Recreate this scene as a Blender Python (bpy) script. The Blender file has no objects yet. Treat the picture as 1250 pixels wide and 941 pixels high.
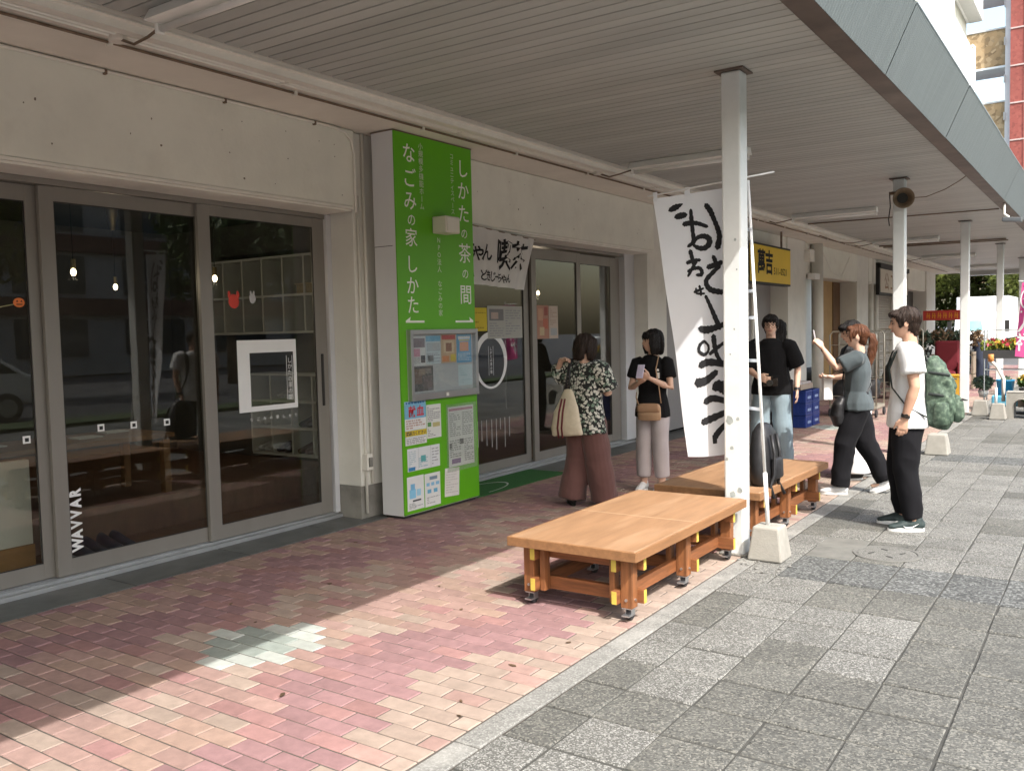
import bpy, bmesh, math, random
import numpy as np
from mathutils import Vector, Matrix, noise as mnoise

random.seed(7)
rng = np.random.default_rng(7)
scene = bpy.context.scene
C = scene.collection
R = math.radians

# ------------------------------------------------------------------ camera
YAW, PITCH, ROLL, FPX, CAM_H = R(34.33), R(3.4), R(1.35), 1081.8, 1.56
_f = Vector((-math.sin(YAW) * math.cos(PITCH), math.cos(YAW) * math.cos(PITCH), -math.sin(PITCH)))
_r = Vector((math.cos(YAW), math.sin(YAW), 0))
_d = _f.cross(_r)
_x = math.cos(ROLL) * _r + math.sin(ROLL) * _d
_y = math.sin(ROLL) * _r - math.cos(ROLL) * _d
cam_data = bpy.data.cameras.new('camera')
cam = bpy.data.objects.new('camera', cam_data)
C.objects.link(cam)
cam.matrix_world = Matrix(((_x.x, _y.x, -_f.x, 0), (_x.y, _y.y, -_f.y, 0), (_x.z, _y.z, -_f.z, CAM_H), (0, 0, 0, 1)))
cam_data.sensor_fit = 'HORIZONTAL'
cam_data.sensor_width = 36.0
cam_data.lens = 36.0 * FPX / 1250.0
cam_data.clip_end = 3000
cam_data.clip_start = 0.05
scene.camera = cam

# ------------------------------------------------------------------ sky, sun, exposure
SUN = Vector((1.0, -0.56, 1.38)).normalized()
world = bpy.data.worlds.new('World')
scene.world = world
world.use_nodes = True
nt = world.node_tree
bg = nt.nodes['Background']
sky = nt.nodes.new('ShaderNodeTexSky')
sky.sky_type = 'NISHITA'
sky.sun_disc = False
sky.sun_elevation = math.asin(SUN.z)
sky.sun_rotation = math.atan2(SUN.x, SUN.y)
sky.air_density = 1.5
sky.dust_density = 4.0
sky.ozone_density = 0.6
nt.links.new(sky.outputs[0], bg.inputs[0])
bg.inputs[1].default_value = 0.15
sun_data = bpy.data.lights.new('sun', 'SUN')
sun_data.energy = 2.2
sun_data.angle = R(0.53)
sun_data.color = (1.0, 0.97, 0.92)
sun = bpy.data.objects.new('sun', sun_data)
C.objects.link(sun)
sun.rotation_euler = SUN.to_track_quat('Z', 'Y').to_euler()
sun.location = (6, -4, 12)
vs = scene.view_settings
vs.view_transform = 'Standard'
vs.look = 'None'
vs.exposure = 1.5
vs.gamma = 1.0
vs.use_curve_mapping = False
scene.cycles.max_bounces = 10
scene.cycles.diffuse_bounces = 5
scene.cycles.glossy_bounces = 4
scene.cycles.transparent_max_bounces = 16
scene.cycles.sample_clamp_indirect = 6.0
scene.cycles.use_denoising = True

# ------------------------------------------------------------------ materials
MATS = {}

def _node(nt, typ, **kw):
    n = nt.nodes.new(typ)
    for k, v in kw.items():
        setattr(n, k, v)
    return n

def mat(name, col, rough=.6, var=.12, scale=6, bump=0.0, bscale=60, metal=0.0, spec=.4, rand=0.0, stain=0.0,
        stain_col=None, sscale=1.5, stretch=None, coords='Object', speck=0.0, speck_scale=250, speck_col=(.6, .6, .57),
        sheen=0.0, trans=0.0, emit=None, emit_s=0.0, hue2=None, island=False):
    """Principled surface: base colour with soft mottling, optional specks, stains, per-object shade and fine relief."""
    if name in MATS:
        return MATS[name]
    m = bpy.data.materials.new(name)
    m.use_nodes = True
    MATS[name] = m
    nt = m.node_tree
    L = nt.links.new
    b = nt.nodes['Principled BSDF']
    b.inputs['Roughness'].default_value = rough
    b.inputs['Metallic'].default_value = metal
    b.inputs['Specular IOR Level'].default_value = spec
    if sheen:
        b.inputs['Sheen Weight'].default_value = sheen
    tc = _node(nt, 'ShaderNodeTexCoord')
    if coords == 'World':
        g = _node(nt, 'ShaderNodeNewGeometry')
        vec = g.outputs['Position']
    else:
        vec = tc.outputs[coords]
    if stretch:
        mp = _node(nt, 'ShaderNodeMapping')
        mp.inputs['Scale'].default_value = stretch
        L(vec, mp.inputs['Vector'])
        vec = mp.outputs[0]
    n1 = _node(nt, 'ShaderNodeTexNoise')
    n1.inputs['Scale'].default_value = scale
    n1.inputs['Detail'].default_value = 5
    n1.inputs['Roughness'].default_value = .6
    L(vec, n1.inputs['Vector'])
    ramp = _node(nt, 'ShaderNodeMix', data_type='RGBA')
    c = np.array(col[:3], float)
    lo = np.clip(c * (1 - var), 0, 1)
    hi = np.clip((np.array(hue2[:3]) if hue2 else c) * (1 + var), 0, 1)
    ramp.inputs[6].default_value = (*lo, 1)
    ramp.inputs[7].default_value = (*hi, 1)
    mr = _node(nt, 'ShaderNodeMapRange')
    mr.inputs[1].default_value = .3
    mr.inputs[2].default_value = .7
    L(n1.outputs[0], mr.inputs[0])
    L(mr.outputs[0], ramp.inputs[0])
    out = ramp.outputs[2]
    if speck:
        v = _node(nt, 'ShaderNodeTexVoronoi')
        v.inputs['Scale'].default_value = speck_scale
        L(vec, v.inputs['Vector'])
        cr = _node(nt, 'ShaderNodeSeparateColor')
        L(v.outputs['Color'], cr.inputs[0])
        m2 = _node(nt, 'ShaderNodeMapRange')
        m2.inputs[1].default_value = .45
        m2.inputs[2].default_value = .95
        m2.inputs[4].default_value = speck
        L(cr.outputs[0], m2.inputs[0])
        mx = _node(nt, 'ShaderNodeMix', data_type='RGBA')
        L(m2.outputs[0], mx.inputs[0])
        L(out, mx.inputs[6])
        mx.inputs[7].default_value = (*speck_col, 1)
        m3 = _node(nt, 'ShaderNodeMapRange')
        m3.inputs[1].default_value = .0
        m3.inputs[2].default_value = .4
        m3.inputs[3].default_value = 1 - speck * .75
        m3.inputs[4].default_value = 1
        L(cr.outputs[1], m3.inputs[0])
        ml = _node(nt, 'ShaderNodeMix', data_type='RGBA', blend_type='MULTIPLY')
        ml.inputs[0].default_value = 1
        L(mx.outputs[2], ml.inputs[6])
        L(m3.outputs[0], ml.inputs[7])
        out = ml.outputs[2]
    if stain:
        n2 = _node(nt, 'ShaderNodeTexNoise')
        n2.inputs['Scale'].default_value = sscale
        n2.inputs['Detail'].default_value = 7
        n2.inputs['Roughness'].default_value = .65
        L(vec, n2.inputs['Vector'])
        m2 = _node(nt, 'ShaderNodeMapRange')
        m2.inputs[1].default_value = .52
        m2.inputs[2].default_value = .72
        m2.inputs[4].default_value = stain
        L(n2.outputs[0], m2.inputs[0])
        mx = _node(nt, 'ShaderNodeMix', data_type='RGBA')
        L(m2.outputs[0], mx.inputs[0])
        L(out, mx.inputs[6])
        sc = stain_col if stain_col else tuple(c * .4)
        mx.inputs[7].default_value = (*sc, 1)
        out = mx.outputs[2]
    if rand:
        oi = _node(nt, 'ShaderNodeObjectInfo')
        src = oi.outputs['Random']
        if island:
            g = _node(nt, 'ShaderNodeNewGeometry')
            ad = _node(nt, 'ShaderNodeMath', operation='ADD')
            L(src, ad.inputs[0])
            L(g.outputs['Random Per Island'], ad.inputs[1])
            fr = _node(nt, 'ShaderNodeMath', operation='FRACT')
            L(ad.outputs[0], fr.inputs[0])
            src = fr.outputs[0]
        m2 = _node(nt, 'ShaderNodeMapRange')
        m2.inputs[3].default_value = 1 - rand
        m2.inputs[4].default_value = 1 + rand
        L(src, m2.inputs[0])
        hs = _node(nt, 'ShaderNodeHueSaturation')
        L(m2.outputs[0], hs.inputs['Value'])
        L(out, hs.inputs['Color'])
        out = hs.outputs[0]
    L(out, b.inputs['Base Color'])
    if bump:
        n3 = _node(nt, 'ShaderNodeTexNoise')
        n3.inputs['Scale'].default_value = bscale
        n3.inputs['Detail'].default_value = 4
        L(vec, n3.inputs['Vector'])
        bp = _node(nt, 'ShaderNodeBump')
        bp.inputs['Strength'].default_value = min(1, bump)
        bp.inputs['Distance'].default_value = .004
        L(n3.outputs[0], bp.inputs['Height'])
        L(bp.outputs[0], b.inputs['Normal'])
    if trans:
        tl = _node(nt, 'ShaderNodeBsdfTranslucent')
        L(out, tl.inputs[0])
        ms = _node(nt, 'ShaderNodeMixShader')
        ms.inputs[0].default_value = trans
        L(b.outputs[0], ms.inputs[1])
        L(tl.outputs[0], ms.inputs[2])
        L(ms.outputs[0], nt.nodes['Material Output'].inputs[0])
    if emit:
        b.inputs['Emission Color'].default_value = (*emit, 1)
        b.inputs['Emission Strength'].default_value = emit_s
    return m

def glass(name, tint=(.86, .88, .86), ior=1.5, rough=0.0, film=0.0, film_col=(.5, .5, .48)):
    if name in MATS:
        return MATS[name]
    m = bpy.data.materials.new(name)
    m.use_nodes = True
    MATS[name] = m
    nt = m.node_tree
    L = nt.links.new
    nt.nodes.remove(nt.nodes['Principled BSDF'])
    tr = _node(nt, 'ShaderNodeBsdfTransparent')
    tr.inputs[0].default_value = (*tint, 1)
    gl = _node(nt, 'ShaderNodeBsdfGlossy')
    gl.inputs['Roughness'].default_value = rough
    fr = _node(nt, 'ShaderNodeFresnel')
    geo = _node(nt, 'ShaderNodeNewGeometry')      # the same reflectance on both faces of a thin pane
    im = _node(nt, 'ShaderNodeMix', data_type='FLOAT')
    im.inputs[2].default_value = ior
    im.inputs[3].default_value = 1.0 / ior
    L(geo.outputs['Backfacing'], im.inputs[0])
    L(im.outputs[0], fr.inputs[0])
    ms = _node(nt, 'ShaderNodeMixShader')
    L(fr.outputs[0], ms.inputs[0])
    L(tr.outputs[0], ms.inputs[1])
    L(gl.outputs[0], ms.inputs[2])
    last = ms
    if film:
        df = _node(nt, 'ShaderNodeBsdfDiffuse')
        df.inputs[0].default_value = (*film_col, 1)
        m2 = _node(nt, 'ShaderNodeMixShader')
        m2.inputs[0].default_value = film
        L(ms.outputs[0], m2.inputs[1])
        L(df.outputs[0], m2.inputs[2])
        last = m2
    L(last.outputs[0], nt.nodes['Material Output'].inputs[0])
    return m

def emis(name, col, s):
    return mat(name, col, emit=col, emit_s=s, var=0)

# ------------------------------------------------------------------ object helpers
def tag(o, label=None, cat=None, group=None, kind=None):
    if label: o['label'] = label
    if cat: o['category'] = cat
    if group: o['group'] = group
    if kind: o['kind'] = kind
    return o

def empty(name, loc=(0, 0, 0), rz=0.0, label=None, cat=None, group=None, kind=None):
    o = bpy.data.objects.new(name, None)
    o.empty_display_size = .1
    C.objects.link(o)
    o.location = loc
    o.rotation_euler = (0, 0, rz)
    return tag(o, label, cat, group, kind)

def wloc(o):
    v = Vector((0, 0, 0))
    while o is not None:
        v += o.location
        o = o.parent
    return v

def copy_tree(o, parent=None):
    c = o.copy()
    C.objects.link(c)
    c.parent = parent
    for ch in list(o.children):
        copy_tree(ch, c)
    return c

def perp(t):
    t = Vector(t).normalized()
    a = Vector((0, 0, 1)) if abs(t.z) < .9 else Vector((1, 0, 0))
    u = t.cross(a).normalized()
    return u, t.cross(u).normalized()

class MB:
    """Collects boxes, tubes, lofts and glyphs; build() links them as one mesh object."""
    def __init__(self):
        self.v, self.f, self.m, self.mi = [], [], [], 0

    def add(self, vs, fs):
        o = len(self.v)
        self.v += [tuple(p) for p in vs]
        self.f += [tuple(i + o for i in f) for f in fs]
        self.m += [self.mi] * len(fs)
        return self

    def use(self, i):
        self.mi = i
        return self

    def box(self, x0, x1, y0, y1, z0, z1):
        vs = [(x, y, z) for z in (z0, z1) for y in (y0, y1) for x in (x0, x1)]
        return self.add(vs, [(0, 2, 3, 1), (4, 5, 7, 6), (0, 1, 5, 4), (2, 6, 7, 3), (0, 4, 6, 2), (1, 3, 7, 5)])

    def obox(self, c, sx, sy, sz, rot=None):
        c = Vector(c)
        vs = []
        for z in (-.5, .5):
            for y in (-.5, .5):
                for x in (-.5, .5):
                    p = Vector((x * sx, y * sy, z * sz))
                    if rot is not None:
                        p = rot @ p
                    vs.append(c + p)
        return self.add(vs, [(0, 2, 3, 1), (4, 5, 7, 6), (0, 1, 5, 4), (2, 6, 7, 3), (0, 4, 6, 2), (1, 3, 7, 5)])

    def bar(self, a, b, w, h, up=(0, 0, 1)):
        a, b = Vector(a), Vector(b)
        t = (b - a).normalized()
        s = t.cross(Vector(up))
        if s.length < 1e-4:
            s = t.cross(Vector((1, 0, 0)))
        s.normalize()
        u = s.cross(t)
        vs = []
        for p in (a, b):
            for (i, j) in ((-1, -1), (1, -1), (1, 1), (-1, 1)):
                vs.append(p + s * (i * w / 2) + u * (j * h / 2))
        return self.add(vs, [(0, 1, 2, 3), (7, 6, 5, 4), (0, 4, 5, 1), (1, 5, 6, 2), (2, 6, 7, 3), (3, 7, 4, 0)])

    def quad(self, a, b, c, d):
        return self.add([a, b, c, d], [(0, 1, 2, 3)])

    def tube(self, pts, r, n=8, cap=True):
        pts = [Vector(p) for p in pts]
        rs = r if isinstance(r, (list, tuple)) else [r] * len(pts)
        vs, fs = [], []
        u = None
        for i, p in enumerate(pts):
            t = (pts[min(i + 1, len(pts) - 1)] - pts[max(i - 1, 0)]).normalized()
            if u is None:
                u, w = perp(t)
            else:
                u = (u - t * u.dot(t)).normalized()
                w = t.cross(u)
            for k in range(n):
                a = 2 * math.pi * k / n
                vs.append(p + (u * math.cos(a) + w * math.sin(a)) * rs[i])
        for i in range(len(pts) - 1):
            for k in range(n):
                k2 = (k + 1) % n
                fs.append((i * n + k, i * n + k2, (i + 1) * n + k2, (i + 1) * n + k))
        if cap:
            fs.append(tuple(range(n - 1, -1, -1)))
            fs.append(tuple(range((len(pts) - 1) * n, len(pts) * n)))
        return self.add(vs, fs)

    def cyl(self, a, b, r, n=12, r2=None):
        return self.tube([a, b], [r, r if r2 is None else r2], n)

    def loft(self, pts, rad, side, n=16, dome=.6, e=2.0):
        """Elliptic tube through pts; rad = (half width along side, half depth); domed closed ends."""
        pts = [Vector(p) for p in pts]
        rad = [(q, q) if not isinstance(q, (tuple, list)) else q for q in rad]
        t0 = (pts[1] - pts[0]).normalized()
        t1 = (pts[-1] - pts[-2]).normalized()
        P = [pts[0] - t0 * min(rad[0]) * dome * .8, pts[0] - t0 * min(rad[0]) * dome * .45] + pts + \
            [pts[-1] + t1 * min(rad[-1]) * dome * .45, pts[-1] + t1 * min(rad[-1]) * dome * .8]
        Q = [(rad[0][0] * .45, rad[0][1] * .45), (rad[0][0] * .82, rad[0][1] * .82)] + list(rad) + \
            [(rad[-1][0] * .82, rad[-1][1] * .82), (rad[-1][0] * .45, rad[-1][1] * .45)]
        side = Vector(side)
        vs, fs = [], []
        for i, p in enumerate(P):
            t = (P[min(i + 1, len(P) - 1)] - P[max(i - 1, 0)]).normalized()
            s = side - t * side.dot(t)
            if s.length < 1e-3:
                s = perp(t)[0]
            s.normalize()
            w = t.cross(s)
            for k in range(n):
                a = 2 * math.pi * k / n
                ca, sa = math.cos(a), math.sin(a)
                if e != 2.0:
                    ca, sa = math.copysign(abs(ca) ** (2 / e), ca), math.copysign(abs(sa) ** (2 / e), sa)
                vs.append(p + s * (ca * Q[i][0]) + w * (sa * Q[i][1]))
        for i in range(len(P) - 1):
            for k in range(n):
                k2 = (k + 1) % n
                fs.append((i * n + k, i * n + k2, (i + 1) * n + k2, (i + 1) * n + k))
        fs.append(tuple(range(n - 1, -1, -1)))
        fs.append(tuple(range((len(P) - 1) * n, len(P) * n)))
        return self.add(vs, fs)

    def ball(self, c, r, nu=14, nv=9, rot=None):
        c = Vector(c)
        r = (r, r, r) if not isinstance(r, (tuple, list)) else r
        vs, fs = [], []
        for i in range(nv + 1):
            th = math.pi * i / nv
            for k in range(nu):
                a = 2 * math.pi * k / nu
                p = Vector((math.sin(th) * math.cos(a) * r[0], math.sin(th) * math.sin(a) * r[1], -math.cos(th) * r[2]))
                if rot is not None:
                    p = rot @ p
                vs.append(c + p)
        for i in range(nv):
            for k in range(nu):
                k2 = (k + 1) % nu
                fs.append((i * nu + k, i * nu + k2, (i + 1) * nu + k2, (i + 1) * nu + k))
        return self.add(vs, fs)

    def lathe(self, c, prof, n=20, axis=None):
        c = Vector(c)
        vs, fs = [], []
        for (r, z) in prof:
            for k in range(n):
                a = 2 * math.pi * k / n
                p = Vector((math.cos(a) * r, math.sin(a) * r, z))
                if axis is not None:
                    p = axis @ p
                vs.append(c + p)
        for i in range(len(prof) - 1):
            for k in range(n):
                k2 = (k + 1) % n
                fs.append((i * n + k, i * n + k2, (i + 1) * n + k2, (i + 1) * n + k))
        return self.add(vs, fs)

    def prism(self, poly, z0, z1, M=None):
        n = len(poly)
        vs = [Vector((p[0], p[1], z0)) for p in poly] + [Vector((p[0], p[1], z1)) for p in poly]
        if M is not None:
            vs = [M @ v for v in vs]
        fs = [tuple(range(n - 1, -1, -1)), tuple(range(n, 2 * n))]
        fs += [(i, (i + 1) % n, n + (i + 1) % n, n + i) for i in range(n)]
        return self.add(vs, fs)

    def build(self, name, mats, parent=None, smooth=False, bevel=0.0, local=False, auto=False):
        me = bpy.data.meshes.new(name)
        off = Vector((0, 0, 0)) if (local or parent is None) else wloc(parent)
        vs = [(p[0] - off.x, p[1] - off.y, p[2] - off.z) for p in self.v] if off.length > 0 else self.v
        me.from_pydata(vs, [], self.f)
        me.validate()
        if not isinstance(mats, (list, tuple)):
            mats = [mats]
        for m in mats:
            me.materials.append(m)
        if len(mats) > 1 and len(me.polygons) == len(self.m):
            me.polygons.foreach_set('material_index', self.m)
        if smooth:
            me.polygons.foreach_set('use_smooth', [True] * len(me.polygons))
        me.update()
        o = bpy.data.objects.new(name, me)
        C.objects.link(o)
        if parent is not None:
            o.parent = parent
        if bevel:
            md = o.modifiers.new('bevel', 'BEVEL')
            md.width = bevel
            md.segments = 2
            md.limit_method = 'ANGLE'
        return o

    def thing(self, name, mats, label, cat, group=None, **kw):
        return tag(self.build(name, mats, **kw), label, cat, group)

# ------------------------------------------------------------------ lettering
_GLY = {}
_tc = bpy.data.curves.new('glyphs', 'FONT')
_to = bpy.data.objects.new('glyphs', _tc)
C.objects.link(_to)

def glyph(ch, bold=0.0, res=2):
    key = (ch, round(bold, 4))
    if key not in _GLY:
        _tc.body = ch
        _tc.size = 1.0
        _tc.align_x = 'CENTER'
        _tc.offset = bold
        _tc.resolution_u = res
        _tc.fill_mode = 'FRONT'
        bpy.context.view_layer.update()
        dg = bpy.context.evaluated_depsgraph_get()
        me = bpy.data.meshes.new_from_object(_to.evaluated_get(dg))
        _GLY[key] = ([(v.co.x, v.co.y) for v in me.vertices], [tuple(p.vertices) for p in me.polygons])
        bpy.data.meshes.remove(me)
    return _GLY[key]

def put_text(mb, text, origin, U, V, size, pitch=None, vertical=True, bold=0.0, wx=1.0, warp=None, lift=.001):
    """Lay glyphs on a plane: origin = centre of first glyph, U right, V up."""
    U, V = Vector(U).normalized(), Vector(V).normalized()
    N = U.cross(V)
    pitch = pitch or size * 1.05
    o = Vector(origin)
    for i, ch in enumerate(text):
        if ch == ' ':
            continue
        vs, fs = glyph(ch, bold)
        c = o + (-V * (pitch * i) if vertical else U * (pitch * i)) + N * lift
        out = []
        for (x, y) in vs:
            q = (x * wx, y - .37)
            if ch in 'ー' and vertical:
                q = (y - .37, -x)
            if warp:
                q = warp(*q)
            out.append(c + U * (q[0] * size) + V * (q[1] * size))
        mb.add(out, fs)
    return mb
# ------------------------------------------------------------------ ground
m_asph = mat('asphalt', (.075, .075, .078), .9, .2, 2.0, bump=.5, bscale=80, coords='World', speck=.35, speck_scale=120, speck_col=(.2, .2, .2))
g = MB()
g.quad((-400, -400, -.06), (400, -400, -.06), (400, 400, -.06), (-400, 400, -.06))
ground = tag(g.build('ground', m_asph), 'asphalt ground around the shopping arcade', kind='structure')

# -- brick paving under the canopy
m_sand = mat('joint_sand', (.085, .075, .065), .95, .2, 20, coords='World', bump=.3)
BX0, BX1, BY0, BY1 = -5.165, -2.085, -4.0, 36.0
pv = MB().box(BX0, BX1, BY0, BY1, -.058, -.005).build('brick_paving', m_sand)
tag(pv, 'pink and mauve clay brick paving under the canopy', kind='structure')
bk = dict(rough=.85, var=.14, scale=14, bump=.35, bscale=120, rand=.10, island=True, stain=.45, sscale=2.2, coords='World', spec=.25)
BR = [mat('brick_cream', (.305, .24, .20), stain_col=(.22, .175, .15), **bk), mat('brick_pink', (.30, .20, .175), stain_col=(.21, .145, .13), **bk),
      mat('brick_mauve', (.25, .15, .152), stain_col=(.175, .108, .108), **bk), mat('brick_orange', (.30, .21, .17), stain_col=(.21, .15, .125), **bk),
      mat('brick_white', (.38, .40, .37), stain_col=(.25, .275, .255), **bk), mat('brick_green', (.245, .275, .25), stain_col=(.17, .19, .175), **bk),
      mat('brick_rose', (.275, .158, .15), stain_col=(.19, .112, .107), **bk)]

def brick_kind(x, y):
    dx, dy = x + 3.60, y - 2.97
    rr = random.random()
    dyp = (dy + 2.75) % 5.5 - 2.75
    if abs(dx) / .36 + abs(dyp) / .42 < .9:
        return 5 if (abs(dx) / .36 + abs(dyp) / .42 < .45 or rr < .25) else 4
    tri = abs(((y - .2) / 1.9) % 1.0 - .5) * 2           # zigzag of the bands
    a = abs(x + 3.62)
    edge = 1.12 + .16 * (tri - .5) * 2
    if a > edge:
        if x > -3.6:
            return 0 if rr < .82 else 1
        return 3 if rr < .6 else (1 if rr < .8 else 2)
    inner = .58 + .26 * (tri - .5) * 2
    if a > inner:
        return 2 if rr < .76 else (6 if rr < .92 else 1)
    return 1 if rr < .45 else (0 if rr < .72 else (3 if rr < .9 else 6))

def brick_shape(mb, x0, x1, y0, y1, z0, z1, ch=.004):
    vs = [(x0, y0, z0), (x1, y0, z0), (x1, y1, z0), (x0, y1, z0), (x0, y0, z1 - ch), (x1, y0, z1 - ch), (x1, y1, z1 - ch), (x0, y1, z1 - ch),
          (x0 + ch, y0 + ch, z1), (x1 - ch, y0 + ch, z1), (x1 - ch, y1 - ch, z1), (x0 + ch, y1 - ch, z1)]
    fs = [(8, 9, 10, 11)]
    for b0, t0 in ((0, 4), (4, 8)):
        for k in range(4):
            k2 = (k + 1) % 4
            fs.append((b0 + k, b0 + k2, t0 + k2, t0 + k))
    mb.add(vs, fs)

BW, BH, GAP = .2, .1, .0078
brick_mesh = {}
for half in (0, 1):
    for k in range(len(BR)):
        w = (BW / 2 if half else BW) / 2 - GAP / 2
        b = MB()
        brick_shape(b, -w, w, -BH / 2 + GAP / 2, BH / 2 - GAP / 2, -.05, 0)
        o = b.build('brick', BR[k])
        brick_mesh[half, k] = o.data
        bpy.data.objects.remove(o)
cand, rest = [], MB()
nrow = int(round((BY1 - BY0) / BH))
for j in range(nrow):
    y = BY0 + (j + .5) * BH
    x = BX1 - .008
    cells = []
    if j % 2:
        cells.append((x - BW / 2, x, 1)); x -= BW / 2
    while x - BW > BX0 - .001:
        cells.append((x - BW, x, 0)); x -= BW
    if x - BX0 > .05:
        cells.append((BX0, x, 1))
    for (a, b_, half) in cells:
        cx = (a + b_) / 2
        k = brick_kind(cx, y)
        p = Vector((cx, y, 0)) - cam.location
        dep = p.dot(_f)
        u, v = (p.dot(_x) / dep * FPX, p.dot(_y) / dep * FPX) if dep > .3 else (9e9, 0)
        seen = abs(u) < 640 and abs(v) < 485
        cand.append((dep if seen else 1e6 + abs(dep), cx, y, half, k, b_ - a))
cand.sort()
n_i = 0
for (key, cx, y, half, k, w) in cand:
    dz = random.uniform(-.0014, .0012)
    if n_i < 300 and key < 1e5 and abs(w - (.1 if half else .2)) < .012:
        o = bpy.data.objects.new('brick', brick_mesh[half, k])
        C.objects.link(o)
        o.parent = pv
        o.location = (cx, y, dz)
        o.rotation_euler = (random.uniform(-.004, .004), random.uniform(-.003, .003), random.uniform(-.006, .006))
        n_i += 1
    else:
        rest.use(k)
        brick_shape(rest, cx - w / 2 + GAP / 2, cx + w / 2 - GAP / 2, y - BH / 2 + GAP / 2, y + BH / 2 - GAP / 2, -.05, dz)
tag(rest.build('bricks_beyond', BR, pv), kind='stuff')

# -- dark tile strip and threshold ground next to the shop doors
m_tile = mat('dark_tile', (.10, .105, .10), .45, .25, 5, bump=.25, coords='World', rand=.2, stain=.4, stain_col=(.2, .19, .17))
ts = MB().box(-5.62, -5.168, -4, 36, -.058, -.006).build('tile_strip', m_sand)
tag(ts, 'dark grey tile strip along the shop fronts', kind='structure')
tm = MB(); brick_shape(tm, -.218, .218, -.446, .446, -.03, 0); to = tm.build('tile', m_tile); tmesh = to.data; bpy.data.objects.remove(to)
for i in range(44):
    o = bpy.data.objects.new('tile', tmesh); C.objects.link(o); o.parent = ts; o.location = (-5.39, -3.5 + i * .9, random.uniform(-.001, .001))

# -- kerb strip of pale concrete
m_kerb = mat('kerb_concrete', (.175, .174, .163), .9, .2, 9, bump=.5, bscale=70, coords='World', stain=.7, stain_col=(.36, .355, .33), sscale=2.6, speck=.25, speck_scale=160)
ks = MB().box(-2.083, -1.964, -4, 36, -.058, -.006).build('kerb', m_sand)
tag(ks, 'narrow pale concrete kerb strip beside the bricks', kind='structure')
tm = MB(); brick_shape(tm, -.0575, .0575, -.297, .297, -.03, .002); to = tm.build('kerb_stone', m_kerb); tmesh = to.data; bpy.data.objects.remove(to)
for i in range(66):
    o = bpy.data.objects.new('kerb_stone', tmesh); C.objects.link(o); o.parent = ks; o.location = (-2.0235, -3.7 + i * .6, random.uniform(-.002, .002))

# -- concrete slabs of the open pavement
sk = dict(rough=.9, coords='World', bump=.8, bscale=110, rand=.09, island=True)
SL = [mat('slab_plain', (.101, .101, .093), var=.13, scale=5, stain=.5, stain_col=(.072, .072, .066), speck=.4, speck_scale=170, **sk),
      mat('slab_worn', (.090, .091, .084), var=.16, scale=4, stain=.6, stain_col=(.056, .057, .053), speck=.66, speck_scale=130, speck_col=(.25, .245, .215), **sk),
      mat('slab_aggregate', (.066, .069, .068), var=.2, scale=6, speck=.6, speck_scale=85, speck_col=(.27, .28, .27), **sk),
      mat('slab_patched', (.15, .15, .138), var=.2, scale=6, stain=.6, stain_col=(.10, .10, .093), sscale=4, **sk)]
SX0, SX1, SY0, SY1 = -1.96, 4.9, -4.0, 36.0
pav = MB().box(SX0, SX1, SY0, SY1, -.058, -.007).build('slab_pavement', mat('slab_joint', (.055, .055, .05), .95, .2, 15, coords='World'))
tag(pav, 'grey concrete slab pavement beside the canopy posts', kind='structure')
PX = .307
xs = [SX0, -1.745] + [-1.745 + PX * i for i in range(1, 22)]
slab_cache = {}
def slab_mesh(w, h, k):
    key = (round(w, 3), round(h, 3), k)
    if key not in slab_cache:
        b = MB(); brick_shape(b, -w / 2, w / 2, -h / 2, h / 2, -.04, 0, .005)
        o = b.build('slab', SL[k]); slab_cache[key] = o.data; bpy.data.objects.remove(o)
    return slab_cache[key]
rest = MB()
y = SY0 + .04
n_i = 0
yband = [5.46 + 5.5 * i for i in range(-2, 6)]
while y < SY1 - .4:
    band = any(abs(y - yb) < .1 for yb in yband)
    h = .585 if band else .315
    nxt = y + h
    for yb in yband:
        if not band and y < yb - .02 < y + .47:
            nxt = yb
            h = yb - y
    for i in range(len(xs) - 1):
        w = xs[i + 1] - xs[i]
        cx, cy = (xs[i] + xs[i + 1]) / 2, y + h / 2
        if band and cx > -1.75:
            k = 2
        elif cx < -1.44 or cy > 6.05:
            k = 0 if mnoise.noise(Vector((cx * 1.3, cy * 1.1, 3))) < .15 else 1
        else:
            k = 1 if mnoise.noise(Vector((cx * 1.3, cy * 1.1, 7))) < .3 else 0
        if -1.76 < cx < -1.42 and 6.04 < cy < 6.7:
            k = 3
        dz = random.uniform(-.0025, .0018)
        if abs(cx + 1.27) < .21 and abs(cy - 6.33) < .25:
            dz = -.0005
        if cx < .35 and 2.0 < cy < 17 and n_i < 300:
            o = bpy.data.objects.new('slab', slab_mesh(w - .0075, h - .014, k)); C.objects.link(o); o.parent = pav
            o.location = (cx + random.uniform(-.003, .003), cy + random.uniform(-.004, .004), dz); o.rotation_euler = (random.uniform(-.004, .004), random.uniform(-.004, .004), random.uniform(-.008, .008))
            n_i += 1
        else:
            rest.use(k); brick_shape(rest, cx - w / 2 + .003, cx + w / 2 - .003, y + .003, y + h - .003, -.04, dz, .005)
    y = nxt
tag(rest.build('slabs_beyond', SL, pav), kind='stuff')

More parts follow.
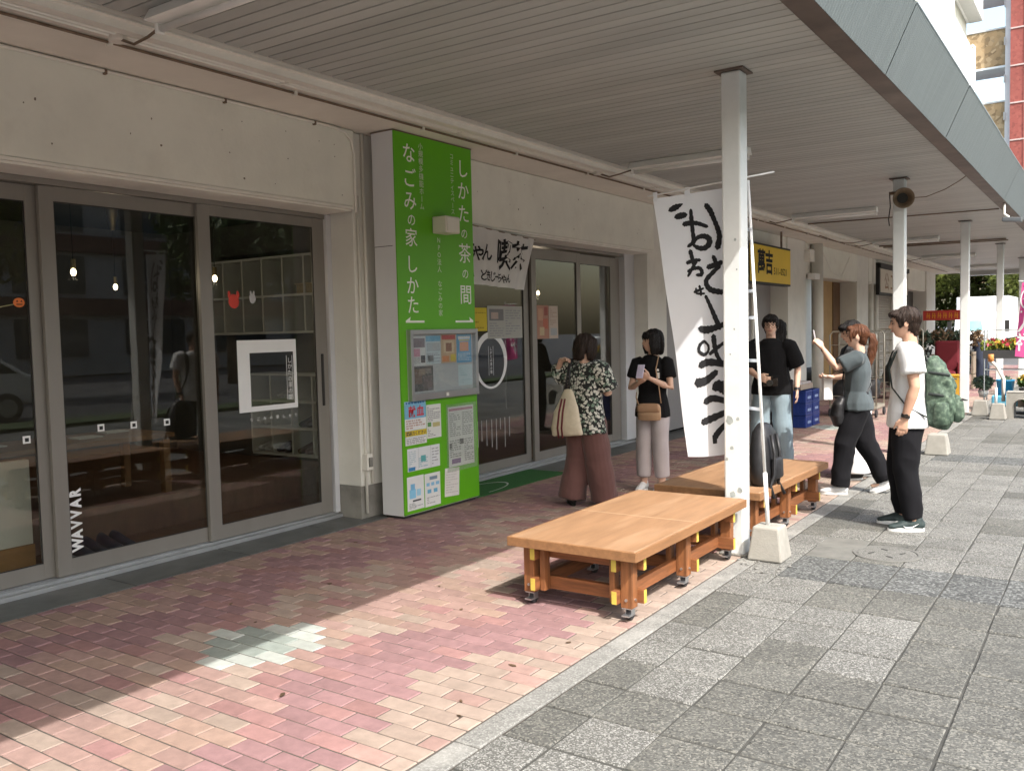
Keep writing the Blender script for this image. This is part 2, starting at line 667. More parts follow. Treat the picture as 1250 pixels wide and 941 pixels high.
# manhole cover
mh = empty('manhole_cover', (-1.27, 6.33, .004), label='round concrete manhole cover set in the slabs near the young man', cat='manhole cover')
m_mh = mat('manhole_concrete', (.098, .098, .09), .9, .15, 8, bump=.4, coords='World', speck=.3)
b = MB(); b.lathe((-1.27, 6.33, 0), [(.001, .0045), (.188, .0045), (.19, .002)], 40); b.build('lid', m_mh, mh)
b = MB(); b.lathe((-1.27, 6.33, 0), [(.193, .001), (.194, .006), (.215, .006), (.218, .001)], 40); b.build('rim', mat('manhole_rim', (.14, .14, .13), .8, .1), mh)
for (a, r_) in ((20, .1), (110, .1), (200, .1), (290, .1)):
    b = MB(); c_ = Vector((-1.27 + math.cos(R(a)) * r_, 6.33 + math.sin(R(a)) * r_, .006)); b.obox(c_, .05, .012, .003, Matrix.Rotation(R(a + 40), 3, 'Z'))
    b.build('lifting_slot', mat('slot_dark', (.03, .03, .03), .9), mh)

# fallen leaves and twigs on the bricks
leaf_m = mat('dry_leaf', (.09, .055, .03), .8, .4, 60, rand=.3)
spots = [(-3.0, 2.55, .028), (-2.28, 2.9, .02), (-2.2, 2.78, .022), (-3.9, 3.15, .014), (-4.3, 3.3, .025), (-4.1, 3.9, .022),
         (-2.25, 3.75, .02), (-3.45, 4.2, .02), (-3.05, 3.9, .018), (-4.75, 4.8, .02),
         (-2.32, 3.35, .026)]
for i, (x, y, s) in enumerate(spots):
    b = MB()
    n = 7
    poly = [(math.cos(2 * math.pi * k / n) * s * random.uniform(.5, 1.0), math.sin(2 * math.pi * k / n) * s * .45 * random.uniform(.5, 1)) for k in range(n)]
    a = random.uniform(0, 6.3)
    M = Matrix.Translation((x, y, 0)) @ Matrix.Rotation(a, 4, 'Z') @ Matrix.Rotation(random.uniform(-.15, .15), 4, 'X')
    b.prism(poly, .003, .006, M)
    b.thing('fallen_leaf', leaf_m, 'small dry brown leaf lying on the brick paving', 'leaf', 'dry leaves on the bricks')
# scraps of crumbled mortar by the flag block
for i in range(16):
    b = MB(); s = random.uniform(.006, .016)
    b.ball((random.uniform(-2.08, -1.72), random.uniform(5.45, 5.7), s * .4), (s, s * .8, s * .5), 6, 4)
    b.thing('mortar_crumb', m_kerb, 'small pale crumb of mortar at the foot of the flag block', 'rubble', 'crumbs by the concrete block')
# ------------------------------------------------------------------ shop building (arcade side)
m_wall = mat('painted_wall', (.76, .755, .675), .8, .06, 2.0, bump=.3, bscale=35, coords='World', stain=.22, stain_col=(.50, .47, .40), sscale=2.6)
m_sof = mat('soffit_paint', (.74, .70, .63), .85, .08, 1.6, bump=.2, coords='World', stain=.2, stain_col=(.55, .49, .42))
m_col = mat('column_paint', (.72, .71, .65), .8, .08, 3, bump=.2, coords='World', stain=.25, stain_col=(.36, .33, .29))
m_plinth = mat('plinth_concrete', (.25, .24, .215), .9, .25, 6, bump=.5, coords='World', stain=.5)
m_trim = mat('white_trim', (.78, .76, .69), .55, .06, 4, coords='World', stain=.15)
m_pipe = mat('cream_pipe', (.74, .72, .65), .5, .06, 6)
m_brown = mat('rusty_conduit', (.17, .12, .08), .6, .25, 12)
m_alu = mat('bronze_aluminium', (.255, .238, .212), .4, .08, 3, metal=.2, stretch=(1, 1, .15), coords='World')
m_alud = mat('dark_gasket', (.03, .028, .026), .6, .1)
m_jamb = mat('grey_jamb_panel', (.60, .61, .63), .45, .05, 3, coords='World')
m_sill = mat('sill_metal', (.34, .35, .35), .45, .1, 5, metal=.3, coords='World')
m_glass = glass('shop_glass', (.82, .84, .82), 1.5)
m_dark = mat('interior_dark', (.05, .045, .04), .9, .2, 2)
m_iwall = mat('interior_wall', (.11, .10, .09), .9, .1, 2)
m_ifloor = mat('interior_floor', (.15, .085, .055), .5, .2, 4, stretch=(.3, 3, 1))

ab = empty('arcade_building', (-5.5, 0, 0), label='long cream painted shop building with sliding glass doors under the canopy', cat='building')
WX, DX = -5.25, -5.6
LZ, SZ = 2.635, 3.262

# lintels (one per bay) with rounded lower lip
def lintel(y0, y1):
    b = MB()
    b.box(-5.72, WX, y0, y1, LZ, SZ)
    l = b.build('lintel', m_wall, ab, bevel=.012)
    b = MB(); b.box(-5.71, WX + .002, y0 + .03, y1 - .03, LZ - .022, LZ - .002); b.box(-5.7, WX - .03, y0 + .03, y1 - .03, LZ - .036, LZ - .022)
    b.build('lintel_trim', m_trim, l)
    return l
bays = [(-5.0, 5.45), (5.98, 11.22), (11.85, 17.1), (19.32, 22.75), (23.95, 28.0), (28.6, 32.0)]
for a, b_ in bays:
    lintel(a, b_)
# columns between bays: face set back, concrete plinth
def column(y0, y1, xf, plinth=True, m=m_col):
    b = MB(); b.box(-5.75, xf, y0, y1, .28 if plinth else 0, SZ)
    c_ = b.build('column', m, ab, bevel=.008)
    if plinth:
        b = MB(); b.box(-5.75, xf - .015, y0 + .004, y1 - .004, -.05, .278); b.build('plinth', m_plinth, c_)
    return c_
column(5.455, 5.975, -5.30)
column(11.225, 11.845, -5.36)
column(17.105, 18.3, -5.22)
column(22.755, 23.945, -5.26)
column(28.005, 28.595, -5.24)
column(32.005, 33.7, -5.2)
b = MB(); b.box(-5.75, -5.33, 18.35, 19.3, LZ, SZ); b.build('lintel', m_wall, ab)
# soffit and upper wall
b = MB(); b.box(-5.75, -4.345, -5, 34.6, SZ + .003, SZ + .2); b.build('soffit', m_sof, ab)
b = MB(); b.box(-12, -4.4, -5, 34.6, SZ + .21, 13.4); b.build('upper_wall', m_wall, ab)
b = MB(); b.box(-12.2, -9.6, -5, 34.6, 0, 3.46); b.build('rear_wall', m_wall, ab)
m_mark = mat('wall_mark', (.20, .17, .13), .8, .3, 40)
for i in range(46):
    yy, zz = random.uniform(1.6, 11.0), random.uniform(LZ + .06, SZ - .12)
    if 5.3 < yy < 6.9: continue
    b = MB(); s_ = random.choice((.004, .005, .006, .009))
    b.prism([(yy + math.cos(a) * s_ * random.uniform(.6, 1.2), zz + math.sin(a) * s_ * random.uniform(.6, 1.4)) for a in np.linspace(0, 6.28, 8)[:-1]], 0, .0012, Matrix(((0, 0, 1, WX + .0003), (1, 0, 0, 0), (0, 1, 0, 0), (0, 0, 0, 1))))
    b.build('screw_hole', m_mark, ab)
# conduits: along the wall/soffit corner with the drop beside the sign
def conduit(pts, r, m, name='conduit', parent=ab):
    return MB().tube(pts, r, 8).build(name, m, parent, smooth=True)
c1 = conduit([(WX + .014, -4, SZ - .016), (WX + .014, 5.2, SZ - .016), (WX + .014, 5.33, SZ - .035), (WX + .014, 5.40, SZ - .09), (WX + .014, 5.43, SZ - .2), (WX + .012, 5.43, LZ - .05)], .011, m_pipe)
c2 = conduit([(-5.285, 5.5, LZ + .1), (-5.285, 5.5, .95), (-5.285, 5.5, .05)], .013, m_pipe)
b = MB(); b.box(-5.30, -5.24, 5.47, 5.54, .42, .56); b.build('outlet_box', m_trim, ab, bevel=.006)
b = MB(); b.box(-5.24, -5.225, 5.485, 5.525, .45, .53); b.build('outlet_flap', m_plinth, ab, bevel=.003)
conduit([(-5.283, 5.575, SZ), (-5.283, 5.575, .3)], .016, m_pipe, 'downpipe')
for y in (2.4, 3.25, 4.15, 5.0):
    b = MB(); b.box(WX, WX + .027, y - .008, y + .008, SZ - .036, SZ - .006); b.build('pipe_clip', m_brown if y > 3 else m_pipe, ab)
# pipes and moulding along the ceiling edge
conduit([(-4.73, -4, SZ - .012), (-4.73, 33, SZ - .012)], .009, m_brown)
for i, y in enumerate(np.arange(1.6, 30, 1.37)):
    b = MB(); b.box(-4.75, -4.71, y - .01, y + .01, SZ - .03, SZ + .002); b.build('pipe_clip', m_pipe, ab)
conduit([(-4.60, -4, SZ - .014), (-4.60, 33, SZ - .014)], .012, m_pipe)
conduit([(-4.555, -4, SZ - .014), (-4.555, 33, SZ - .014)], .012, m_pipe)
for i, y in enumerate(np.arange(2.2, 30, 1.9)):
    b = MB(); b.box(-4.625, -4.53, y - .012, y + .012, SZ - .03, SZ + .002); b.build('pipe_clip', m_pipe, ab)
b = MB()
prof = [(-4.50, SZ), (-4.50, SZ - .02), (-4.455, SZ - .028), (-4.45, SZ - .05), (-4.375, SZ - .052), (-4.372, SZ - .012), (-4.345, SZ - .008), (-4.345, SZ)]
b.prism([(p[0], p[1]) for p in prof], -4, 34, Matrix(((1, 0, 0, 0), (0, 0, 1, 0), (0, 1, 0, 0), (0, 0, 0, 1))))
b.build('ceiling_moulding', m_trim, ab)
for y in (2.93, 8.42, 13.95, 19.4, 24.9):
    b = MB(); b.lathe((-4.58, y, SZ - .05), [(.001, 0), (.045, 0), (.05, .008), (.05, .05)], 16); jb = b.build('junction_box', m_sof, ab)
    MB().tube([(-4.56, y, SZ - .04), (-4.45, y + .01, SZ - .085), (-4.33, y + .015, SZ - .07), (-4.17, y, SZ - .045)], .008, 8).build('cable', m_brown, jb, smooth=True)

# ---- sliding doors
def leaf(y0, y1, x, z0, z1, stl, str_, top, bot, parent=ab, name='sliding_door', handle=None):
    """One sliding leaf: two stiles, two rails and a pane."""
    d = MB()
    t = .034
    d.box(x - t, x, y0, y0 + stl, z0, z1)
    dr = d.build(name, m_alu, parent, bevel=.003)
    MB().box(x - t, x, y1 - str_, y1, z0, z1).build('stile', m_alu, dr, bevel=.003)
    MB().box(x - t + .002, x - .002, y0 + stl, y1 - str_, z1 - top, z1).build('top_rail', m_alu, dr)
    MB().box(x - t + .002, x - .002, y0 + stl, y1 - str_, z0, z0 + bot).build('bottom_rail', m_alu, dr)
    MB().box(x - .021, x - .015, y0 + stl - .004, y1 - str_ + .004, z0 + bot - .004, z1 - top + .004).build('pane', m_glass, dr)
    gs = MB()
    for (a, b_) in ((y0 + stl, y0 + stl + .006), (y1 - str_ - .006, y1 - str_)):
        gs.box(x - .014, x - .008, a, b_, z0 + bot, z1 - top)
    for (a, b_) in ((z0 + bot, z0 + bot + .006), (z1 - top - .006, z1 - top)):
        gs.box(x - .014, x - .009, y0 + stl + .007, y1 - str_ - .007, a, b_)
    gs.build('gasket', m_alud, dr)
    if handle is not None:
        MB().box(x, x + .012, handle - .012, handle + .012, .98, 1.42).build('handle', m_alud, dr, bevel=.004)
    return dr

def door_frame(y0, y1, x):
    b = MB(); b.box(x - .14, x + .02, y0, y1, LZ - .075, LZ - .037); hd = b.build('door_header', m_alu, ab, bevel=.004)
    b = MB(); b.box(x - .16, x + .012, y0, y1, .0, .045); b.box(x + .012, x + .06, y0, y1, -.02, .028); s = b.build('door_sill', m_sill, ab, bevel=.004)
    b = MB()
    for k in (-.105, -.06, -.015):
        b.box(x + k, x + k + .012, y0, y1, .0455, .052)
    b.build('sill_rail', mat('rail_steel', (.5, .5, .5), .3, .1, metal=.8), s)
# bay 1
door_frame(-1.0, 5.63, DX)
leaf(1.85, 3.01, DX - .05, .055, LZ - .08, .09, .09, .10, .10)
leaf(2.985, 4.19, DX - .005, .055, LZ - .08, .095, .05, .09, .105)
leaf(4.125, 5.375, DX - .005 + .036, .055, LZ - .08, .105, .125, .075, .105, handle=5.305)
leaf(.75, 1.9, DX - .005, .055, LZ - .08, .09, .09, .10, .10)
leaf(-.4, .8, DX - .05, .055, LZ - .08, .09, .09, .10, .10)
MB().box(DX - .10, DX + .04, 5.40, 5.452, .046, LZ - .038).build('door_jamb', m_jamb, ab)
MB().box(-5.70, -5.685, 5.38, 5.46, .046, LZ - .038).build('door_jamb', m_alu, ab)
# bay 2
door_frame(5.98, 11.22, DX)
leaf(7.0, 8.62, DX - .03, .055, LZ - .1, .1, .10, .12, .10)
leaf(8.64, 9.78, DX + .006, .055, LZ - .1, .10, .10, .12, .10)
leaf(9.72, 10.9, DX - .03, .055, LZ - .1, .10, .26, .12, .10)
MB().box(DX - .1, DX + .04, 10.93, 11.22, .046, LZ - .038).build('door_jamb', m_jamb, ab)
leaf(5.98, 7.02, DX + .006, .055, LZ - .1, .1, .1, .12, .10)
# bay 3: flat grey door panels under the yellow sign
m_gdoor = mat('grey_door', (.30, .29, .285), .5, .06, 3, coords='World')
for i, (a, b_) in enumerate(((11.85, 13.2), (13.22, 14.6), (14.62, 15.98), (16.06, 17.1))):
    d = MB().box(-5.62, -5.56, a, b_, .03, LZ - .04).build('flush_door', m_gdoor, ab, bevel=.004)
MB().box(-5.56, -5.53, 15.985, 16.055, .03, LZ - .04).build('door_post', m_trim, ab)
MB().box(WX + .004, WX + .016, 17.75, 18.2, 2.03, 2.14).build('small_plate', m_trim, ab)
# narrow dark window, downpipe
MB().box(-5.6, -5.55, 18.32, 19.3, .9, LZ - .002).build('window', m_glass, ab)
MB().box(-5.62, -5.5, 18.32, 19.3, 0, .88).build('window_base', m_col, ab)
MB().box(-5.55, -5.5, 18.32, 19.3, 1.62, 1.68).build('window_bar', m_trim, ab)
MB().tube([(-5.2, 19.05, 0), (-5.2, 19.05, SZ)], .12, 16).build('downpipe', m_col, ab, smooth=True)
MB().box(-5.2, -5.05, 18.35, 18.7, 2.5, 2.62).build('wall_lamp', mat('lamp_white', (.8, .8, .78), .4, .02), ab, bevel=.01)
MB().box(-5.25, -5.1, 18.2, 18.5, 2.85, 3.1).build('meter_box', m_trim, ab, bevel=.01)
# bay 4: open entrance with brown panels
m_bpanel = mat('brown_panel', (.16, .085, .04), .6, .2, 3, stretch=(1, 1, .2), coords='World')
m_ypanel = mat('ochre_panel', (.42, .26, .10), .6, .12, 3, coords='World')
MB().box(-5.75, -5.68, 20.9, 22.1, .03, LZ - .03).build('entrance_panel', m_ypanel, ab)
MB().box(-5.73, -5.66, 22.11, 22.74, .03, LZ - .03).build('entrance_panel', m_bpanel, ab)
MB().box(-6.4, -6.3, 19.33, 20.9, .03, LZ - .03).build('entrance_panel', m_bpanel, ab)
MB().tube([(-5.35, 19.62, 0), (-5.35, 19.62, LZ)], .02, 8).build('entrance_post', m_trim, ab)
MB().box(-5.55, -5.30, 22.76, 23.0, 1.9, 2.3).build('meter_box', m_trim, ab, bevel=.01)
# bay 5: roller shutter built of slats
sh = MB().box(-5.62, -5.56, 23.96, 27.99, .0, LZ).build('roller_shutter', mat('shutter_dark', (.30, .285, .25), .6, .1), ab)
m_slat = mat('shutter_slat', (.47, .445, .39), .5, .07, 4, coords='World', rand=.05)
sm = MB(); sm.prism([(0, 0), (.018, .012), (.022, .04), (.012, .062), (0, .064)], 23.97, 27.98, Matrix(((1, 0, 0, -5.558), (0, 0, 1, 0), (0, 1, 0, 0), (0, 0, 0, 1))))
s0 = sm.build('slat', m_slat, sh)
for i in range(1, 38):
    o = s0.copy(); C.objects.link(o); o.parent = sh; o.location = s0.location + Vector((0, 0, i * .068))
for y in (24.4, 25.0):
    MB().tube([(-5.3, y, 0), (-5.3, y, SZ)], .07, 12).build('downpipe', m_col, ab, smooth=True)
# bay 6: dark doorway
MB().box(-5.66, -5.6, 29.9, 31.9, .02, LZ).build('dark_door', mat('dark_door', (.045, .035, .03), .4, .2), ab)
MB().box(-5.64, -5.58, 28.6, 29.85, .02, LZ).build('flush_door', m_gdoor, ab)

# ---- interior of bay 1: tea room
room = MB()
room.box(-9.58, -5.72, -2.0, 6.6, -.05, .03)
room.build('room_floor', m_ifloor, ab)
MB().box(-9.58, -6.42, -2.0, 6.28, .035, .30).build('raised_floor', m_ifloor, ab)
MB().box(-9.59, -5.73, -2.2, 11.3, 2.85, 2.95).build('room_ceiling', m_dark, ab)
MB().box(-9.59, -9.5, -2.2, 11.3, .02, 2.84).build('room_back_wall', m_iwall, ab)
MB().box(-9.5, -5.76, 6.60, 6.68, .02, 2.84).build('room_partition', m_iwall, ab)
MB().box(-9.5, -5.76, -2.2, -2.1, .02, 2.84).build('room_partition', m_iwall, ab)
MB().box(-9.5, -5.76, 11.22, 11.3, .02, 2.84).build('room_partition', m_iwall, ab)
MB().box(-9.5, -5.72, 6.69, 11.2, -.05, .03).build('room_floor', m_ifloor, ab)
# white panel on a wooden base, added to imitate the leftmost pane's bright reflection
wp = empty('reflection_panel', (-5.95, 2.3, .03), label='low white panel with wooden base, added to imitate the reflection in the leftmost door pane', cat='partition')
MB().box(-5.99, -5.93, 1.2, 3.0, .24, .80).build('panel', mat('reflection_white', (.62, .59, .52), .7, .06, 2), wp)
MB().box(-6.0, -5.91, 1.2, 3.0, .03, .238).build('base_board', mat('panel_wood', (.36, .19, .07), .5, .2, 3, stretch=(2, .4, 6)), wp)

# cube shelf on the side wall
m_shelf = mat('shelf_white', (.60, .59, .56), .6, .05, 4)
cs = empty('cube_shelf', (-7.4, 6.4, .03), label='white cube shelf full of shoes inside the left shop door', cat='shelf')
def cubby(x0, x1, zs, nx, y0, y1, par):
    b = MB()
    for z in zs:
        b.box(x0, x1, y0, y1, z - .012, z + .012)
    b.build('shelf_board', m_shelf, par)
    for i in range(nx + 1):
        x = x0 + (x1 - x0) * i / nx
        MB().box(x - .012, x + .012, y0 + .002, y1 - .002, zs[0] + .012, zs[-1] - .012).build('divider', m_shelf, par)
cubby(-7.7, -6.44, [.34, .62, .90, 1.18], 4, 6.28, 6.59, cs)
for (x, z, c_) in ((-7.55, .352, (.5, .5, .5)), (-7.25, .352, (.04, .04, .05)), (-6.93, .352, (.1, .05, .04)), (-7.55, .632, (.55, .53, .5)), (-6.9, .632, (.05, .05, .06)), (-7.22, .912, (.45, .45, .45)), (-6.6, .912, (.03, .03, .04)), (-6.62, .352, (.2, .2, .22))):
    sp = empty('shoe_pair', (x, 6.4, z), label='pair of shoes put away in the white cube shelf', cat='shoes', group='shoes in the cube shelf')
    for s in (-.055, .055):
        b = MB(); b.loft([(x + s, 6.30, z + .035), (x + s, 6.36, z + .04), (x + s, 6.46, z + .06), (x + s, 6.52, z + .065)], [(.03, .028), (.042, .035), (.04, .05), (.035, .05)], (1, 0, 0), 10)
        b.build('shoe', mat('shoe_%d' % int(c_[0] * 100), c_, .6, .1), sp, smooth=True)
us = empty('wall_shelf', (-7.5, 6.45, 1.62), label='white wall shelf of open boxes with ornaments above the cube shelf', cat='shelf')
cubby(-8.4, -6.5, [1.62, 2.0, 2.40], 6, 6.28, 6.59, us)
bs = empty('basket', (-6.75, 6.4, 2.012), label='small wicker basket on the white wall shelf', cat='basket')
b = MB(); b.box(-6.95, -6.55, 6.30, 6.5, 2.012, 2.10); b.build('body', mat('wicker', (.33, .26, .15), .8, .3, 40), bs, bevel=.01)
b = MB(); b.box(-6.96, -6.54, 6.29, 6.51, 2.101, 2.115); b.build('rim', mat('wicker_rim', (.40, .32, .2), .8, .3, 40), bs)
# tables
def low_table(name, x0, x1, y0, y1, z, label):
    t = empty(name, ((x0 + x1) / 2, (y0 + y1) / 2, .3), label=label, cat='table')
    mt = mat('table_wood', (.23, .125, .06), .4, .25, 3, stretch=(3, .3, 1))
    MB().box(x0, x1, y0, y1, z - .04, z).build('table_top', mt, t, bevel=.005)
    for x in (x0 + .06, x1 - .06):
        for y in (y0 + .06, y1 - .06):
            MB().box(x - .03, x + .03, y - .03, y + .03, .302, z - .042).build('leg', mt, t)
low_table('low_table', -7.2, -6.5, 2.6, 4.5, .80, 'long brown wooden table behind the middle door pane')
low_table('low_table', -8.6, -7.7, 1.4, 3.6, .78, 'brown wooden table further back in the dark tea room')
for i, (x, y, cz) in enumerate(((-6.9, 3.2, .8), (-6.8, 3.9, .8), (-7.0, 4.25, .8))):
    MB().box(x - .08, x + .08, y - .1, y + .1, cz + .002, cz + .012).thing('menu_card', mat('menu_paper', (.55, .54, .5), .7, .05), 'white menu card lying on the long brown table', 'menu card', 'menu cards')
for i, (x, y) in enumerate(((-6.05, 3.45), (-6.07, 3.68))):
    sp = empty('shoe_pair', (x, y, .03), label=('dark navy sneakers just behind the middle door pane' if i == 0 else 'dark sneakers with pale toes standing right of the navy pair'), cat='shoes', group='shoes on the entrance floor')
    for s in (-.05, .05):
        b = MB(); b.loft([(x + .1, y + s, .07), (x + .03, y + s, .075), (x - .07, y + s, .09), (x - .14, y + s, .10)], [(.035, .03), (.042, .04), (.04, .055), (.035, .06)], (0, 1, 0), 10)
        b.build('shoe', mat('shoe_navy', (.03, .035, .06), .5, .2), sp, smooth=True)
        MB().box(x - .16, x + .12, y + s - .042, y + s + .042, .031, .05).build('sole', mat('shoe_sole', (.5, .5, .48), .6, .1), sp, bevel=.01)
# pendant bulbs (lit)
m_bulb = emis('bulb_glow', (1.0, .80, .52), 5.0)
m_brass = mat('brass', (.30, .23, .12), .35, .1, metal=.8)
for i, (x, y) in enumerate(((-6.4, 3.64), (-6.4, 4.89), (-7.9, 4.9), (-6.4, 10.04))):
    pl_ = empty('pendant_lamp', (x, y, 2.85), label=['lit bare bulb hanging behind the middle door pane', 'lit bare bulb hanging behind the right door pane, over the shelf', 'lit bulb deeper in the tea room behind the middle pane', 'lit bare bulb behind the second shop door'][i], cat='pendant lamp')
    MB().lathe((x, y, 2.62), [(.005, 0), (.02, 0), (.03, .06), (.055, .16), (.055, .225)], 14).build('ceiling_cone', m_brass, pl_, smooth=True)
    MB().tube([(x, y, 2.63), (x, y, 2.17)], .004, 6).build('cord', m_alud, pl_)
    ld = bpy.data.lights.new('bulb_light', 'POINT'); ld.energy = 1.6; ld.color = (1, .82, .6); ld.shadow_soft_size = .03
    lo = bpy.data.objects.new('bulb_light', ld); C.objects.link(lo); lo.parent = pl_; lo.location = Vector((x, y, 2.03)) - wloc(pl_)
    MB().tube([(x, y, 2.18), (x, y, 2.115)], .018, 10).build('socket', m_brass, pl_)
    MB().ball((x, y, 2.085), (.02, .02, .028)).build('bulb', m_bulb, pl_, smooth=True)

# ---- stickers and notices on the door glass
m_stw = mat('sticker_white', (.80, .80, .78), .6, .02)
m_stk = mat('sticker_black', (.02, .02, .02), .6, .02)
GX1, GX2 = DX - .005 - .0145, DX + .031 - .0145
for i, (y, z) in enumerate(((2.86, .96), (3.33, .99), (3.57, .985), (3.83, .98))):
    gx = DX - .05 - .0145 if i == 0 else GX1
    lab = ['small white square sticker on the leftmost door pane', 'leftmost small white square sticker on the middle door pane', 'middle small white square sticker on the middle door pane', 'rightmost small white square sticker on the middle door pane'][i]
    t = empty('safety_sticker', (gx, y, z), label=lab, cat='sticker', group='square safety stickers')
    MB().box(gx, gx + .0015, y - .024, y + .024, z - .024, z + .024).build('square', m_stw, t)
    MB().box(gx + .0016, gx + .003, y - .011, y + .013, z - .013, z + .011).build('mark', m_stk, t)
# frame notice
fn = empty('window_frame_sign', (GX2, 4.72, .99), label='white square frame sign on the right pane of the left shop', cat='sign')
b = MB()
y0, y1, z0, z1 = 4.44, 5.03, .99, 1.55
gx = GX2
b.box(gx, gx + .004, y0, y0 + .115, z0, z1); b.box(gx, gx + .004, y0 + .115, y1 - .03, z1 - .10, z1); b.box(gx, gx + .004, y1 - .03, y1, z0, z1); b.box(gx, gx + .004, y0 + .115, y1 - .03, z0, z0 + .04)
b.build('frame', m_stw, fn)
MB().box(gx, gx + .001, 4.925, 4.929, 1.06, 1.42).build('rule', m_stw, fn); MB().box(gx, gx + .001, 4.984, 4.988, 1.06, 1.42).build('rule', m_stw, fn)
b = MB(); put_text(b, 'しかたの茶の間', (gx + .004, 4.955, 1.38), (0, 1, 0), (0, 0, 1), .048, .05, bold=.004)
b.build('lettering', m_stw, fn)
b = MB(); put_text(b, 'なごみの家しかた', (gx + .004, 4.55, .93), (0, 1, 0), (0, 0, 1), .03, .065, vertical=False, bold=.01); b.build('lettering', m_stw, fn)
# zigzag lettering up the stile edge
b = MB(); put_text(b, 'WAVVAR', (GX1, 3.125, .24), (0, 0, 1), (0, -1, 0), .10, .068, vertical=False, bold=.05, wx=.8)
b.thing('door_lettering', m_stw, 'tall white vertical lettering at the foot of the middle door pane', 'lettering')
# halloween stickers
b = MB(); gx = DX - .05 - .0145
b.ball((gx + .001, 2.86, 1.82), (.004, .036, .03), 14, 8); o = b.thing('pumpkin_sticker', mat('sticker_orange', (.75, .20, .05), .6, .05), 'orange pumpkin cut-out on the leftmost pane', 'sticker')
b = MB()
for s in (-.013, .013):
    b.add([(gx + .006, 2.86 + s - .007, 1.824), (gx + .006, 2.86 + s + .007, 1.824), (gx + .006, 2.86 + s, 1.836)], [(0, 1, 2)])
b.box(gx + .0055, gx + .0065, 2.842, 2.878, 1.806, 1.812); b.build('face', m_stk, o)
b = MB(); b.tube([(gx, 2.3, 1.74), (gx, 2.6, 1.76), (gx, 2.83, 1.81)], .003, 5); b.thing('garland_string', mat('string', (.4, .38, .2), .8), 'thin garland string on the leftmost pane', 'garland')
b = MB(); gx = GX2
b.ball((gx, 4.43, 1.85), (.004, .05, .055), 14, 8); b.ball((gx, 4.39, 1.90), (.003, .014, .03), 8, 6); b.ball((gx, 4.47, 1.90), (.003, .014, .03), 8, 6)
b.thing('imp_sticker', mat('sticker_red', (.60, .06, .04), .6, .05), 'red horned cut-out on the right pane', 'sticker')
b = MB(); b.ball((gx, 4.61, 1.875), (.004, .032, .04), 12, 8); b.ball((gx, 4.595, 1.915), (.003, .01, .02), 8, 5); b.ball((gx, 4.625, 1.915), (.003, .01, .02), 8, 5)
b.thing('ghost_sticker', mat('sticker_grey', (.45, .45, .45), .6, .05), 'grey ghost cut-out right of the red one', 'sticker')

# bay 2 glass: oval sticker, yellow note, posters
GX3, GX4 = DX - .03 - .0145, DX + .006 - .0145
b = MB()
n = 48
for k in range(n):
    a0, a1 = 2 * math.pi * k / n, 2 * math.pi * (k + 1) / n
    P_ = lambda a, ry, rz, dz=0: (GX3 + .001, 7.87 + math.sin(a) * ry, 1.265 + math.cos(a) * rz + dz)
    b.quad(P_(a0, .25, .265, -.02), P_(a1, .25, .265, -.02), P_(a1, .31, .31), P_(a0, .31, .31))
ov = b.thing('oval_sticker', m_stw, 'large white oval ring sticker on the second shop door', 'sticker')
b = MB(); put_text(b, 'しかたの茶の間', (GX3 + .001, 7.87, 1.39), (0, 1, 0), (0, 0, 1), .04, .042, bold=.004)
b.quad((GX3 + .001, 7.825, 1.1), (GX3 + .001, 7.83, 1.1), (GX3 + .001, 7.83, 1.42), (GX3 + .001, 7.825, 1.42)); b.quad((GX3 + .001, 7.91, 1.1), (GX3 + .001, 7.915, 1.1), (GX3 + .001, 7.915, 1.42), (GX3 + .001, 7.91, 1.42))
b.build('lettering', m_stw, ov)
# white drips of the etched strip pattern low on the same pane
b = MB()
for k in range(9):
    y = 7.5 + k * .085 + random.uniform(-.01, .01)
    h = random.uniform(.12, .36)
    b.quad((GX3 + .001, y, .62 - h), (GX3 + .001, y + .012, .62 - h), (GX3 + .001, y + .012, .62), (GX3 + .001, y, .62))
b.thing('drip_sticker', mat('sticker_faint', (.42, .42, .41), .6, .02), 'row of thin white vertical strips low on the second shop door', 'sticker')
# ------------------------------------------------------------------ canopy over the pavement
CZ, CX0, CX1 = 3.28, -4.335, -1.43
cp = empty('arcade_canopy', (-2.15, 14, 0), label='flat arcade canopy with slatted ceiling and ribbed metal fascia', cat='canopy')
m_board = mat('ceiling_board', (.43, .44, .42), .5, .10, 1.2, coords='World', rand=.07, stretch=(.4, 2, 1), stain=.35, stain_col=(.40, .40, .36), sscale=1.2)
m_void = mat('ceiling_gap', (.06, .055, .05), .9, .1)
MB().box(CX0 - .005, CX1 + .01, -6, 34.5, CZ + .012, CZ + .05).build('ceiling_backing', m_void, cp)
PB = .1075
bm = MB()
w = PB - .011
bm.prism([(-w / 2, .010), (-w / 2, .002), (-w / 2 + .003, 0), (w / 2 - .003, 0), (w / 2, .002), (w / 2, .010)], CX0 + .012, CX1 - .004, Matrix(((0, 0, 1, 0), (1, 0, 0, 0), (0, 1, 0, CZ), (0, 0, 0, 1))))
b0 = bm.build('ceiling_board', m_board, cp, local=True)
b0.location = (-wloc(cp).x, 2.2 - wloc(cp).y, 0)
for i in range(1, 299):
    o = b0.copy(); C.objects.link(o); o.parent = cp
    o.location = b0.location + Vector((0, i * PB, random.uniform(-.0008, .0008)))
rest = MB()
y = 2.2 - PB
while y > -5.9:
    rest.box(CX0 + .012, CX1 - .004, y - w / 2, y + w / 2, CZ, CZ + .01); y -= PB
tag(rest.build('ceiling_boards_beyond', m_board, cp), kind='stuff')
# roof slab
MB().box(-4.39, -1.32, -6, 34.5, CZ + .06, 3.58).build('roof', mat('roof_dark', (.12, .12, .115), .8), cp)
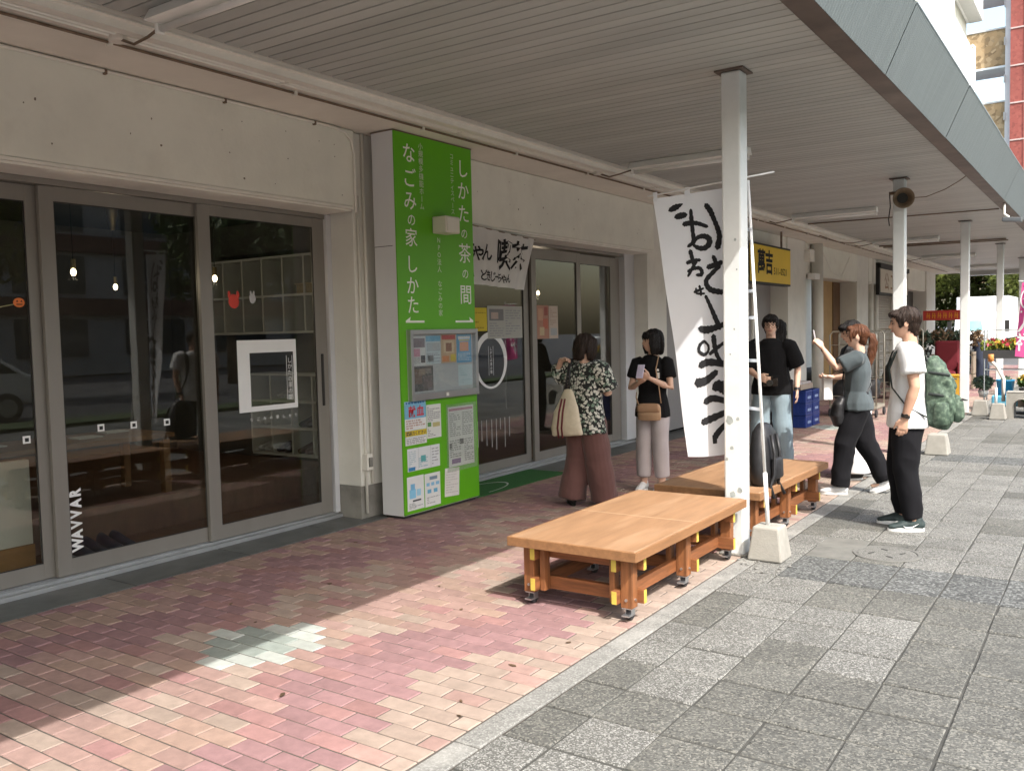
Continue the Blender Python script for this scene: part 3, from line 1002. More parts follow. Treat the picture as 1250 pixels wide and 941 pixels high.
# fascia: dark lower angle and leaning ribbed panels
m_angle = mat('fascia_angle', (.105, .08, .065), .5, .35, 3, coords='World', stain=.6, stain_col=(.25, .215, .18), sscale=1.2, metal=.2)
MB().box(CX1 + .002, -1.292, -6, 34.5, 3.205, 3.225).build('fascia_angle', m_angle, cp)
MB().box(CX1 - .003, CX1 + .001, -6, 34.5, 3.205, CZ - .002).build('fascia_angle', m_angle, cp)
MB().box(CX1 + .002, CX1 + .05, -6, 34.5, 3.226, 3.56).build('fascia_core', m_angle, cp)
m_fas = mat('fascia_metal', (.19, .22, .23), .42, .10, 2.5, metal=.25, coords='World', stretch=(1, 9, .25), stain=.35, stain_col=(.16, .19, .20), sscale=2.0)
fz0, fz1, fx0, fx1 = 3.20, 3.625, -1.285, -1.095
L_ = 2.46
fm = MB()
rib = .041
nr = int(L_ / rib)
vs, fs = [], []
for i in range(nr):
    for (dy, d) in ((0, 0), (.014, 0), (.018, .0032), (.037, .0032)):
        y = i * rib + dy
        nx, nz = .913, -.408
        vs += [(fx0 + nx * d, y, fz0 + nz * d), (fx1 + nx * d, y, fz1 + nz * d)]
k = len(vs) // 2
for i in range(k - 1):
    fs.append((2 * i, 2 * i + 2, 2 * i + 3, 2 * i + 1))
fm.add(vs, fs)
fm.box(fx1 - .03, fx1 + .004, 0, (nr - 1) * rib, fz1 - .002, fz1 + .01)
f0 = fm.build('fascia_panel', m_fas, cp, local=True)
f0.location = (-wloc(cp).x, -6.05 + .0 - wloc(cp).y, 0)
for i in range(1, 16):
    o = f0.copy(); C.objects.link(o); o.parent = cp; o.location = f0.location + Vector((random.uniform(-.002, .002), i * (L_ + .02), 0))
MB().box(fx1 - .3, fx1 - .02, -6, 34.5, fz1 - .03, fz1 + .006).build('fascia_cap', m_fas, cp)
# posts
m_post = mat('post_white_paint', (.70, .72, .71), .55, .05, 3, coords='World', bump=.35, bscale=22, stain=.16, stain_col=(.42, .45, .43), sscale=4)
m_peel = mat('peeled_patch', (.34, .37, .36), .8, .2, 20)
PY = [5.82, 11.36, 16.9, 22.42, 27.9, 33.3, .3, -5.2]
for i, y in enumerate(PY):
    x0, x1 = -2.222, -2.088
    b = MB(); b.box(x0, x1, y, y + .14, 0, CZ - .014)
    p_ = b.build('post', m_post, cp, bevel=.012)
    MB().box(x0 - .035, x1 + .03, y - .03, y + .17, CZ - .013, CZ - .002).build('cap_plate', m_angle, p_)
    if i < 3:
        MB().box(x0 - .03, x1 + .03, y - .03, y + .17, .003, .012).build('base_plate', m_plinth, p_)
    if i == 0:
        for (px, pz, s) in ((-2.18, .93, .03), (-2.12, .94, .013), (-2.2, .66, .012), (-2.165, .74, .014), (-2.14, 1.55, .007), (-2.17, 1.38, .006), (-2.11, .45, .02), (-2.16, .42, .022), (-2.13, 2.15, .01), (-2.12, 1.95, .006)):
            b = MB(); poly = [(px + math.cos(a) * s * random.uniform(.7, 1.1), pz + math.sin(a) * s * 1.15 * random.uniform(.7, 1.1)) for a in np.linspace(0, 6.28, 10)[:-1]]
            b.prism(poly, 0, .0012, Matrix(((1, 0, 0, 0), (0, 0, -1, y - .0002), (0, 1, 0, 0), (0, 0, 0, 1))))
            b.build('peeled_patch', m_peel, p_)
        for (pz, s) in ((.95, .012), (1.1, .008), (.7, .018), (1.9, .008), (1.45, .007)):
            b = MB(); b.box(x1 + .0003, x1 + .0012, y + .05, y + .05 + s * 1.4, pz, pz + s * 1.7); b.build('peeled_patch', m_peel, p_)
# fluorescent fittings
m_fix = mat('fitting_white', (.85, .85, .81), .45, .05, 5)
m_tube = mat('tube_white', (.80, .80, .77), .3, .04, 5)
names = ['unlit fluorescent ceiling fitting nearest the camera, at the top left', 'unlit fluorescent ceiling fitting left of the near post, over the flag', 'unlit fluorescent ceiling fitting left of the second post',
         'unlit fluorescent ceiling fitting just behind the second post', 'unlit fluorescent ceiling fitting seen between third and fourth posts', 'farthest unlit fluorescent ceiling fitting']
for i in range(6):
    y = 2.9 + 5.5 * i
    ft = empty('ceiling_light', (-3.55, y, CZ), label=names[i], cat='ceiling light', group='fluorescent ceiling fittings')
    x0, x1 = -4.17, -2.93
    b = MB(); b.prism([(-.05, 0), (.05, 0), (.085, -.062), (.07, -.066), (-.07, -.066), (-.085, -.062)], x0, x1, Matrix(((0, 0, 1, 0), (1, 0, 0, y), (0, 1, 0, CZ - .003), (0, 0, 0, 1))))
    b.build('housing', m_fix, ft)
    b = MB(); b.tube([(x0 + .03, y, CZ - .095), (x1 - .03, y, CZ - .095)], .0185, 12); b.build('tube', m_tube, ft, smooth=True)
    for x in (x0 + .012, x1 - .012):
        MB().box(x - .012, x + .012, y - .024, y + .024, CZ - .12, CZ - .064).build('lamp_holder', m_fix, ft, bevel=.006)
# cross wires and conduits under the far ceiling
conduit([(-4.3, 15.2, CZ - .02), (-1.5, 15.4, CZ - .02)], .01, m_brown, 'cross_conduit', cp)
conduit([(-4.3, 20.6, CZ - .03), (-1.9, 20.9, CZ - .03)], .016, m_brown, 'cross_conduit', cp)
conduit([(-4.3, 21.0, CZ - .03), (-1.9, 21.3, CZ - .03)], .012, m_brown, 'cross_conduit', cp)
MB().box(-4.3, -1.45, 33.9, 34.4, CZ - .14, CZ - .003).build('end_beam', m_board, cp)
conduit([(-4.6, 17.0, SZ - .03), (-4.4, 17.6, SZ - .13), (-4.3, 18.3, SZ - .1), (-4.2, 18.9, CZ - .04)], .009, m_brown, 'loose_cable', cp)
conduit([(-5.15, 19.2, SZ - .1), (-5.15, 20.0, SZ - .55), (-5.15, 20.8, SZ - .62), (-5.15, 21.6, SZ - .12)], .008, m_pipe, 'loose_cable', ab)
# round horn loudspeaker on the second post
hs = empty('loudspeaker', (-2.1, 11.3, 3.03), label='round brown horn loudspeaker strapped high on the second post', cat='loudspeaker')
ax = Vector((.35, -1, -.12)).normalized().to_track_quat('Z', 'Y').to_matrix()
m_horn = mat('horn_tan', (.20, .145, .095), .55, .15, 8)
b = MB(); b.lathe((-2.10, 11.31, 3.03), [(.001, -.13), (.05, -.13), (.07, -.11), (.085, -.05), (.115, .06), (.12, .07), (.112, .068), (.085, .03), (.06, -.02)], 28, ax); b.build('horn', m_horn, hs, smooth=True)
b = MB(); b.lathe((-2.10, 11.31, 3.03), [(.001, -.015), (.062, -.02)], 24, ax); b.build('throat', m_alud, hs)
MB().tube([(-2.25, 11.33, 3.1), (-2.2, 11.33, 3.1), (-2.12, 11.35, 3.08)], .02, 8).build('bracket', m_brown, hs, smooth=True)
MB().tube([(-2.25, 11.33, 3.12), (-2.24, 11.33, 2.95), (-2.26, 11.33, 2.8), (-2.25, 11.33, 2.72)], .007, 6).build('lead', m_alud, hs, smooth=True)
pts = [(-2.02, 11.35, 3.03), (-1.85, 11.32, 3.02), (-1.65, 11.3, 3.08), (-1.5, 11.3, 3.16), (-1.43, 11.3, 3.21)]
MB().tube(pts, .005, 6).thing('speaker_wire', m_brown, 'thin wire sagging from the loudspeaker to the canopy edge', 'wire')
# small floodlight under the canopy edge far right
fl = empty('floodlight', (-1.25, 14.2, 3.2), label='small dark floodlight hanging from the canopy edge at far right', cat='floodlight')
MB().tube([(-1.32, 14.2, 3.2), (-1.32, 14.2, 3.05), (-1.26, 14.2, 3.0)], .018, 8).build('arm', m_trim, fl, smooth=True)
MB().obox((-1.22, 14.2, 2.96), .24, .17, .06, Matrix.Rotation(.1, 3, 'Y')).build('head', mat('flood_dark', (.1, .11, .12), .4), fl, bevel=.01)
# ------------------------------------------------------------------ tall green sign pillar
m_green = mat('sign_green', (.115, .42, .008), .34, .05, 1.5, coords='World', spec=.45)
m_sgrey = mat('sign_side_grey', (.68, .69, .70), .45, .03, 2, metal=.0, coords='World')
m_swhite = mat('letter_white', (.85, .86, .78), .5, .02)
SXF = -4.955
sg = empty('sign_pillar', (-5.08, 6.15, 0), label='tall bright green sign pillar with white vertical Japanese lettering', cat='sign')
MB().box(-5.205, SXF - .012, 5.605, 6.668, .025, 3.262 - .004).build('body', m_sgrey, sg, bevel=.004)
for z_ in (.6, 1.8, 2.9):
    MB().box(-5.298, -5.206, 5.75, 5.8, z_, z_ + .05).build('wall_bracket', m_brown, sg)
MB().box(SXF - .0115, SXF, 5.605, 6.668, .035, 3.25).build('face_panel', m_green, sg)
MB().box(-5.208, SXF + .003, 5.60, 6.673, 3.252, 3.259).build('top_edge', m_brown, sg)
MB().box(-5.19, SXF - .03, 5.63, 6.64, .0, .024).build('base', m_alud, sg)
MB().box(-5.2, -5.0, 5.6025, 5.6045, 2.305, 2.31).build('seam', m_alud, sg)
U, V = (0, 1, 0), (0, 0, 1)
def col(text, y, z0, size, pitch, bold, m=m_swhite, wx=1.0):
    b = MB(); put_text(b, text, (SXF + .0005, y, z0), U, V, size, pitch, bold=bold, wx=wx, lift=.002)
    return b.build('lettering', m, sg)
for (ch, z, s) in (('な', 3.09, .175), ('ご', 2.885, .175), ('み', 2.695, .175), ('の', 2.535, .115), ('家', 2.385, .165), ('し', 2.16, .165), ('か', 1.98, .165), ('た', 1.815, .165)):
    col(ch, 5.79 if ch != 'の' else 5.80, z, s, s, .004)
for (ch, z, s) in (('し', 3.06, .175), ('か', 2.86, .175), ('た', 2.655, .175), ('の', 2.475, .105), ('茶', 2.295, .19), ('の', 2.11, .105), ('間', 1.92, .19)):
    col(ch, 6.535, z, s, s, .004)
m_sw2 = mat('letter_pale', (.62, .70, .50), .5, .02)
col('小規模多機能ホーム', 5.945, 3.17, .062, .0635, .006, m_sw2)
col('コミュニティスペース', 6.375, 3.15, .055, .0545, .006, m_sw2)
col('NPO法人 なごみの家', 6.16, 2.39, .06, .064, .006, m_sw2)
b = MB()
b.box(SXF + .001, SXF + .004, 5.69, 5.93, 1.665, 1.683); b.add([(SXF + .004, 5.69, 1.683), (SXF + .004, 5.74, 1.683), (SXF + .004, 5.75, 1.715)], [(0, 1, 2)])
b.build('arrow', m_swhite, sg)
b = MB()
b.box(SXF + .001, SXF + .004, 6.37, 6.635, 1.665, 1.683); b.add([(SXF + .004, 6.635, 1.683), (SXF + .004, 6.585, 1.683), (SXF + .004, 6.575, 1.715)], [(0, 1, 2)])
b.build('arrow', m_swhite, sg)
# white box lamp on the sign
lb = empty('box_lamp', (-4.9, 6.2, 2.5), label='small cream box lamp mounted on the green sign pillar', cat='lamp')
MB().box(SXF + .001, -4.80, 6.075, 6.275, 2.44, 2.585).build('housing', mat('lamp_cream', (.68, .65, .57), .45, .03), lb, bevel=.01)
MB().box(-4.799, -4.792, 6.09, 6.26, 2.452, 2.573).build('cover', mat('lamp_cover', (.72, .70, .62), .3, .03), lb, bevel=.004)
# notice case
nc = empty('notice_case', (-4.93, 6.16, 1.0), label='silver framed glass notice case on the green sign pillar', cat='notice board')
m_case = mat('case_silver', (.42, .42, .42), .35, .06, 4, metal=.7)
cy0, cy1, cz0, cz1 = 5.69, 6.64, 1.0, 1.605
MB().box(SXF + .001, SXF + .008, cy0, cy1, cz0, cz1).build('back_panel', mat('case_back', (.50, .50, .49), .7, .04), nc)
for (a, b_, c_, d) in ((cy0, cy0 + .035, cz0, cz1), (cy1 - .035, cy1, cz0, cz1), (cy0 + .035, cy1 - .035, cz1 - .04, cz1), (cy0 + .035, cy1 - .035, cz0, cz0 + .06)):
    MB().box(SXF + .008, SXF + .05, a, b_, c_, d).build('frame', m_case, nc, bevel=.003)
MB().box(SXF + .044, SXF + .047, cy0 + .034, cy1 - .034, cz0 + .059, cz1 - .039).build('pane', glass('case_glass', (.93, .95, .95), 1.5, film=.05, film_col=(.75, .78, .8)), nc)
MB().box(SXF + .05, SXF + .056, 6.15, 6.18, 1.015, 1.045).build('lock', m_trim, nc)

# printed sheets: paper + blocks of print
def rgb(*c): return c
def sheet(name, y0, y1, z0, z1, paper, blocks, label, x=SXF + .0015, tilt=0.0, texts=(), group=None, cat='notice'):
    t = empty(name, (x, (y0 + y1) / 2, z0), label=label, cat=cat, group=group)
    cyy, czz = (y0 + y1) / 2, (z0 + z1) / 2
    def rp(u, v, d):
        y = y0 + (y1 - y0) * u - cyy; z = z0 + (z1 - z0) * v - czz
        return (x + d, cyy + y * math.cos(tilt) - z * math.sin(tilt), czz + y * math.sin(tilt) + z * math.cos(tilt))
    def rect(b, u0, u1, v0, v1, d):
        b.quad(rp(u0, v0, d), rp(u1, v0, d), rp(u1, v1, d), rp(u0, v1, d))
    b = MB(); rect(b, 0, 1, 0, 1, .0012); rect(b, 1, 0, 0, 1, .0002)
    b.build('paper', mat('paper_%s' % '_'.join(str(int(c_ * 100)) for c_ in paper), paper, .75, .03), t)
    cols, byc = [], {}
    for (u0, u1, v0, v1, c_) in blocks:
        byc.setdefault(c_, []).append((u0, u1, v0, v1))
    for i, (c_, rs) in enumerate(byc.items()):
        b = MB()
        for r_ in rs: rect(b, *r_, .0022 + .0004 * i)
        b.build('print', mat('ink_%s' % '_'.join(str(int(k * 100)) for k in c_), c_, .7, .06, 30), t)
    for (s, u, v, size, c_, vert, bold) in texts:
        b = MB(); put_text(b, s, rp(u, v, .004), (0, 1, 0), (0, 0, 1), size, vertical=vert, bold=bold)
        b.build('lettering', mat('ink_%s' % '_'.join(str(int(k * 100)) for k in c_), c_, .7, .06, 30), t)
    return t
K, GR, BL, RD, YL, OR, PK, WH, SKY, BRN, GRN = (.06, .06, .07), (.30, .30, .31), (.05, .22, .45), (.55, .06, .05), (.70, .52, .04), (.70, .26, .08), (.62, .30, .38), (.74, .74, .72), (.16, .42, .60), (.25, .10, .05), (.12, .30, .10)
def lines(u0, u1, v0, v1, n, c_=GR, fill=.45, seed=0):
    r_ = random.Random(seed * 31 + n)
    out = []
    for i in range(n):
        v = v1 - (v1 - v0) * (i + .5) / n
        h = (v1 - v0) / n * fill / 2
        u = u0
        while u < u1 - .03:
            w_ = r_.uniform(.04, .16)
            e = min(u + w_, u1)
            out.append((u, e, v - h, v + h, c_))
            u = e + r_.uniform(.015, .04)
            if r_.random() < .12: break
    return out
XC = SXF + .0095
sheet('flyer', 5.735, 5.925, 1.30, 1.545, WH, [(.05, .95, .62, .95, (.25, .2, .22)), (.05, .6, .3, .58, PK), (.65, .95, .08, .34, K)] + lines(.05, .6, .05, .28, 5, seed=1), 'leftmost flyer of the upper row in the notice case', XC, cat='flyer', group='flyers in the notice case')
sheet('flyer', 5.93, 6.13, 1.305, 1.55, (.60, .68, .72), [(.0, 1, .8, 1, SKY), (.05, .95, .45, .75, (.45, .5, .52)), (.1, .5, .1, .3, GR)] + lines(.05, .95, .05, .4, 6, seed=2), 'pale blue flyer second from left in the notice case', XC, cat='flyer', group='flyers in the notice case')
sheet('flyer', 6.14, 6.355, 1.305, 1.56, (.62, .42, .25), [(.05, .95, .82, .97, RD), (.15, .85, .35, .78, (.72, .55, .35)), (.3, .7, .4, .7, BRN), (.6, .95, .05, .3, YL), (.05, .5, .05, .25, OR)], 'orange and brown food flyer in the notice case', XC, cat='flyer', group='flyers in the notice case')
sheet('flyer', 6.365, 6.585, 1.30, 1.56, (.10, .36, .60), [(.2, .8, .4, .72, OR), (.1, .9, .82, .92, WH), (.15, .85, .76, .8, YL)] + lines(.08, .92, .06, .34, 6, (.6, .7, .75), seed=3), 'blue flyer with an orange patch in the notice case', XC, cat='flyer', group='flyers in the notice case')
sheet('flyer', 5.745, 6.02, 1.075, 1.29, (.07, .06, .055), [(.05, .45, .3, .9, (.16, .10, .07)), (.5, .95, .1, .6, (.12, .09, .08)), (.3, .6, .65, .9, (.28, .2, .14)), (.6, .9, .7, .9, (.22, .18, .15))], 'dark photograph at lower left in the notice case', XC, cat='flyer', group='flyers in the notice case')
sheet('flyer', 6.38, 6.59, 1.09, 1.28, (.55, .66, .68), lines(.1, .9, .1, .9, 7, (.42, .55, .58), seed=4), 'pale blue note at lower right in the notice case', XC, cat='flyer', group='flyers in the notice case')
# loose posters on the lower pillar
sheet('poster', 5.635, 5.915, .625, .998, (.35, .55, .70), [(0, 1, .60, .93, (.20, .45, .62)), (0, 1, .34, .60, WH), (0, 1, .20, .33, YL), (0, 1, 0, .19, WH)] + lines(.05, .95, .22, .31, 2, K, .7, 5) + lines(.05, .95, .02, .17, 4, GR, .5, 6) + lines(.05, .95, .36, .58, 4, (.5, .35, .3), .6, 7) + lines(.05, .95, .93, .99, 1, BL, .7, 8),
      'blood donation poster with red characters in the lower left of the green pillar', texts=[('献', .34, .765, .10, (.60, .04, .05), False, .02), ('血', .72, .765, .10, (.60, .04, .05), False, .02), ('ご協力ください', .1, .265, .036, K, False, .02)], cat='poster')
sheet('poster', 5.922, 6.12, .655, .95, (.70, .71, .66), lines(.05, .95, .5, .95, 8, GR, .5, 9) + lines(.05, .95, .05, .3, 5, GR, .5, 10) + [(.05, .3, .35, .48, GRN), (.4, .9, .33, .46, (.5, .45, .2))], 'densely printed white sheet right of the blood donation poster', cat='poster')
pocket = sheet('poster', 6.22, 6.60, .36, .905, (.68, .67, .69), [(.03, .97, .93, .97, (.45, .2, .3)), (.03, .12, .3, .4, K), (.42, .58, .36, .45, K), (.1, .45, .05, .13, (.22, .12, .3))] + lines(.04, .47, .5, .9, 12, GR, .45, 11) + lines(.53, .96, .5, .9, 12, GR, .45, 12) + lines(.04, .47, .15, .45, 8, GR, .5, 13) + lines(.6, .96, .06, .45, 11, GR, .5, 14), 'tall newsletter in a clear sleeve at the right of the green pillar', cat='poster')
MB().box(SXF + .005, SXF + .0062, 6.19, 6.645, .32, .93).build('clear_sleeve', glass('sleeve', (.93, .95, .93), 1.4, .12, film=.07, film_col=(.8, .85, .75)), pocket)
sheet('poster', 5.655, 6.09, .40, .595, (.70, .72, .72), lines(.03, .25, .1, .9, 9, (.4, .5, .55), .4, 15) + lines(.33, .62, .1, .55, 5, (.35, .5, .55), .5, 16) + [(.4, .55, .35, .62, (.12, .38, .38)), (.02, .22, .02, .18, BL), (.32, .325, 0, 1, GR), (.70, .705, 0, 1, GR)] + lines(.74, .96, .1, .9, 6, GR, .3, 17), 'folded three part leaflet below the blood donation poster', cat='poster')
sheet('poster', 5.64, 5.86, .065, .355, WH, [(.12, .5, .35, .62, (.25, .55, .75)), (.2, .45, .6, .78, (.2, .45, .68)), (.55, .8, .4, .6, (.35, .6, .75)), (.3, .8, .25, .30, K)] + lines(.08, .92, .05, .22, 4, GR, .5, 18), 'white sheet with blue figures at the bottom left of the green pillar', cat='poster')
sheet('poster', 5.872, 6.085, .06, .35, WH, [(.15, .4, .4, .52, SKY), (.55, .8, .4, .52, SKY), (.1, .3, .62, .72, (.25, .5, .7)), (.4, .6, .62, .72, (.25, .5, .7)), (.7, .92, .62, .72, (.25, .5, .7)), (.3, .8, .8, .9, (.2, .28, .35))] + lines(.1, .9, .08, .3, 4, GR, .4, 19), 'white sheet with blue round drawings, second at the bottom of the green pillar', cat='poster')
sheet('poster', 6.15, 6.36, .10, .355, (.72, .70, .66), lines(.08, .92, .1, .9, 9, (.5, .48, .45), .3, 20), 'slightly tilted handwritten sheet under the newsletter', tilt=-.06, cat='poster')

# ------------------------------------------------------------------ cloth banner over the second door
nb = empty('cloth_banner', (-5.2, 7.5, 2.05), label='short white cloth banner with black brush lettering over the second shop door', cat='banner')
m_cloth = mat('banner_cloth', (.80, .79, .77), .9, .04, 6, trans=.25, bump=.15, bscale=300)
m_ink = mat('brush_ink', (.012, .012, .014), .8, .1)
def cloth_pos(u, v):
    y = 6.72 + 1.42 * u - .23 * max(0, (u - .5) * 2) * v * (1 if u > .5 else 0)
    z = 2.635 - .075 * u - (.58 - .03 * u) * v
    x = WX + .03 + .018 * math.sin(u * 17 + v * 2) * v + .008 * math.sin(u * 40 + 1)
    return Vector((x, y, z))
b = MB(); n, k = 48, 14
b.add([cloth_pos(i / n, j / k) for j in range(k + 1) for i in range(n + 1)], [(j * (n + 1) + i, (j + 1) * (n + 1) + i, (j + 1) * (n + 1) + i + 1, j * (n + 1) + i + 1) for j in range(k) for i in range(n)])
b.build('cloth', m_cloth, nb, smooth=True)
def brush(wob, seed):
    def f(x, y):
        return (x + .035 * math.sin(7 * y + seed) + .25 * wob * y, y + .03 * math.sin(9 * x + seed * 2))
    return f
def cloth_text(s, u0, v0, size, pitch, bold, name='lettering'):
    for i, ch in enumerate(s):
        if ch == ' ': continue
        vs, fs = glyph(ch, bold)
        w_ = brush(.35, i * 1.7)
        out = []
        for (x, y) in vs:
            x, y = w_(x, y - .37)
            p = cloth_pos(u0 + (pitch * i + x * size) / 1.42, v0 - y * size / .57)
            p.x += .004
            out.append(p)
        MB().add(out, fs).build(name, m_ink, nb)
cloth_text('ばぁちゃん', .02, .42, .19, .125, .02)
cloth_text('喫茶', .60, .40, .33, .31, .02)
cloth_text('おいしい どきじーちゃん', .02, .83, .115, .084, .018)
MB().tube([(WX + .025, 6.68, 2.64), (WX + .025, 8.16, 2.555)], .006, 6).build('rod', m_brown, nb)

# sheets on the second door
sheet('notice', 7.52, 7.81, 1.585, 1.835, (.66, .52, .05), lines(.08, .92, .55, .92, 4, (.38, .28, .03), .5, 21) + lines(.08, .92, .08, .45, 3, (.38, .28, .03), .5, 22), 'yellow notice on the second shop door beside the green pillar', GX3 + .001)
sheet('notice', 7.82, 8.5, 1.50, 1.86, (.42, .42, .38), [(.05, .45, .55, .9, (.2, .2, .2)), (.1, .3, .6, .8, (.45, .35, .3))] + lines(.5, .95, .1, .9, 10, GR, .4, 23) + lines(.05, .45, .05, .5, 6, GR, .4, 24), 'grey printed notice right of the yellow one on the second shop door', GX3 + .001)
sheet('notice', 8.76, 9.02, 1.48, 1.875, (.40, .22, .16), [(.1, .5, .55, .9, (.5, .3, .2)), (.5, .9, .3, .6, (.45, .15, .1)), (.2, .6, .1, .35, (.5, .4, .25)), (.6, .9, .7, .95, (.3, .1, .08))], 'reddish food poster on the second shop door', GX4 + .001)
sheet('notice', 9.025, 9.23, 1.48, 1.87, (.50, .42, .35), lines(.1, .9, .4, .95, 9, (.35, .25, .2), .4, 25) + [(.15, .85, .1, .32, (.35, .37, .38))], 'beige printed poster right of the reddish food poster', GX4 + .001)
# green doormat with white arc
mt = empty('doormat', (-5.3, 7.2, .0), label='green doormat with a white arc in front of the second shop door', cat='doormat')
b = MB(); b.box(-5.5, -4.99, 6.69, 8.35, .002, .012); b.build('mat', mat('mat_green', (.03, .13, .03), .95, .25, 60, bump=.6, bscale=300), mt, bevel=.004)
b = MB()
for k in range(24):
    a0, a1 = math.pi * (k / 24 - .5), math.pi * ((k + 1) / 24 - .5)
    q = lambda a, r_: (-5.24 + math.sin(a) * r_ * .36, 6.95 + math.cos(a) * r_, .0135)
    b.quad(q(a0, .52), q(a1, .52), q(a1, .55), q(a0, .55))
b.build('arc', mat('mat_white', (.55, .58, .52), .9, .1), mt)
# ------------------------------------------------------------------ wooden bench platforms
m_top = mat('bench_top', (.30, .172, .092), .6, .16, 3.0, stretch=(5, .7, 1), bump=.3, bscale=50, stain=.55, stain_col=(.40, .265, .165), sscale=1.6)
m_edge = mat('bench_edge', (.25, .125, .055), .6, .2, 5, stretch=(5, .6, 6), bump=.25, bscale=60)
m_leg = mat('bench_leg', (.24, .095, .036), .55, .4, 6, stretch=(6, 6, .5), bump=.25, bscale=60)
m_rail = mat('bench_rail', (.22, .083, .031), .55, .4, 6, stretch=(.6, .6, 6), bump=.2, bscale=60)
m_yend = mat('yellow_end_paint', (.58, .44, .08), .6, .1, 30)
m_yedge = mat('bolt_steel', (.55, .55, .55), .3, .1, metal=.9)
m_rub = mat('caster_rubber', (.03, .03, .033), .5, .15)
m_zinc = mat('zinc', (.55, .56, .58), .3, .1, metal=.9)
def bench(loc, rz, label, W=.79, Ln=1.66, H=.405):
    t = empty('platform_bench', loc, rz, label, 'bench', 'wooden platform benches')
    hw = W / 2
    B_ = lambda: MB()
    half = Ln / 2
    for k in (0, 1):
        b = B_(); b.box(-hw, hw, k * half + (.003 if k else 0), (k + 1) * half - (0 if k else .003), H - .05, H)
        b.build('top_board', m_top, t, bevel=.006, local=True)
    MB().box(-hw + .002, hw - .002, half - .0028, half + .0028, H - .03, H - .0005).build('seam_highlight', mat('seam_highlight_pale', (.48, .34, .22), .6, .1), t, local=True)  # pale strip paints in the light caught along the board seam
    # edging strips
    b = B_(); b.box(-hw - .012, hw + .012, -.013, -.0015, H - .056, H - .003); b.build('edge_strip', m_edge, t, bevel=.003, local=True)
    b = B_(); b.box(hw + .0015, hw + .013, 0, Ln, H - .056, H - .003); b.build('edge_strip', m_edge, t, bevel=.003, local=True)
    b = B_(); b.box(-hw - .013, -hw - .0015, 0, Ln, H - .056, H - .003); b.build('edge_strip', m_edge, t, bevel=.003, local=True)
    px = hw - .085
    z0, zt = .075, H - .052
    ys = [.095, .82, 1.545]
    for y in ys:
        for s in (-1, 1):
            x = s * px
            lg = B_().box(x - .034, x + .034, y - .034, y + .034, z0, zt).build('leg', m_leg, t, bevel=.003, local=True)
            B_().box(x - s * .088 - .016, x - s * .088 + .016, y - .03, y + .03, z0 + .018, zt - .001).build('inner_post', m_leg, t, bevel=.003, local=True)
            B_().tube([(x + .034 * s, y, z0 + .045), (x + .042 * s, y, z0 + .045)], .008, 8).build('bolt', m_yedge, lg, local=True)
            B_().tube([(x, y - .034, z0 + .045), (x, y - .041, z0 + .045)], .008, 8).build('bolt', m_yedge, lg, local=True)
            # caster
            cz = .036
            w_ = B_(); w_.tube([(x - .012, y + .012, cz), (x + .012, y + .012, cz)], .034, 16); cs_ = w_.build('caster', m_rub, t, local=True, bevel=.004)
            f = B_(); f.box(x - .03, x + .03, y - .03, y + .03, z0 - .006, z0 - .0005)
            f.box(x - .019, x - .015, y - .012, y + .03, cz - .008, z0 - .006); f.box(x + .015, x + .019, y - .012, y + .03, cz - .008, z0 - .006)
            f.box(x - .022, x + .022, y - .05, y - .012, cz - .004, cz + .004)
            f.build('fork', m_zinc, cs_, local=True)
        # cross rails: lower and upper, beside the legs, ends painted yellow
        for (z, h, yo) in ((z0 + .055, .075, .052), (zt - .045, .07, .052)):
            yy = y + yo if y < 1 else y - yo
            r_ = B_().box(-hw + .015, hw - .015, yy - .0165, yy + .0165, z - h / 2, z + h / 2).build('cross_rail', m_rail, t, bevel=.003, local=True)
            for s in (-1, 1):
                B_().box(s * (hw - .0145) - .0008, s * (hw - .0145) + .0012, yy - .0145, yy + .0145, z - h / 2 + .002, z + h / 2 - .002).build('painted_end', m_yend, r_, local=True)
    # long rails
    for s in (-1, 1):
        x = s * (px - .052)
        for (z, h) in ((z0 + .06, .075), (zt - .045, .07)):
            if z > .2:
                z += .001
            r_ = B_().box(x - .0165, x + .0165, .02, Ln - .02, z - h / 2 + .001, z + h / 2 - .001).build('long_rail', m_rail, t, bevel=.003, local=True)
            for (yy) in (.0195, Ln - .0195):
                B_().box(x - .0145, x + .0145, yy - .001, yy + .001, z - h / 2 + .003, z + h / 2 - .003).build('painted_end', m_yend, r_, local=True)
    return t
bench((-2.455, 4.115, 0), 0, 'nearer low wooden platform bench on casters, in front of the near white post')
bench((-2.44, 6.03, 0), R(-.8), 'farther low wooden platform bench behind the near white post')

# ------------------------------------------------------------------ concrete flag block, pole and flag
m_blk = mat('block_concrete', (.30, .29, .26), .9, .12, 10, bump=.5, bscale=90, stain=.3, stain_col=(.21, .20, .18))
def frustum(b, c_, w0, w1, h, d0=None, d1=None):
    d0 = d0 or w0; d1 = d1 or w1
    x, y, z = c_
    vs = [(x - w0 / 2, y - d0 / 2, z), (x + w0 / 2, y - d0 / 2, z), (x + w0 / 2, y + d0 / 2, z), (x - w0 / 2, y + d0 / 2, z),
          (x - w1 / 2, y - d1 / 2, z + h), (x + w1 / 2, y - d1 / 2, z + h), (x + w1 / 2, y + d1 / 2, z + h), (x - w1 / 2, y + d1 / 2, z + h)]
    return b.add(vs, [(3, 2, 1, 0), (4, 5, 6, 7), (0, 1, 5, 4), (1, 2, 6, 5), (2, 3, 7, 6), (3, 0, 4, 7)])
o = frustum(MB(), (-1.915, 5.84, .003), .235, .175, .225).thing('flag_block', m_blk, 'chipped grey concrete block holding the tall flag pole', 'concrete block', bevel=.012)
fl = empty('vertical_flag', (-1.93, 5.85, .22), label='tall white vertical flag with black brush lettering behind the near post', cat='flag')
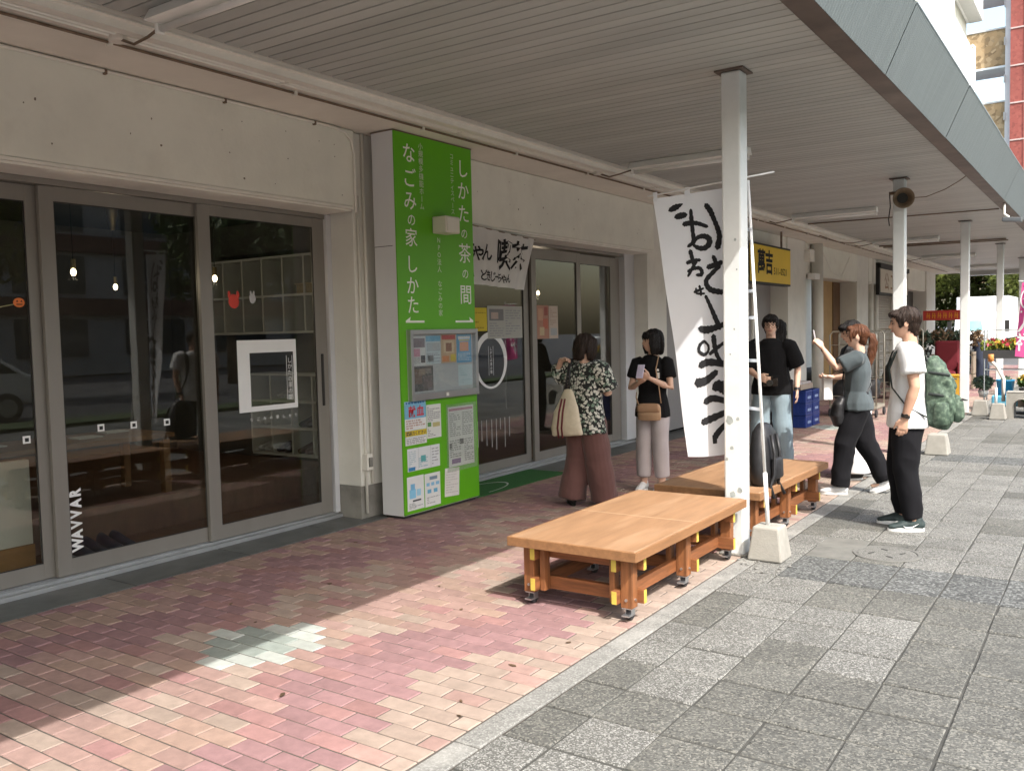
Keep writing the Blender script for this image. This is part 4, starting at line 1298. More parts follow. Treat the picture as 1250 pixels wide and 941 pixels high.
m_fpole = mat('flag_pole_white', (.75, .76, .76), .35, .03)
A, Bp = Vector((-1.925, 5.84, .225)), Vector((-2.108, 6.02, 2.565))
MB().tube([A, A.lerp(Bp, .15)], .0145, 10).build('pole_sleeve', m_fpole, fl, smooth=True)
MB().tube([A.lerp(Bp, .145), Bp], .0105, 10).build('pole', m_fpole, fl, smooth=True)
TL, TR = Vector((-2.775, 5.865, 2.512)), Vector((-1.938, 6.06, 2.609))
MB().tube([TL + Vector((-.02, 0, -.002)), TR], .006, 8).build('crossbar', m_fpole, fl, smooth=True)
ctl, ctr = Vector((-2.752, 5.87, 2.49)), Vector((-2.143, 6.035, 2.540))
cbl, cbr = Vector((-2.492, 5.85, .657)), Vector((-2.127, 6.03, 0.708))
def flag_pos(u, v):
    p = ctl.lerp(ctr, u).lerp(cbl.lerp(cbr, u), v)
    p.y += .02 * math.sin(u * 5 + v * 4) * (1 - u) * (.2 + v) + .008 * math.sin(v * 13 + u * 3) * (1 - u)
    p.z += -.02 * math.sin(u * math.pi) * (v > .95)
    return p
m_flag = mat('flag_cloth', (.80, .82, .86), .85, .02, 4, trans=.35, bump=.1, bscale=200)
b = MB(); n, k = 24, 48
b.add([flag_pos(i / n, j / k) for j in range(k + 1) for i in range(n + 1)], [(j * (n + 1) + i, (j + 1) * (n + 1) + i, (j + 1) * (n + 1) + i + 1, j * (n + 1) + i + 1) for j in range(k) for i in range(n)])
b.build('cloth', m_flag, fl, smooth=True)
for (u, v) in ((.0, 0), (.36, 0)):
    p = flag_pos(u, v)
    b = MB(); b.quad(p + Vector((-.01 + .02 * (u == 0), -.002, -.02)), p + Vector((.035 + .0 * u, -.002, -.02)), p + Vector((.035, -.002, .045)), p + Vector((-.0, -.002, .045))); b.build('tab', m_flag, fl)
for v in (.17, .40, .50, .66, .84):
    p = flag_pos(1, v); q = A.lerp(Bp, (p.z - A.z) / (Bp.z - A.z))
    MB().bar(p + Vector((-.03, 0, 0)), q + Vector((.012, -.012, 0)), .004, .022).build('tab', m_flag, fl)
# brush strokes on the cloth (the lettering shows through from the other side): (u, v, width in metres)
STROKES = [[(0.168,0.053,0.0241),(0.238,0.045,0.035),(0.317,0.036,0.0087)],[(0.23,0.082,0.0284),(0.28,0.08,0.0372),(0.339,0.079,0.0306)],[(0.314,0.114,0.0284),(0.387,0.113,0.0284),(0.475,0.119,0.0241),(0.58,0.136,0.0197)],[(0.406,0.063,0.0175),(0.405,0.101,0.0262),(0.408,0.143,0.0241),(0.408,0.185,0.0262),(0.339,0.201,0.0175)],[(0.405,0.191,0.0219),(0.452,0.174,0.0241),(0.527,0.17,0.0284),(0.589,0.181,0.0328),(0.593,0.202,0.035),(0.534,0.216,0.0306),(0.461,0.212,0.0262),(0.403,0.198,0.0153)],[(0.582,0.054,0.0284),(0.627,0.079,0.0306),(0.664,0.113,0.0262),(0.7,0.15,0.0284),(0.716,0.181,0.0306),(0.688,0.22,0.0372)],[(0.361,0.22,0.0262),(0.376,0.247,0.0241),(0.396,0.29,0.0175)],[(0.311,0.263,0.0219),(0.392,0.258,0.0219),(0.47,0.259,0.0175)],[(0.43,0.26,0.0175),(0.37,0.286,0.0197),(0.306,0.314,0.0153)],[(0.313,0.296,0.0175),(0.373,0.289,0.0197),(0.45,0.289,0.0219),(0.481,0.303,0.0241),(0.467,0.315,0.0241),(0.413,0.314,0.0153)],[(0.63,0.252,0.0219),(0.649,0.268,0.0262),(0.66,0.289,0.0197)],[(0.561,0.29,0.0284),(0.632,0.286,0.0306),(0.728,0.278,0.0262)],[(0.699,0.291,0.0241),(0.608,0.314,0.0262),(0.53,0.337,0.0284),(0.529,0.359,0.0306),(0.584,0.379,0.0328),(0.709,0.391,0.0306)],[(0.364,0.378,0.0153),(0.423,0.373,0.0153),(0.484,0.368,0.0109)],[(0.435,0.357,0.0153),(0.446,0.377,0.0153),(0.444,0.393,0.0131)],[(0.39,0.364,0.0109),(0.394,0.384,0.0131),(0.492,0.388,0.0109)],[(0.503,0.399,0.0197),(0.549,0.437,0.0241),(0.601,0.482,0.0306),(0.653,0.525,0.0328)],[(0.389,0.519,0.0323),(0.476,0.527,0.0439),(0.599,0.523,0.0346),(0.712,0.514,0.03)],[(0.435,0.568,0.0162),(0.369,0.583,0.0208),(0.353,0.605,0.0231),(0.418,0.62,0.0208),(0.475,0.611,0.0162),(0.488,0.589,0.0162),(0.435,0.568,0.0139)],[(0.566,0.555,0.0346),(0.574,0.593,0.0323),(0.594,0.625,0.0277),(0.659,0.665,0.0277)],[(0.502,0.62,0.0208),(0.58,0.605,0.0231),(0.7,0.584,0.0185)],[(0.357,0.66,0.0392),(0.474,0.651,0.0416),(0.683,0.664,0.0369)],[(0.288,0.725,0.0531),(0.416,0.72,0.0462),(0.572,0.692,0.0346)],[(0.529,0.751,0.0462),(0.591,0.745,0.0646),(0.687,0.761,0.0693)],[(0.379,0.801,0.0369),(0.492,0.79,0.0392),(0.676,0.806,0.0323)],[(0.312,0.877,0.0369),(0.453,0.866,0.0416),(0.667,0.849,0.0323)],[(0.457,0.944,0.0416),(0.519,0.924,0.0392),(0.656,0.893,0.03)],[(0.779,0.505,0.03),(0.952,0.529,0.0346),(0.97,0.515,0.03)],[(0.857,0.583,0.0346),(0.97,0.626,0.03)],[(0.802,0.657,0.0346),(0.97,0.66,0.0323)],[(0.774,0.821,0.0346),(0.97,0.818,0.03)]]
def catmull(P, n=5):
    out = []
    for i in range(len(P) - 1):
        p0, p1, p2, p3 = P[max(i - 1, 0)], P[i], P[i + 1], P[min(i + 2, len(P) - 1)]
        for k in range(n):
            t = k / n
            out.append(tuple(.5 * (2 * b + (c - a) * t + (2 * a - 5 * b + 4 * c - d) * t * t + (3 * b - a - 3 * c + d) * t ** 3) for a, b, c, d in zip(p0, p1, p2, p3)))
    return out + [P[-1]]
for st_ in STROKES:
    pts = [(u * .66, v * 1.9, w_ * 1.3) for (u, v, w_) in catmull(st_)]
    for side in (-1, 1):
        vs, fs = [], []
        n = len(pts)
        L0 = []
        for i, (x, y, w_) in enumerate(pts):
            tx = pts[min(i + 1, n - 1)][0] - pts[max(i - 1, 0)][0]; ty = pts[min(i + 1, n - 1)][1] - pts[max(i - 1, 0)][1]
            l_ = math.hypot(tx, ty) or 1
            nx, ny = -ty / l_, tx / l_
            rag = 1 + .12 * math.sin(i * 2.3 + x * 40)
            for s_ in (-.5, -.17, .17, .5):
                L0.append((x + nx * s_ * w_ * rag, y + ny * s_ * w_ * rag))
        tx, ty = pts[0][0] - pts[1][0], pts[0][1] - pts[1][1]; l_ = math.hypot(tx, ty) or 1
        cap0 = (pts[0][0] + tx / l_ * pts[0][2] * .45, pts[0][1] + ty / l_ * pts[0][2] * .45)
        tx, ty = pts[-1][0] - pts[-2][0], pts[-1][1] - pts[-2][1]; l_ = math.hypot(tx, ty) or 1
        cap1 = (pts[-1][0] + tx / l_ * pts[-1][2] * .45, pts[-1][1] + ty / l_ * pts[-1][2] * .45)
        for (x, y) in L0 + [cap0, cap1]:
            p = flag_pos(min(max(x / .66, .005), .995), y / 1.9); p.y += side * .003; vs.append(p)
        for i in range(n - 1):
            for j in range(3):
                fs.append((i * 4 + j, i * 4 + j + 1, i * 4 + j + 5, i * 4 + j + 4))
        m_ = n * 4
        fs += [(m_, 0, 1), (m_, 1, 2), (m_, 2, 3), (m_ + 1, m_ - 4, m_ - 3), (m_ + 1, m_ - 3, m_ - 2), (m_ + 1, m_ - 2, m_ - 1)]
        MB().add(vs, fs).build('brush_stroke', m_ink, fl)

# second and far concrete blocks
frustum(MB(), (-1.74, 11.5, .003), .26, .19, .24).thing('flag_block', m_blk, 'pale concrete block standing behind the young man, beside the second post', 'concrete block', bevel=.012)
b = MB(); frustum(b, (-1.55, 16.02, .003), .24, .17, .25); b.thing('flag_block', m_blk, 'front one of two concrete blocks beside the third post', 'concrete block', bevel=.012)
b = MB(); frustum(b, (-1.86, 16.6, .003), .26, .19, .25); b.thing('flag_block', m_blk, 'rear one of two concrete blocks beside the third post', 'concrete block', bevel=.012)
# black bag on the far bench
bg_ = empty('black_bag', (-2.12, 6.35, .41), label='black rucksack standing on the farther bench behind the flag pole', cat='bag')
b = MB(); b.loft([(-2.13, 6.38, .43), (-2.13, 6.38, .5), (-2.135, 6.4, .65), (-2.14, 6.42, .78), (-2.14, 6.43, .83)], [(.09, .15), (.10, .17), (.095, .165), (.08, .14), (.05, .1)], (1, 0, 0), 16)
m_nyl = mat('black_nylon', (.018, .018, .02), .45, .2, 20, bump=.5, bscale=30)
b.build('body', m_nyl, bg_, smooth=True)
for s in (-.06, .06):
    MB().tube([(-2.05, 6.36 + s, .78), (-2.02, 6.34 + s, .65), (-2.02, 6.34 + s, .5), (-2.04, 6.34 + s * 1.5, .42), (-2.01, 6.36 + s * 2, .33)], .012, 6).build('strap', m_nyl, bg_, smooth=True)
MB().loft([(-2.03, 6.38, .47), (-2.03, 6.38, .6)], [(.03, .11), (.028, .1)], (1, 0, 0), 12).build('pocket', m_nyl, bg_, smooth=True)

# ------------------------------------------------------------------ blue crates
m_crate = mat('crate_blue', (.012, .035, .19), .4, .1, 8)
m_cratel = mat('crate_label', (.22, .30, .50), .5, .1)
def crate(x, y, z, label):
    t = empty('blue_crate', (x, y, z), label=label, cat='crate', group='stacked blue crates')
    w_, d, h = .42, .36, .185
    b = MB()
    b.box(x, x + w_, y, y + .015, z, z + h); b.box(x, x + w_, y + d - .015, y + d, z, z + h); b.box(x, x + .015, y + .015, y + d - .015, z, z + h); b.box(x + w_ - .015, x + w_, y + .015, y + d - .015, z, z + h)
    b.box(x + .015, x + w_ - .015, y + .015, y + d - .015, z, z + .012)
    b.build('shell', m_crate, t, bevel=.004)
    r_ = MB()
    for zz in (z + .004, z + h - .022):
        r_.box(x - .006, x + w_ + .006, y - .006, y - .0005, zz, zz + .018); r_.box(x + w_ + .0005, x + w_ + .006, y, y + d, zz, zz + .018)
    for k in range(5):
        yy = y + .02 + k * (d - .055) / 4; r_.box(x + w_ + .0005, x + w_ + .005, yy, yy + .015, z + .022, z + h - .022)
        xx = x + .02 + k * (w_ - .055) / 4; r_.box(xx, xx + .015, y - .005, y - .0005, z + .022, z + h - .022)
    r_.build('rib', m_crate, t)
    MB().box(x + w_ + .0052, x + w_ + .0065, y + .09, y + .27, z + .06, z + .10).build('mark', m_cratel, t)
pos = ['lower', 'middle', 'top']
for (i, (x, y)) in enumerate(((-4.32, 13.62), (-4.32, 14.02))):
    for k in range(3):
        crate(x, y, .003 + k * .19, '%s blue plastic crate in the %s stack behind the woman with the phone' % (pos[k], ['front', 'rear'][i]))
cb = empty('cardboard_box', (-4.15, 14.0, .575), label='low cardboard tray on top of the blue crates', cat='box')
b = MB(); b.box(-4.3, -3.98, 13.66, 14.3, .576, .66); b.build('tray', mat('cardboard', (.33, .27, .22), .8, .15), cb)
MB().box(-4.28, -4.0, 13.68, 14.28, .661, .69).build('packs', mat('packs', (.45, .42, .42), .6, .4, 18), cb)
# roll cage trolley
m_cage = mat('cage_steel', (.45, .43, .36), .4, .1, metal=.5)
def cage(x, y, label, w_=.75, d=.6, h=1.45):
    t = empty('roll_cage', (x, y, 0), label=label, cat='trolley', group='roll cage trolleys')
    f = MB()
    f.tube([(x, y, .2), (x, y, h - .06), (x + .05, y, h), (x + w_ - .05, y, h), (x + w_, y, h - .06), (x + w_, y, .2)], .014, 8)
    f.build('hoop', m_cage, t, smooth=True)
    f = MB(); f.tube([(x, y + d, .2), (x, y + d, h - .06), (x + .05, y + d, h), (x + w_ - .05, y + d, h), (x + w_, y + d, h - .06), (x + w_, y + d, .2)], .014, 8); f.build('hoop', m_cage, t, smooth=True)
    for z in (.35, .65, .95, 1.22):
        MB().tube([(x, y, z), (x + w_, y, z)], .008, 6).build('bar', m_cage, t)
        MB().tube([(x, y + d, z), (x + w_, y + d, z)], .008, 6).build('bar', m_cage, t)
    MB().box(x - .01, x + w_ + .01, y - .01, y + d + .01, .15, .2).build('deck', m_cage, t)
    for (a, c_) in ((0, 0), (w_, 0), (0, d), (w_, d)):
        MB().tube([(x + a - .015, y + c_, .07), (x + a + .015, y + c_, .07)], .065, 12).build('wheel', m_rub, t)
    return t
cage(-4.05, 15.6, 'roll cage trolley loaded with black bags behind the woman with the phone')
cage(-4.1, 19.6, 'roll cage trolley parked farther along the shop fronts')
m_junk = [mat('junk_black', (.03, .03, .032), .5, .2), mat('junk_white', (.6, .6, .58), .6, .1), mat('junk_green', (.06, .09, .05), .8, .4)]
for i, (x, y, z, s, k, lab) in enumerate(((-3.9, 15.9, .42, .2, 0, 'lower black sack in the roll cage'), (-3.5, 15.85, .45, .22, 0, 'black sack at the right of the roll cage'), (-3.75, 15.9, .83, .21, 0, 'upper black sack in the roll cage'), (-3.45, 15.3, .12, .13, 1, 'white bag on the ground before the roll cage'),
                                     (-3.8, 19.9, .5, .28, 0, 'black sack in the farther roll cage'), (-3.6, 19.8, 1.0, .22, 2, 'dark green bundle on the farther roll cage'))):
    b = MB(); b.ball((x, y, z), (s, s * .9, s * .95), 14, 9)
    for j in range(len(b.v)):
        p = Vector(b.v[j]); q = p - Vector((x, y, z)); b.v[j] = tuple(Vector((x, y, z)) + q * (1 + .25 * mnoise.noise(p * 7)))
    b.thing('sack', m_junk[k], lab, 'sack', smooth=True)
# yellow hanging shop sign
ys_ = empty('shop_sign', (-5.0, 15.4, 2.28), label='yellow shop sign with two black characters and a phone number', cat='sign')
MB().box(-5.1, -4.965, 14.2, 16.42, 2.285, 2.965).build('box', m_alud, ys_)
MB().box(-4.965, -4.955, 14.23, 16.39, 2.32, 2.93).build('face_panel', mat('sign_yellow', (.80, .55, .02), .45, .05, 2), ys_)
for i, ch in enumerate('萬吉'):
    b = MB(); put_text(b, ch, (-4.953, 14.78 + .4 * i, 2.66), (0, 1, 0), (0, 0, 1), .42, .40, vertical=False, bold=.03); b.build('lettering', m_ink, ys_)
b = MB(); put_text(b, '511-0521', (-4.953, 15.47, 2.53), (0, 1, 0), (0, 0, 1), .17, .095, vertical=False, bold=.012); b.build('lettering', m_ink, ys_)
for y in (14.5, 16.1):
    MB().tube([(-5.03, y, 2.96), (-5.03, y, SZ)], .02, 8).build('hanger', m_brown, ys_)
# white sign over the shutter
ws = empty('shop_sign', (-5.15, 25.8, 2.35), label='cream shop sign with dark frame over the roller shutter', cat='sign')
MB().box(-5.25, -5.16, 24.75, 28.6, 2.33, 3.17).build('box', m_alud, ws)
MB().box(-5.16, -5.15, 24.85, 28.5, 2.40, 3.02).build('face_panel', mat('sign_cream', (.66, .60, .50), .5, .05, 2), ws)
for i, ch in enumerate('公工'):
    b = MB(); put_text(b, ch, (-5.147, 25.6 + .75 * i, 2.7), (0, 1, 0), (0, 0, 1), .5, .75, vertical=False, bold=.01, wx=1.2); b.build('lettering', mat('sign_brown', (.30, .17, .09), .6), ws)
MB().box(-5.2, -5.12, 24.75, 28.6, 3.04, 3.16).build('awning_edge', m_alud, ws)
# ------------------------------------------------------------------ people
def remeshed(mb, voxel, smooth=3, disp=None):
    me = bpy.data.meshes.new('tmp')
    me.from_pydata(mb.v, [], mb.f)
    o = bpy.data.objects.new('tmp', me)
    C.objects.link(o)
    md = o.modifiers.new('r', 'REMESH'); md.mode = 'VOXEL'; md.voxel_size = voxel
    if smooth:
        s = o.modifiers.new('s', 'SMOOTH'); s.factor = .5; s.iterations = smooth
    bpy.context.view_layer.update()
    dg = bpy.context.evaluated_depsgraph_get()
    out = bpy.data.meshes.new_from_object(o.evaluated_get(dg))
    bpy.data.objects.remove(o)
    bpy.data.meshes.remove(me)
    if disp is not None:
        n = len(out.vertices)
        co = np.empty(n * 3, 'f'); no = np.empty(n * 3, 'f')
        out.vertices.foreach_get('co', co); out.vertices.foreach_get('normal', no)
        co, no = co.reshape(-1, 3), no.reshape(-1, 3)
        co = co + no * disp(co)[:, None]
        out.vertices.foreach_set('co', co.astype('f').ravel())
    out.polygons.foreach_set('use_smooth', [True] * len(out.polygons))
    out.update()
    return out

def link(me, name, m, parent):
    me.materials.clear(); me.materials.append(m)
    o = bpy.data.objects.new(name, me); C.objects.link(o); o.parent = parent
    return o

def wrinkles(amp, seed, f0=18, aniso=(1, 1, .45)):
    r_ = np.random.default_rng(seed)
    ks = r_.normal(size=(14, 3)) * np.array(aniso) * f0
    ph = r_.uniform(0, 6.28, 14)
    w_ = 1.0 / (1 + np.linalg.norm(ks, axis=1) / f0)
    def f(co):
        warp = co + .02 * np.sin(co[:, [1, 2, 0]] * 13 + seed)
        d = (np.sin(warp @ ks.T + ph) * w_).sum(1) / w_.sum()
        return amp * np.clip(1 - np.abs(d) * 3.0, -.9, 1)
    return f

def strands(c_, amp, seed, freq=46):
    def f(co):
        d = co - np.array(c_)
        a = np.arctan2(d[:, 0], d[:, 1] + .01)
        return 1.5 * amp * (np.sin(a * freq + 3 * np.sin(co[:, 2] * 25 + seed)) * .5 + .9 * np.sin(a * 9 + co[:, 2] * 31 + seed * 2) * np.sin(co[:, 2] * 47 + a * 5) + .5 * np.sin(a * freq * .43 + co[:, 2] * 20 + seed) + .5 * np.sin(co[:, 0] * 90 + co[:, 1] * 70))
    return f

def hair_strands(ho, hc, m, parent, seed, n=420):
    """Thin locks that run over the hair from the crown down and end ragged."""
    from mathutils.bvhtree import BVHTree
    me = ho.data
    bv = BVHTree.FromPolygons([v.co.copy() for v in me.vertices], [tuple(p.vertices) for p in me.polygons])
    r_ = random.Random(seed)
    crown = hc + Vector((0, -.03, .13))
    b = MB()
    nv = len(me.vertices)
    for i in range(n):
        p = me.vertices[r_.randrange(nv)].co.copy()
        if p.z < hc.z - .16: continue
        pts = []
        for k in range(r_.randint(4, 8)):
            q, nn, _, _ = bv.find_nearest(p)
            if q is None: break
            pts.append((q + nn * r_.uniform(.001, .004), nn))
            d = (p - crown); d = d - nn * d.dot(nn) + Vector((0, 0, -.05))
            d = d - nn * d.dot(nn)
            if d.length < 1e-4: break
            p = q + d.normalized() * .016 + Vector((r_.uniform(-.003, .003), r_.uniform(-.003, .003), 0))
        if len(pts) < 3: continue
        vs = []
        for k, (q, nn) in enumerate(pts):
            t_ = (pts[min(k + 1, len(pts) - 1)][0] - pts[max(k - 1, 0)][0])
            s_ = t_.cross(nn)
            if s_.length < 1e-6: s_ = Vector((1, 0, 0))
            s_ = s_.normalized() * .003 * (1 - .85 * k / len(pts))
            vs += [q - s_, q + nn * .0015, q + s_]
        fs = []
        for k in range(len(pts) - 1):
            fs += [(3 * k, 3 * k + 1, 3 * k + 4, 3 * k + 3), (3 * k + 1, 3 * k + 2, 3 * k + 5, 3 * k + 4)]
        b.add(vs, fs)
    o = b.build('hair_strands', m, parent, smooth=True, local=True)
    o['kind'] = 'stuff'
    return o

def head_shape(mb, c_, rot, k=1.0):
    c_ = Vector(c_)
    nu, nv = 44, 32
    vs, fs = [], []
    for i in range(nv + 1):
        th = math.pi * i / nv
        for j in range(nu):
            a = 2 * math.pi * j / nu
            d = Vector((math.sin(th) * math.cos(a), math.sin(th) * math.sin(a), -math.cos(th)))
            x, y, z = d.x * .073, d.y * .092, d.z * .114
            if d.z < -.1:
                s = min(1, (-.1 - d.z) / .9)
                x *= 1 - .30 * s
                y *= (1 - .50 * s) if y < 0 else (1 - .02 * s)
                if y > 0: y += .006 * s
            if d.y > 0:
                fr = d.y
                y -= .006 * fr * (1 - abs(d.z))
                g_ = lambda cx, cz, wx_, wz: math.exp(-((d.x - cx) / wx_) ** 2 - ((d.z - cz) / wz) ** 2)
                y += fr * (.020 * g_(0, -.22, .16, .10) + .014 * g_(0, -.10, .12, .14) + .006 * g_(0, .05, .11, .16) + .005 * g_(0, .22, .7, .12)
                           - .010 * g_(.42, .05, .2, .11) - .010 * g_(-.42, .05, .2, .11) + .007 * g_(0, -.50, .30, .07) - .004 * g_(0, -.62, .3, .05) + .010 * g_(0, -.80, .35, .14)
                           + .004 * g_(.5, -.25, .25, .2) + .004 * g_(-.5, -.25, .25, .2))
            vs.append(c_ + rot @ (Vector((x, y, z)) * k))
    for i in range(nv):
        for j in range(nu):
            j2 = (j + 1) % nu
            fs.append((i * nu + j, i * nu + j2, (i + 1) * nu + j2, (i + 1) * nu + j))
    mb.add(vs, fs)
    for s in (-1, 1):
        mb.ball(c_ + rot @ (Vector((s * .074, -.008, -.004)) * k), (.011 * k, .02 * k, .031 * k), 10, 8, rot)

def hand_shape(mb, W, d, pn, curl, side, k=1.0):
    """Palm, four unequal bent fingers and a thumb leaving the side of the palm."""
    W, d, pn = Vector(W), Vector(d).normalized(), Vector(pn)
    pn = (pn - d * pn.dot(d)).normalized()
    ac = d.cross(pn) * side
    mb.loft([W - d * .015, W + d * .02, W + d * .06 * k, W + d * .088 * k], [(.026 * k, .019 * k), (.033 * k, .017 * k), (.042 * k, .015 * k), (.041 * k, .012 * k)], ac, 14)
    for i, L_ in enumerate((.070, .079, .074, .058)):
        off = (-.033 + .022 * i) * k
        p = W + d * (.086 - .004 * abs(i - 1.3)) * k + ac * off
        pts, t, ang = [p - d * .012], d.copy(), 0
        for j in range(3):
            ang += curl * (.55 + .3 * j)
            t = d * math.cos(ang) + pn * math.sin(ang)
            p = p + t * (L_ * k * (.42, .33, .25)[j])
            pts.append(p)
        mb.loft(pts, [.0092 * k, .009 * k, .0084 * k, .0072 * k], ac, 10)
    p = W + d * .02 * k - ac * .030 * k
    t1 = (d * .75 - ac * .6 + pn * .25).normalized(); t2 = (d * .95 - ac * .15 + pn * (.2 + curl * .3)).normalized()
    mb.loft([p, p + t1 * .035 * k, p + t1 * .035 * k + t2 * .03 * k, p + t1 * .035 * k + t2 * .055 * k], [.014 * k, .0115 * k, .0098 * k, .008 * k], ac, 10)

def lerp(a, b, t): return Vector(a).lerp(Vector(b), t)

SKIN = mat('skin', (.53, .31, .215), .5, .06, 25, spec=.35, sheen=.1)
SKIN2 = mat('skin_fair', (.60, .385, .285), .5, .05, 25, spec=.35, sheen=.1)
M_EYE = mat('eye_dark', (.02, .015, .012), .25, .05)
M_LIP = mat('lip', (.38, .13, .11), .5, .05)
M_SOLE = mat('sneaker_sole', (.75, .75, .73), .6, .04)

def person(loc, rz, h, label, spec):
    """Builds one standing figure in a frame where +Y is ahead and +X is the figure's right."""
    s = h / 1.70
    t = empty('person', loc, rz, label, 'person', spec.get('group'))
    t.scale = (s, s, s)
    sp = spec
    skin = sp.get('skin', SKIN)
    wm = sp.get('build', 1.0)
    lean = sp.get('lean', 0.0)
    sw = sp.get('sw', .175)
    pel = Vector((0, 0, .95)); che = Vector((0, lean * .5 - .005, 1.24)); nek = Vector((0, lean - .015, 1.435))
    hc = Vector((0, lean + .02 + sp.get('head_fwd', 0), 1.585 + sp.get('head_dz', 0)))
    hrot = Matrix.Rotation(sp.get('head_yaw', 0), 3, 'Z') @ Matrix.Rotation(sp.get('head_pitch', 0), 3, 'X')
    SL = Vector((-sw, lean * .9, 1.385)); SR = Vector((sw, lean * .9, 1.385))
    arms = {-1: [SL] + [Vector(p) for p in sp['armL'][:2]], 1: [SR] + [Vector(p) for p in sp['armR'][:2]]}
    legs = {-1: [Vector(p) for p in sp['legL']], 1: [Vector(p) for p in sp['legR']]}
    # --- body: one continuous skin
    b = MB()
    b.loft([(0, 0, .90), pel, (0, 0, 1.06), che, (0, lean * .8, 1.34), (0, lean * .9, 1.40)], [(.125 * wm, .085), (.135 * wm, .095), (.112 * wm, .08), (.135 * wm, .095), (.13 * wm, .08), (.08, .06)], (1, 0, 0), 20)
    b.loft([(0, lean * .9 - .01, 1.37), nek, hc + hrot @ Vector((0, -.025, -.06))], [(.062, .056), (.052, .052), (.05, .052)], (1, 0, 0), 16)
    head_shape(b, hc, hrot)
    for sd in (-1, 1):
        S, E_, W_ = arms[sd]
        r_ = sp.get('arm', 1.0)
        b.loft([S, lerp(S, E_, .5), E_, lerp(E_, W_, .3), lerp(E_, W_, .75), W_], [.048 * r_, .043 * r_, .036 * r_, .038 * r_, .029 * r_, (.026 * r_, .022 * r_)], perp(E_ - S)[0], 14)
        d, pn, curl = sp['armL' if sd < 0 else 'armR'][2:5]
        hand_shape(b, W_, d, pn, curl, -sd, .95)
        hp, kn, an = legs[sd]
        b.loft([hp, lerp(hp, kn, .5), kn, lerp(kn, an, .35), an], [.075, .066, .05, .052, .036], (1, 0, 0), 14)
        ft = Vector(sp.get('toe', {-1: (0, 1, 0), 1: (0, 1, 0)})[sd]).normalized()
        b.loft([an + Vector((0, 0, -.03)) - ft * .03, an + Vector((0, 0, -.045)) + ft * .06, an + Vector((0, 0, -.055)) + ft * .13], [(.032, .03), (.036, .024), (.03, .016)], ft.cross(Vector((0, 0, 1))), 12)
    link(remeshed(b, .0055, 2), 'body', skin, t)
    # --- face
    P = lambda x, y, z: hc + hrot @ Vector((x, y, z))
    for sd in (-1, 1):
        MB().ball(P(sd * .030, .0785, .004), (.0125, .006, .0055), 10, 6, hrot).build('eye', M_EYE, t, smooth=True, local=True)
        MB().tube([P(sd * .014, .0895, .022), P(sd * .03, .0875, .027), P(sd * .046, .077, .021)], .0035, 6).build('eyebrow', sp['hairm'], t, smooth=True, local=True)
    MB().loft([P(-.019, .0815, -.055), P(0, .0885, -.054), P(.019, .0815, -.055)], [.0035, .0055, .0035], (0, 0, 1), 8).build('mouth', M_LIP, t, smooth=True, local=True)
    # --- hair
    hb = MB()
    sp['hair'](hb, P, hrot)
    ho = link(remeshed(hb, .0055, 1, strands(hc, .0028, sp.get('seed', 1))), 'hair', sp['hairm'], t)
    hair_strands(ho, hc, sp['hairm'], t, sp.get('seed', 1))
    # --- top
    c_ = sp['top']
    b = MB()
    hemz = c_['hem']
    fl_ = c_.get('flare', 1.0)
    rings = [((0, 0, hemz), (.197 * wm * fl_, .146 * fl_)), ((0, 0, hemz + .07), (.190 * wm * fl_, .142 * fl_)), ((0, 0, 1.04), (.150 * wm * c_.get('waist', 1), .112 * c_.get('waist', 1))), (tuple(che), (.168 * wm, .122)), ((0, lean * .8, 1.33), (.165 * wm, .108)), ((0, lean * .88, 1.395), (.135 * wm, .082)), ((0, lean * .9 - .008, 1.425), (.088, .066))]
    if hemz > .98:
        rings = [rings[0]] + rings[3:]
    b.loft([q[0] for q in rings], [q[1] for q in rings], (1, 0, 0), 24, dome=.12)
    for sd in (-1, 1):
        S, E_, W_ = arms[sd]
        e = lerp(S, E_, c_['sleeve']) if c_['sleeve'] <= 1 else lerp(E_, W_, c_['sleeve'] - 1)
        r0, r1 = c_.get('sr', (.075, .075))
        pts = [lerp(S, (0, S.y, 1.36), .25) + Vector((0, 0, -.005)), lerp(S, e, .12), lerp(S, e, .55), e] if c_['sleeve'] <= 1 else [lerp(S, (0, S.y, 1.36), .25), lerp(S, E_, .15), lerp(S, E_, .6), E_, e]
        rr = [r0 * .92, r0, (r0 + r1) / 2, r1] if c_['sleeve'] <= 1 else [r0 * .92, r0, r0 * .95, r1, r1]
        b.loft(pts, rr, perp(E_ - S)[0], 16, dome=.1)
    link(remeshed(b, .008, 3, wrinkles(c_.get('amp', .006), sp.get('seed', 1), c_.get('f', 20))), c_.get('name', 'shirt'), c_['m'], t)
    # --- trousers
    c_ = sp['bottom']
    b = MB()
    pr = c_['r']
    b.loft([(0, 0, .84), (0, 0, .92), (0, 0, 1.0), (0, 0, 1.04)], [(.165 * wm, .118), (.162 * wm, .118), (.143 * wm, .105), (.135 * wm, .098)], (1, 0, 0), 22, dome=.3)
    for sd in (-1, 1):
        hp, kn, an = legs[sd]
        cuff = an + Vector((0, 0, c_.get('cuff', -.01)))
        b.loft([hp + Vector((0, 0, -.02)), lerp(hp, kn, .4), kn, lerp(kn, cuff, .45), lerp(kn, cuff, .85), cuff], pr, (1, 0, 0), 18, dome=.08)
    link(remeshed(b, .009, 3, wrinkles(c_.get('amp', .007), sp.get('seed', 1) + 50, 13, (1, 1, 1.0))), c_.get('name', 'trousers'), c_['m'], t)
    # --- shoes
    c_ = sp['shoe']
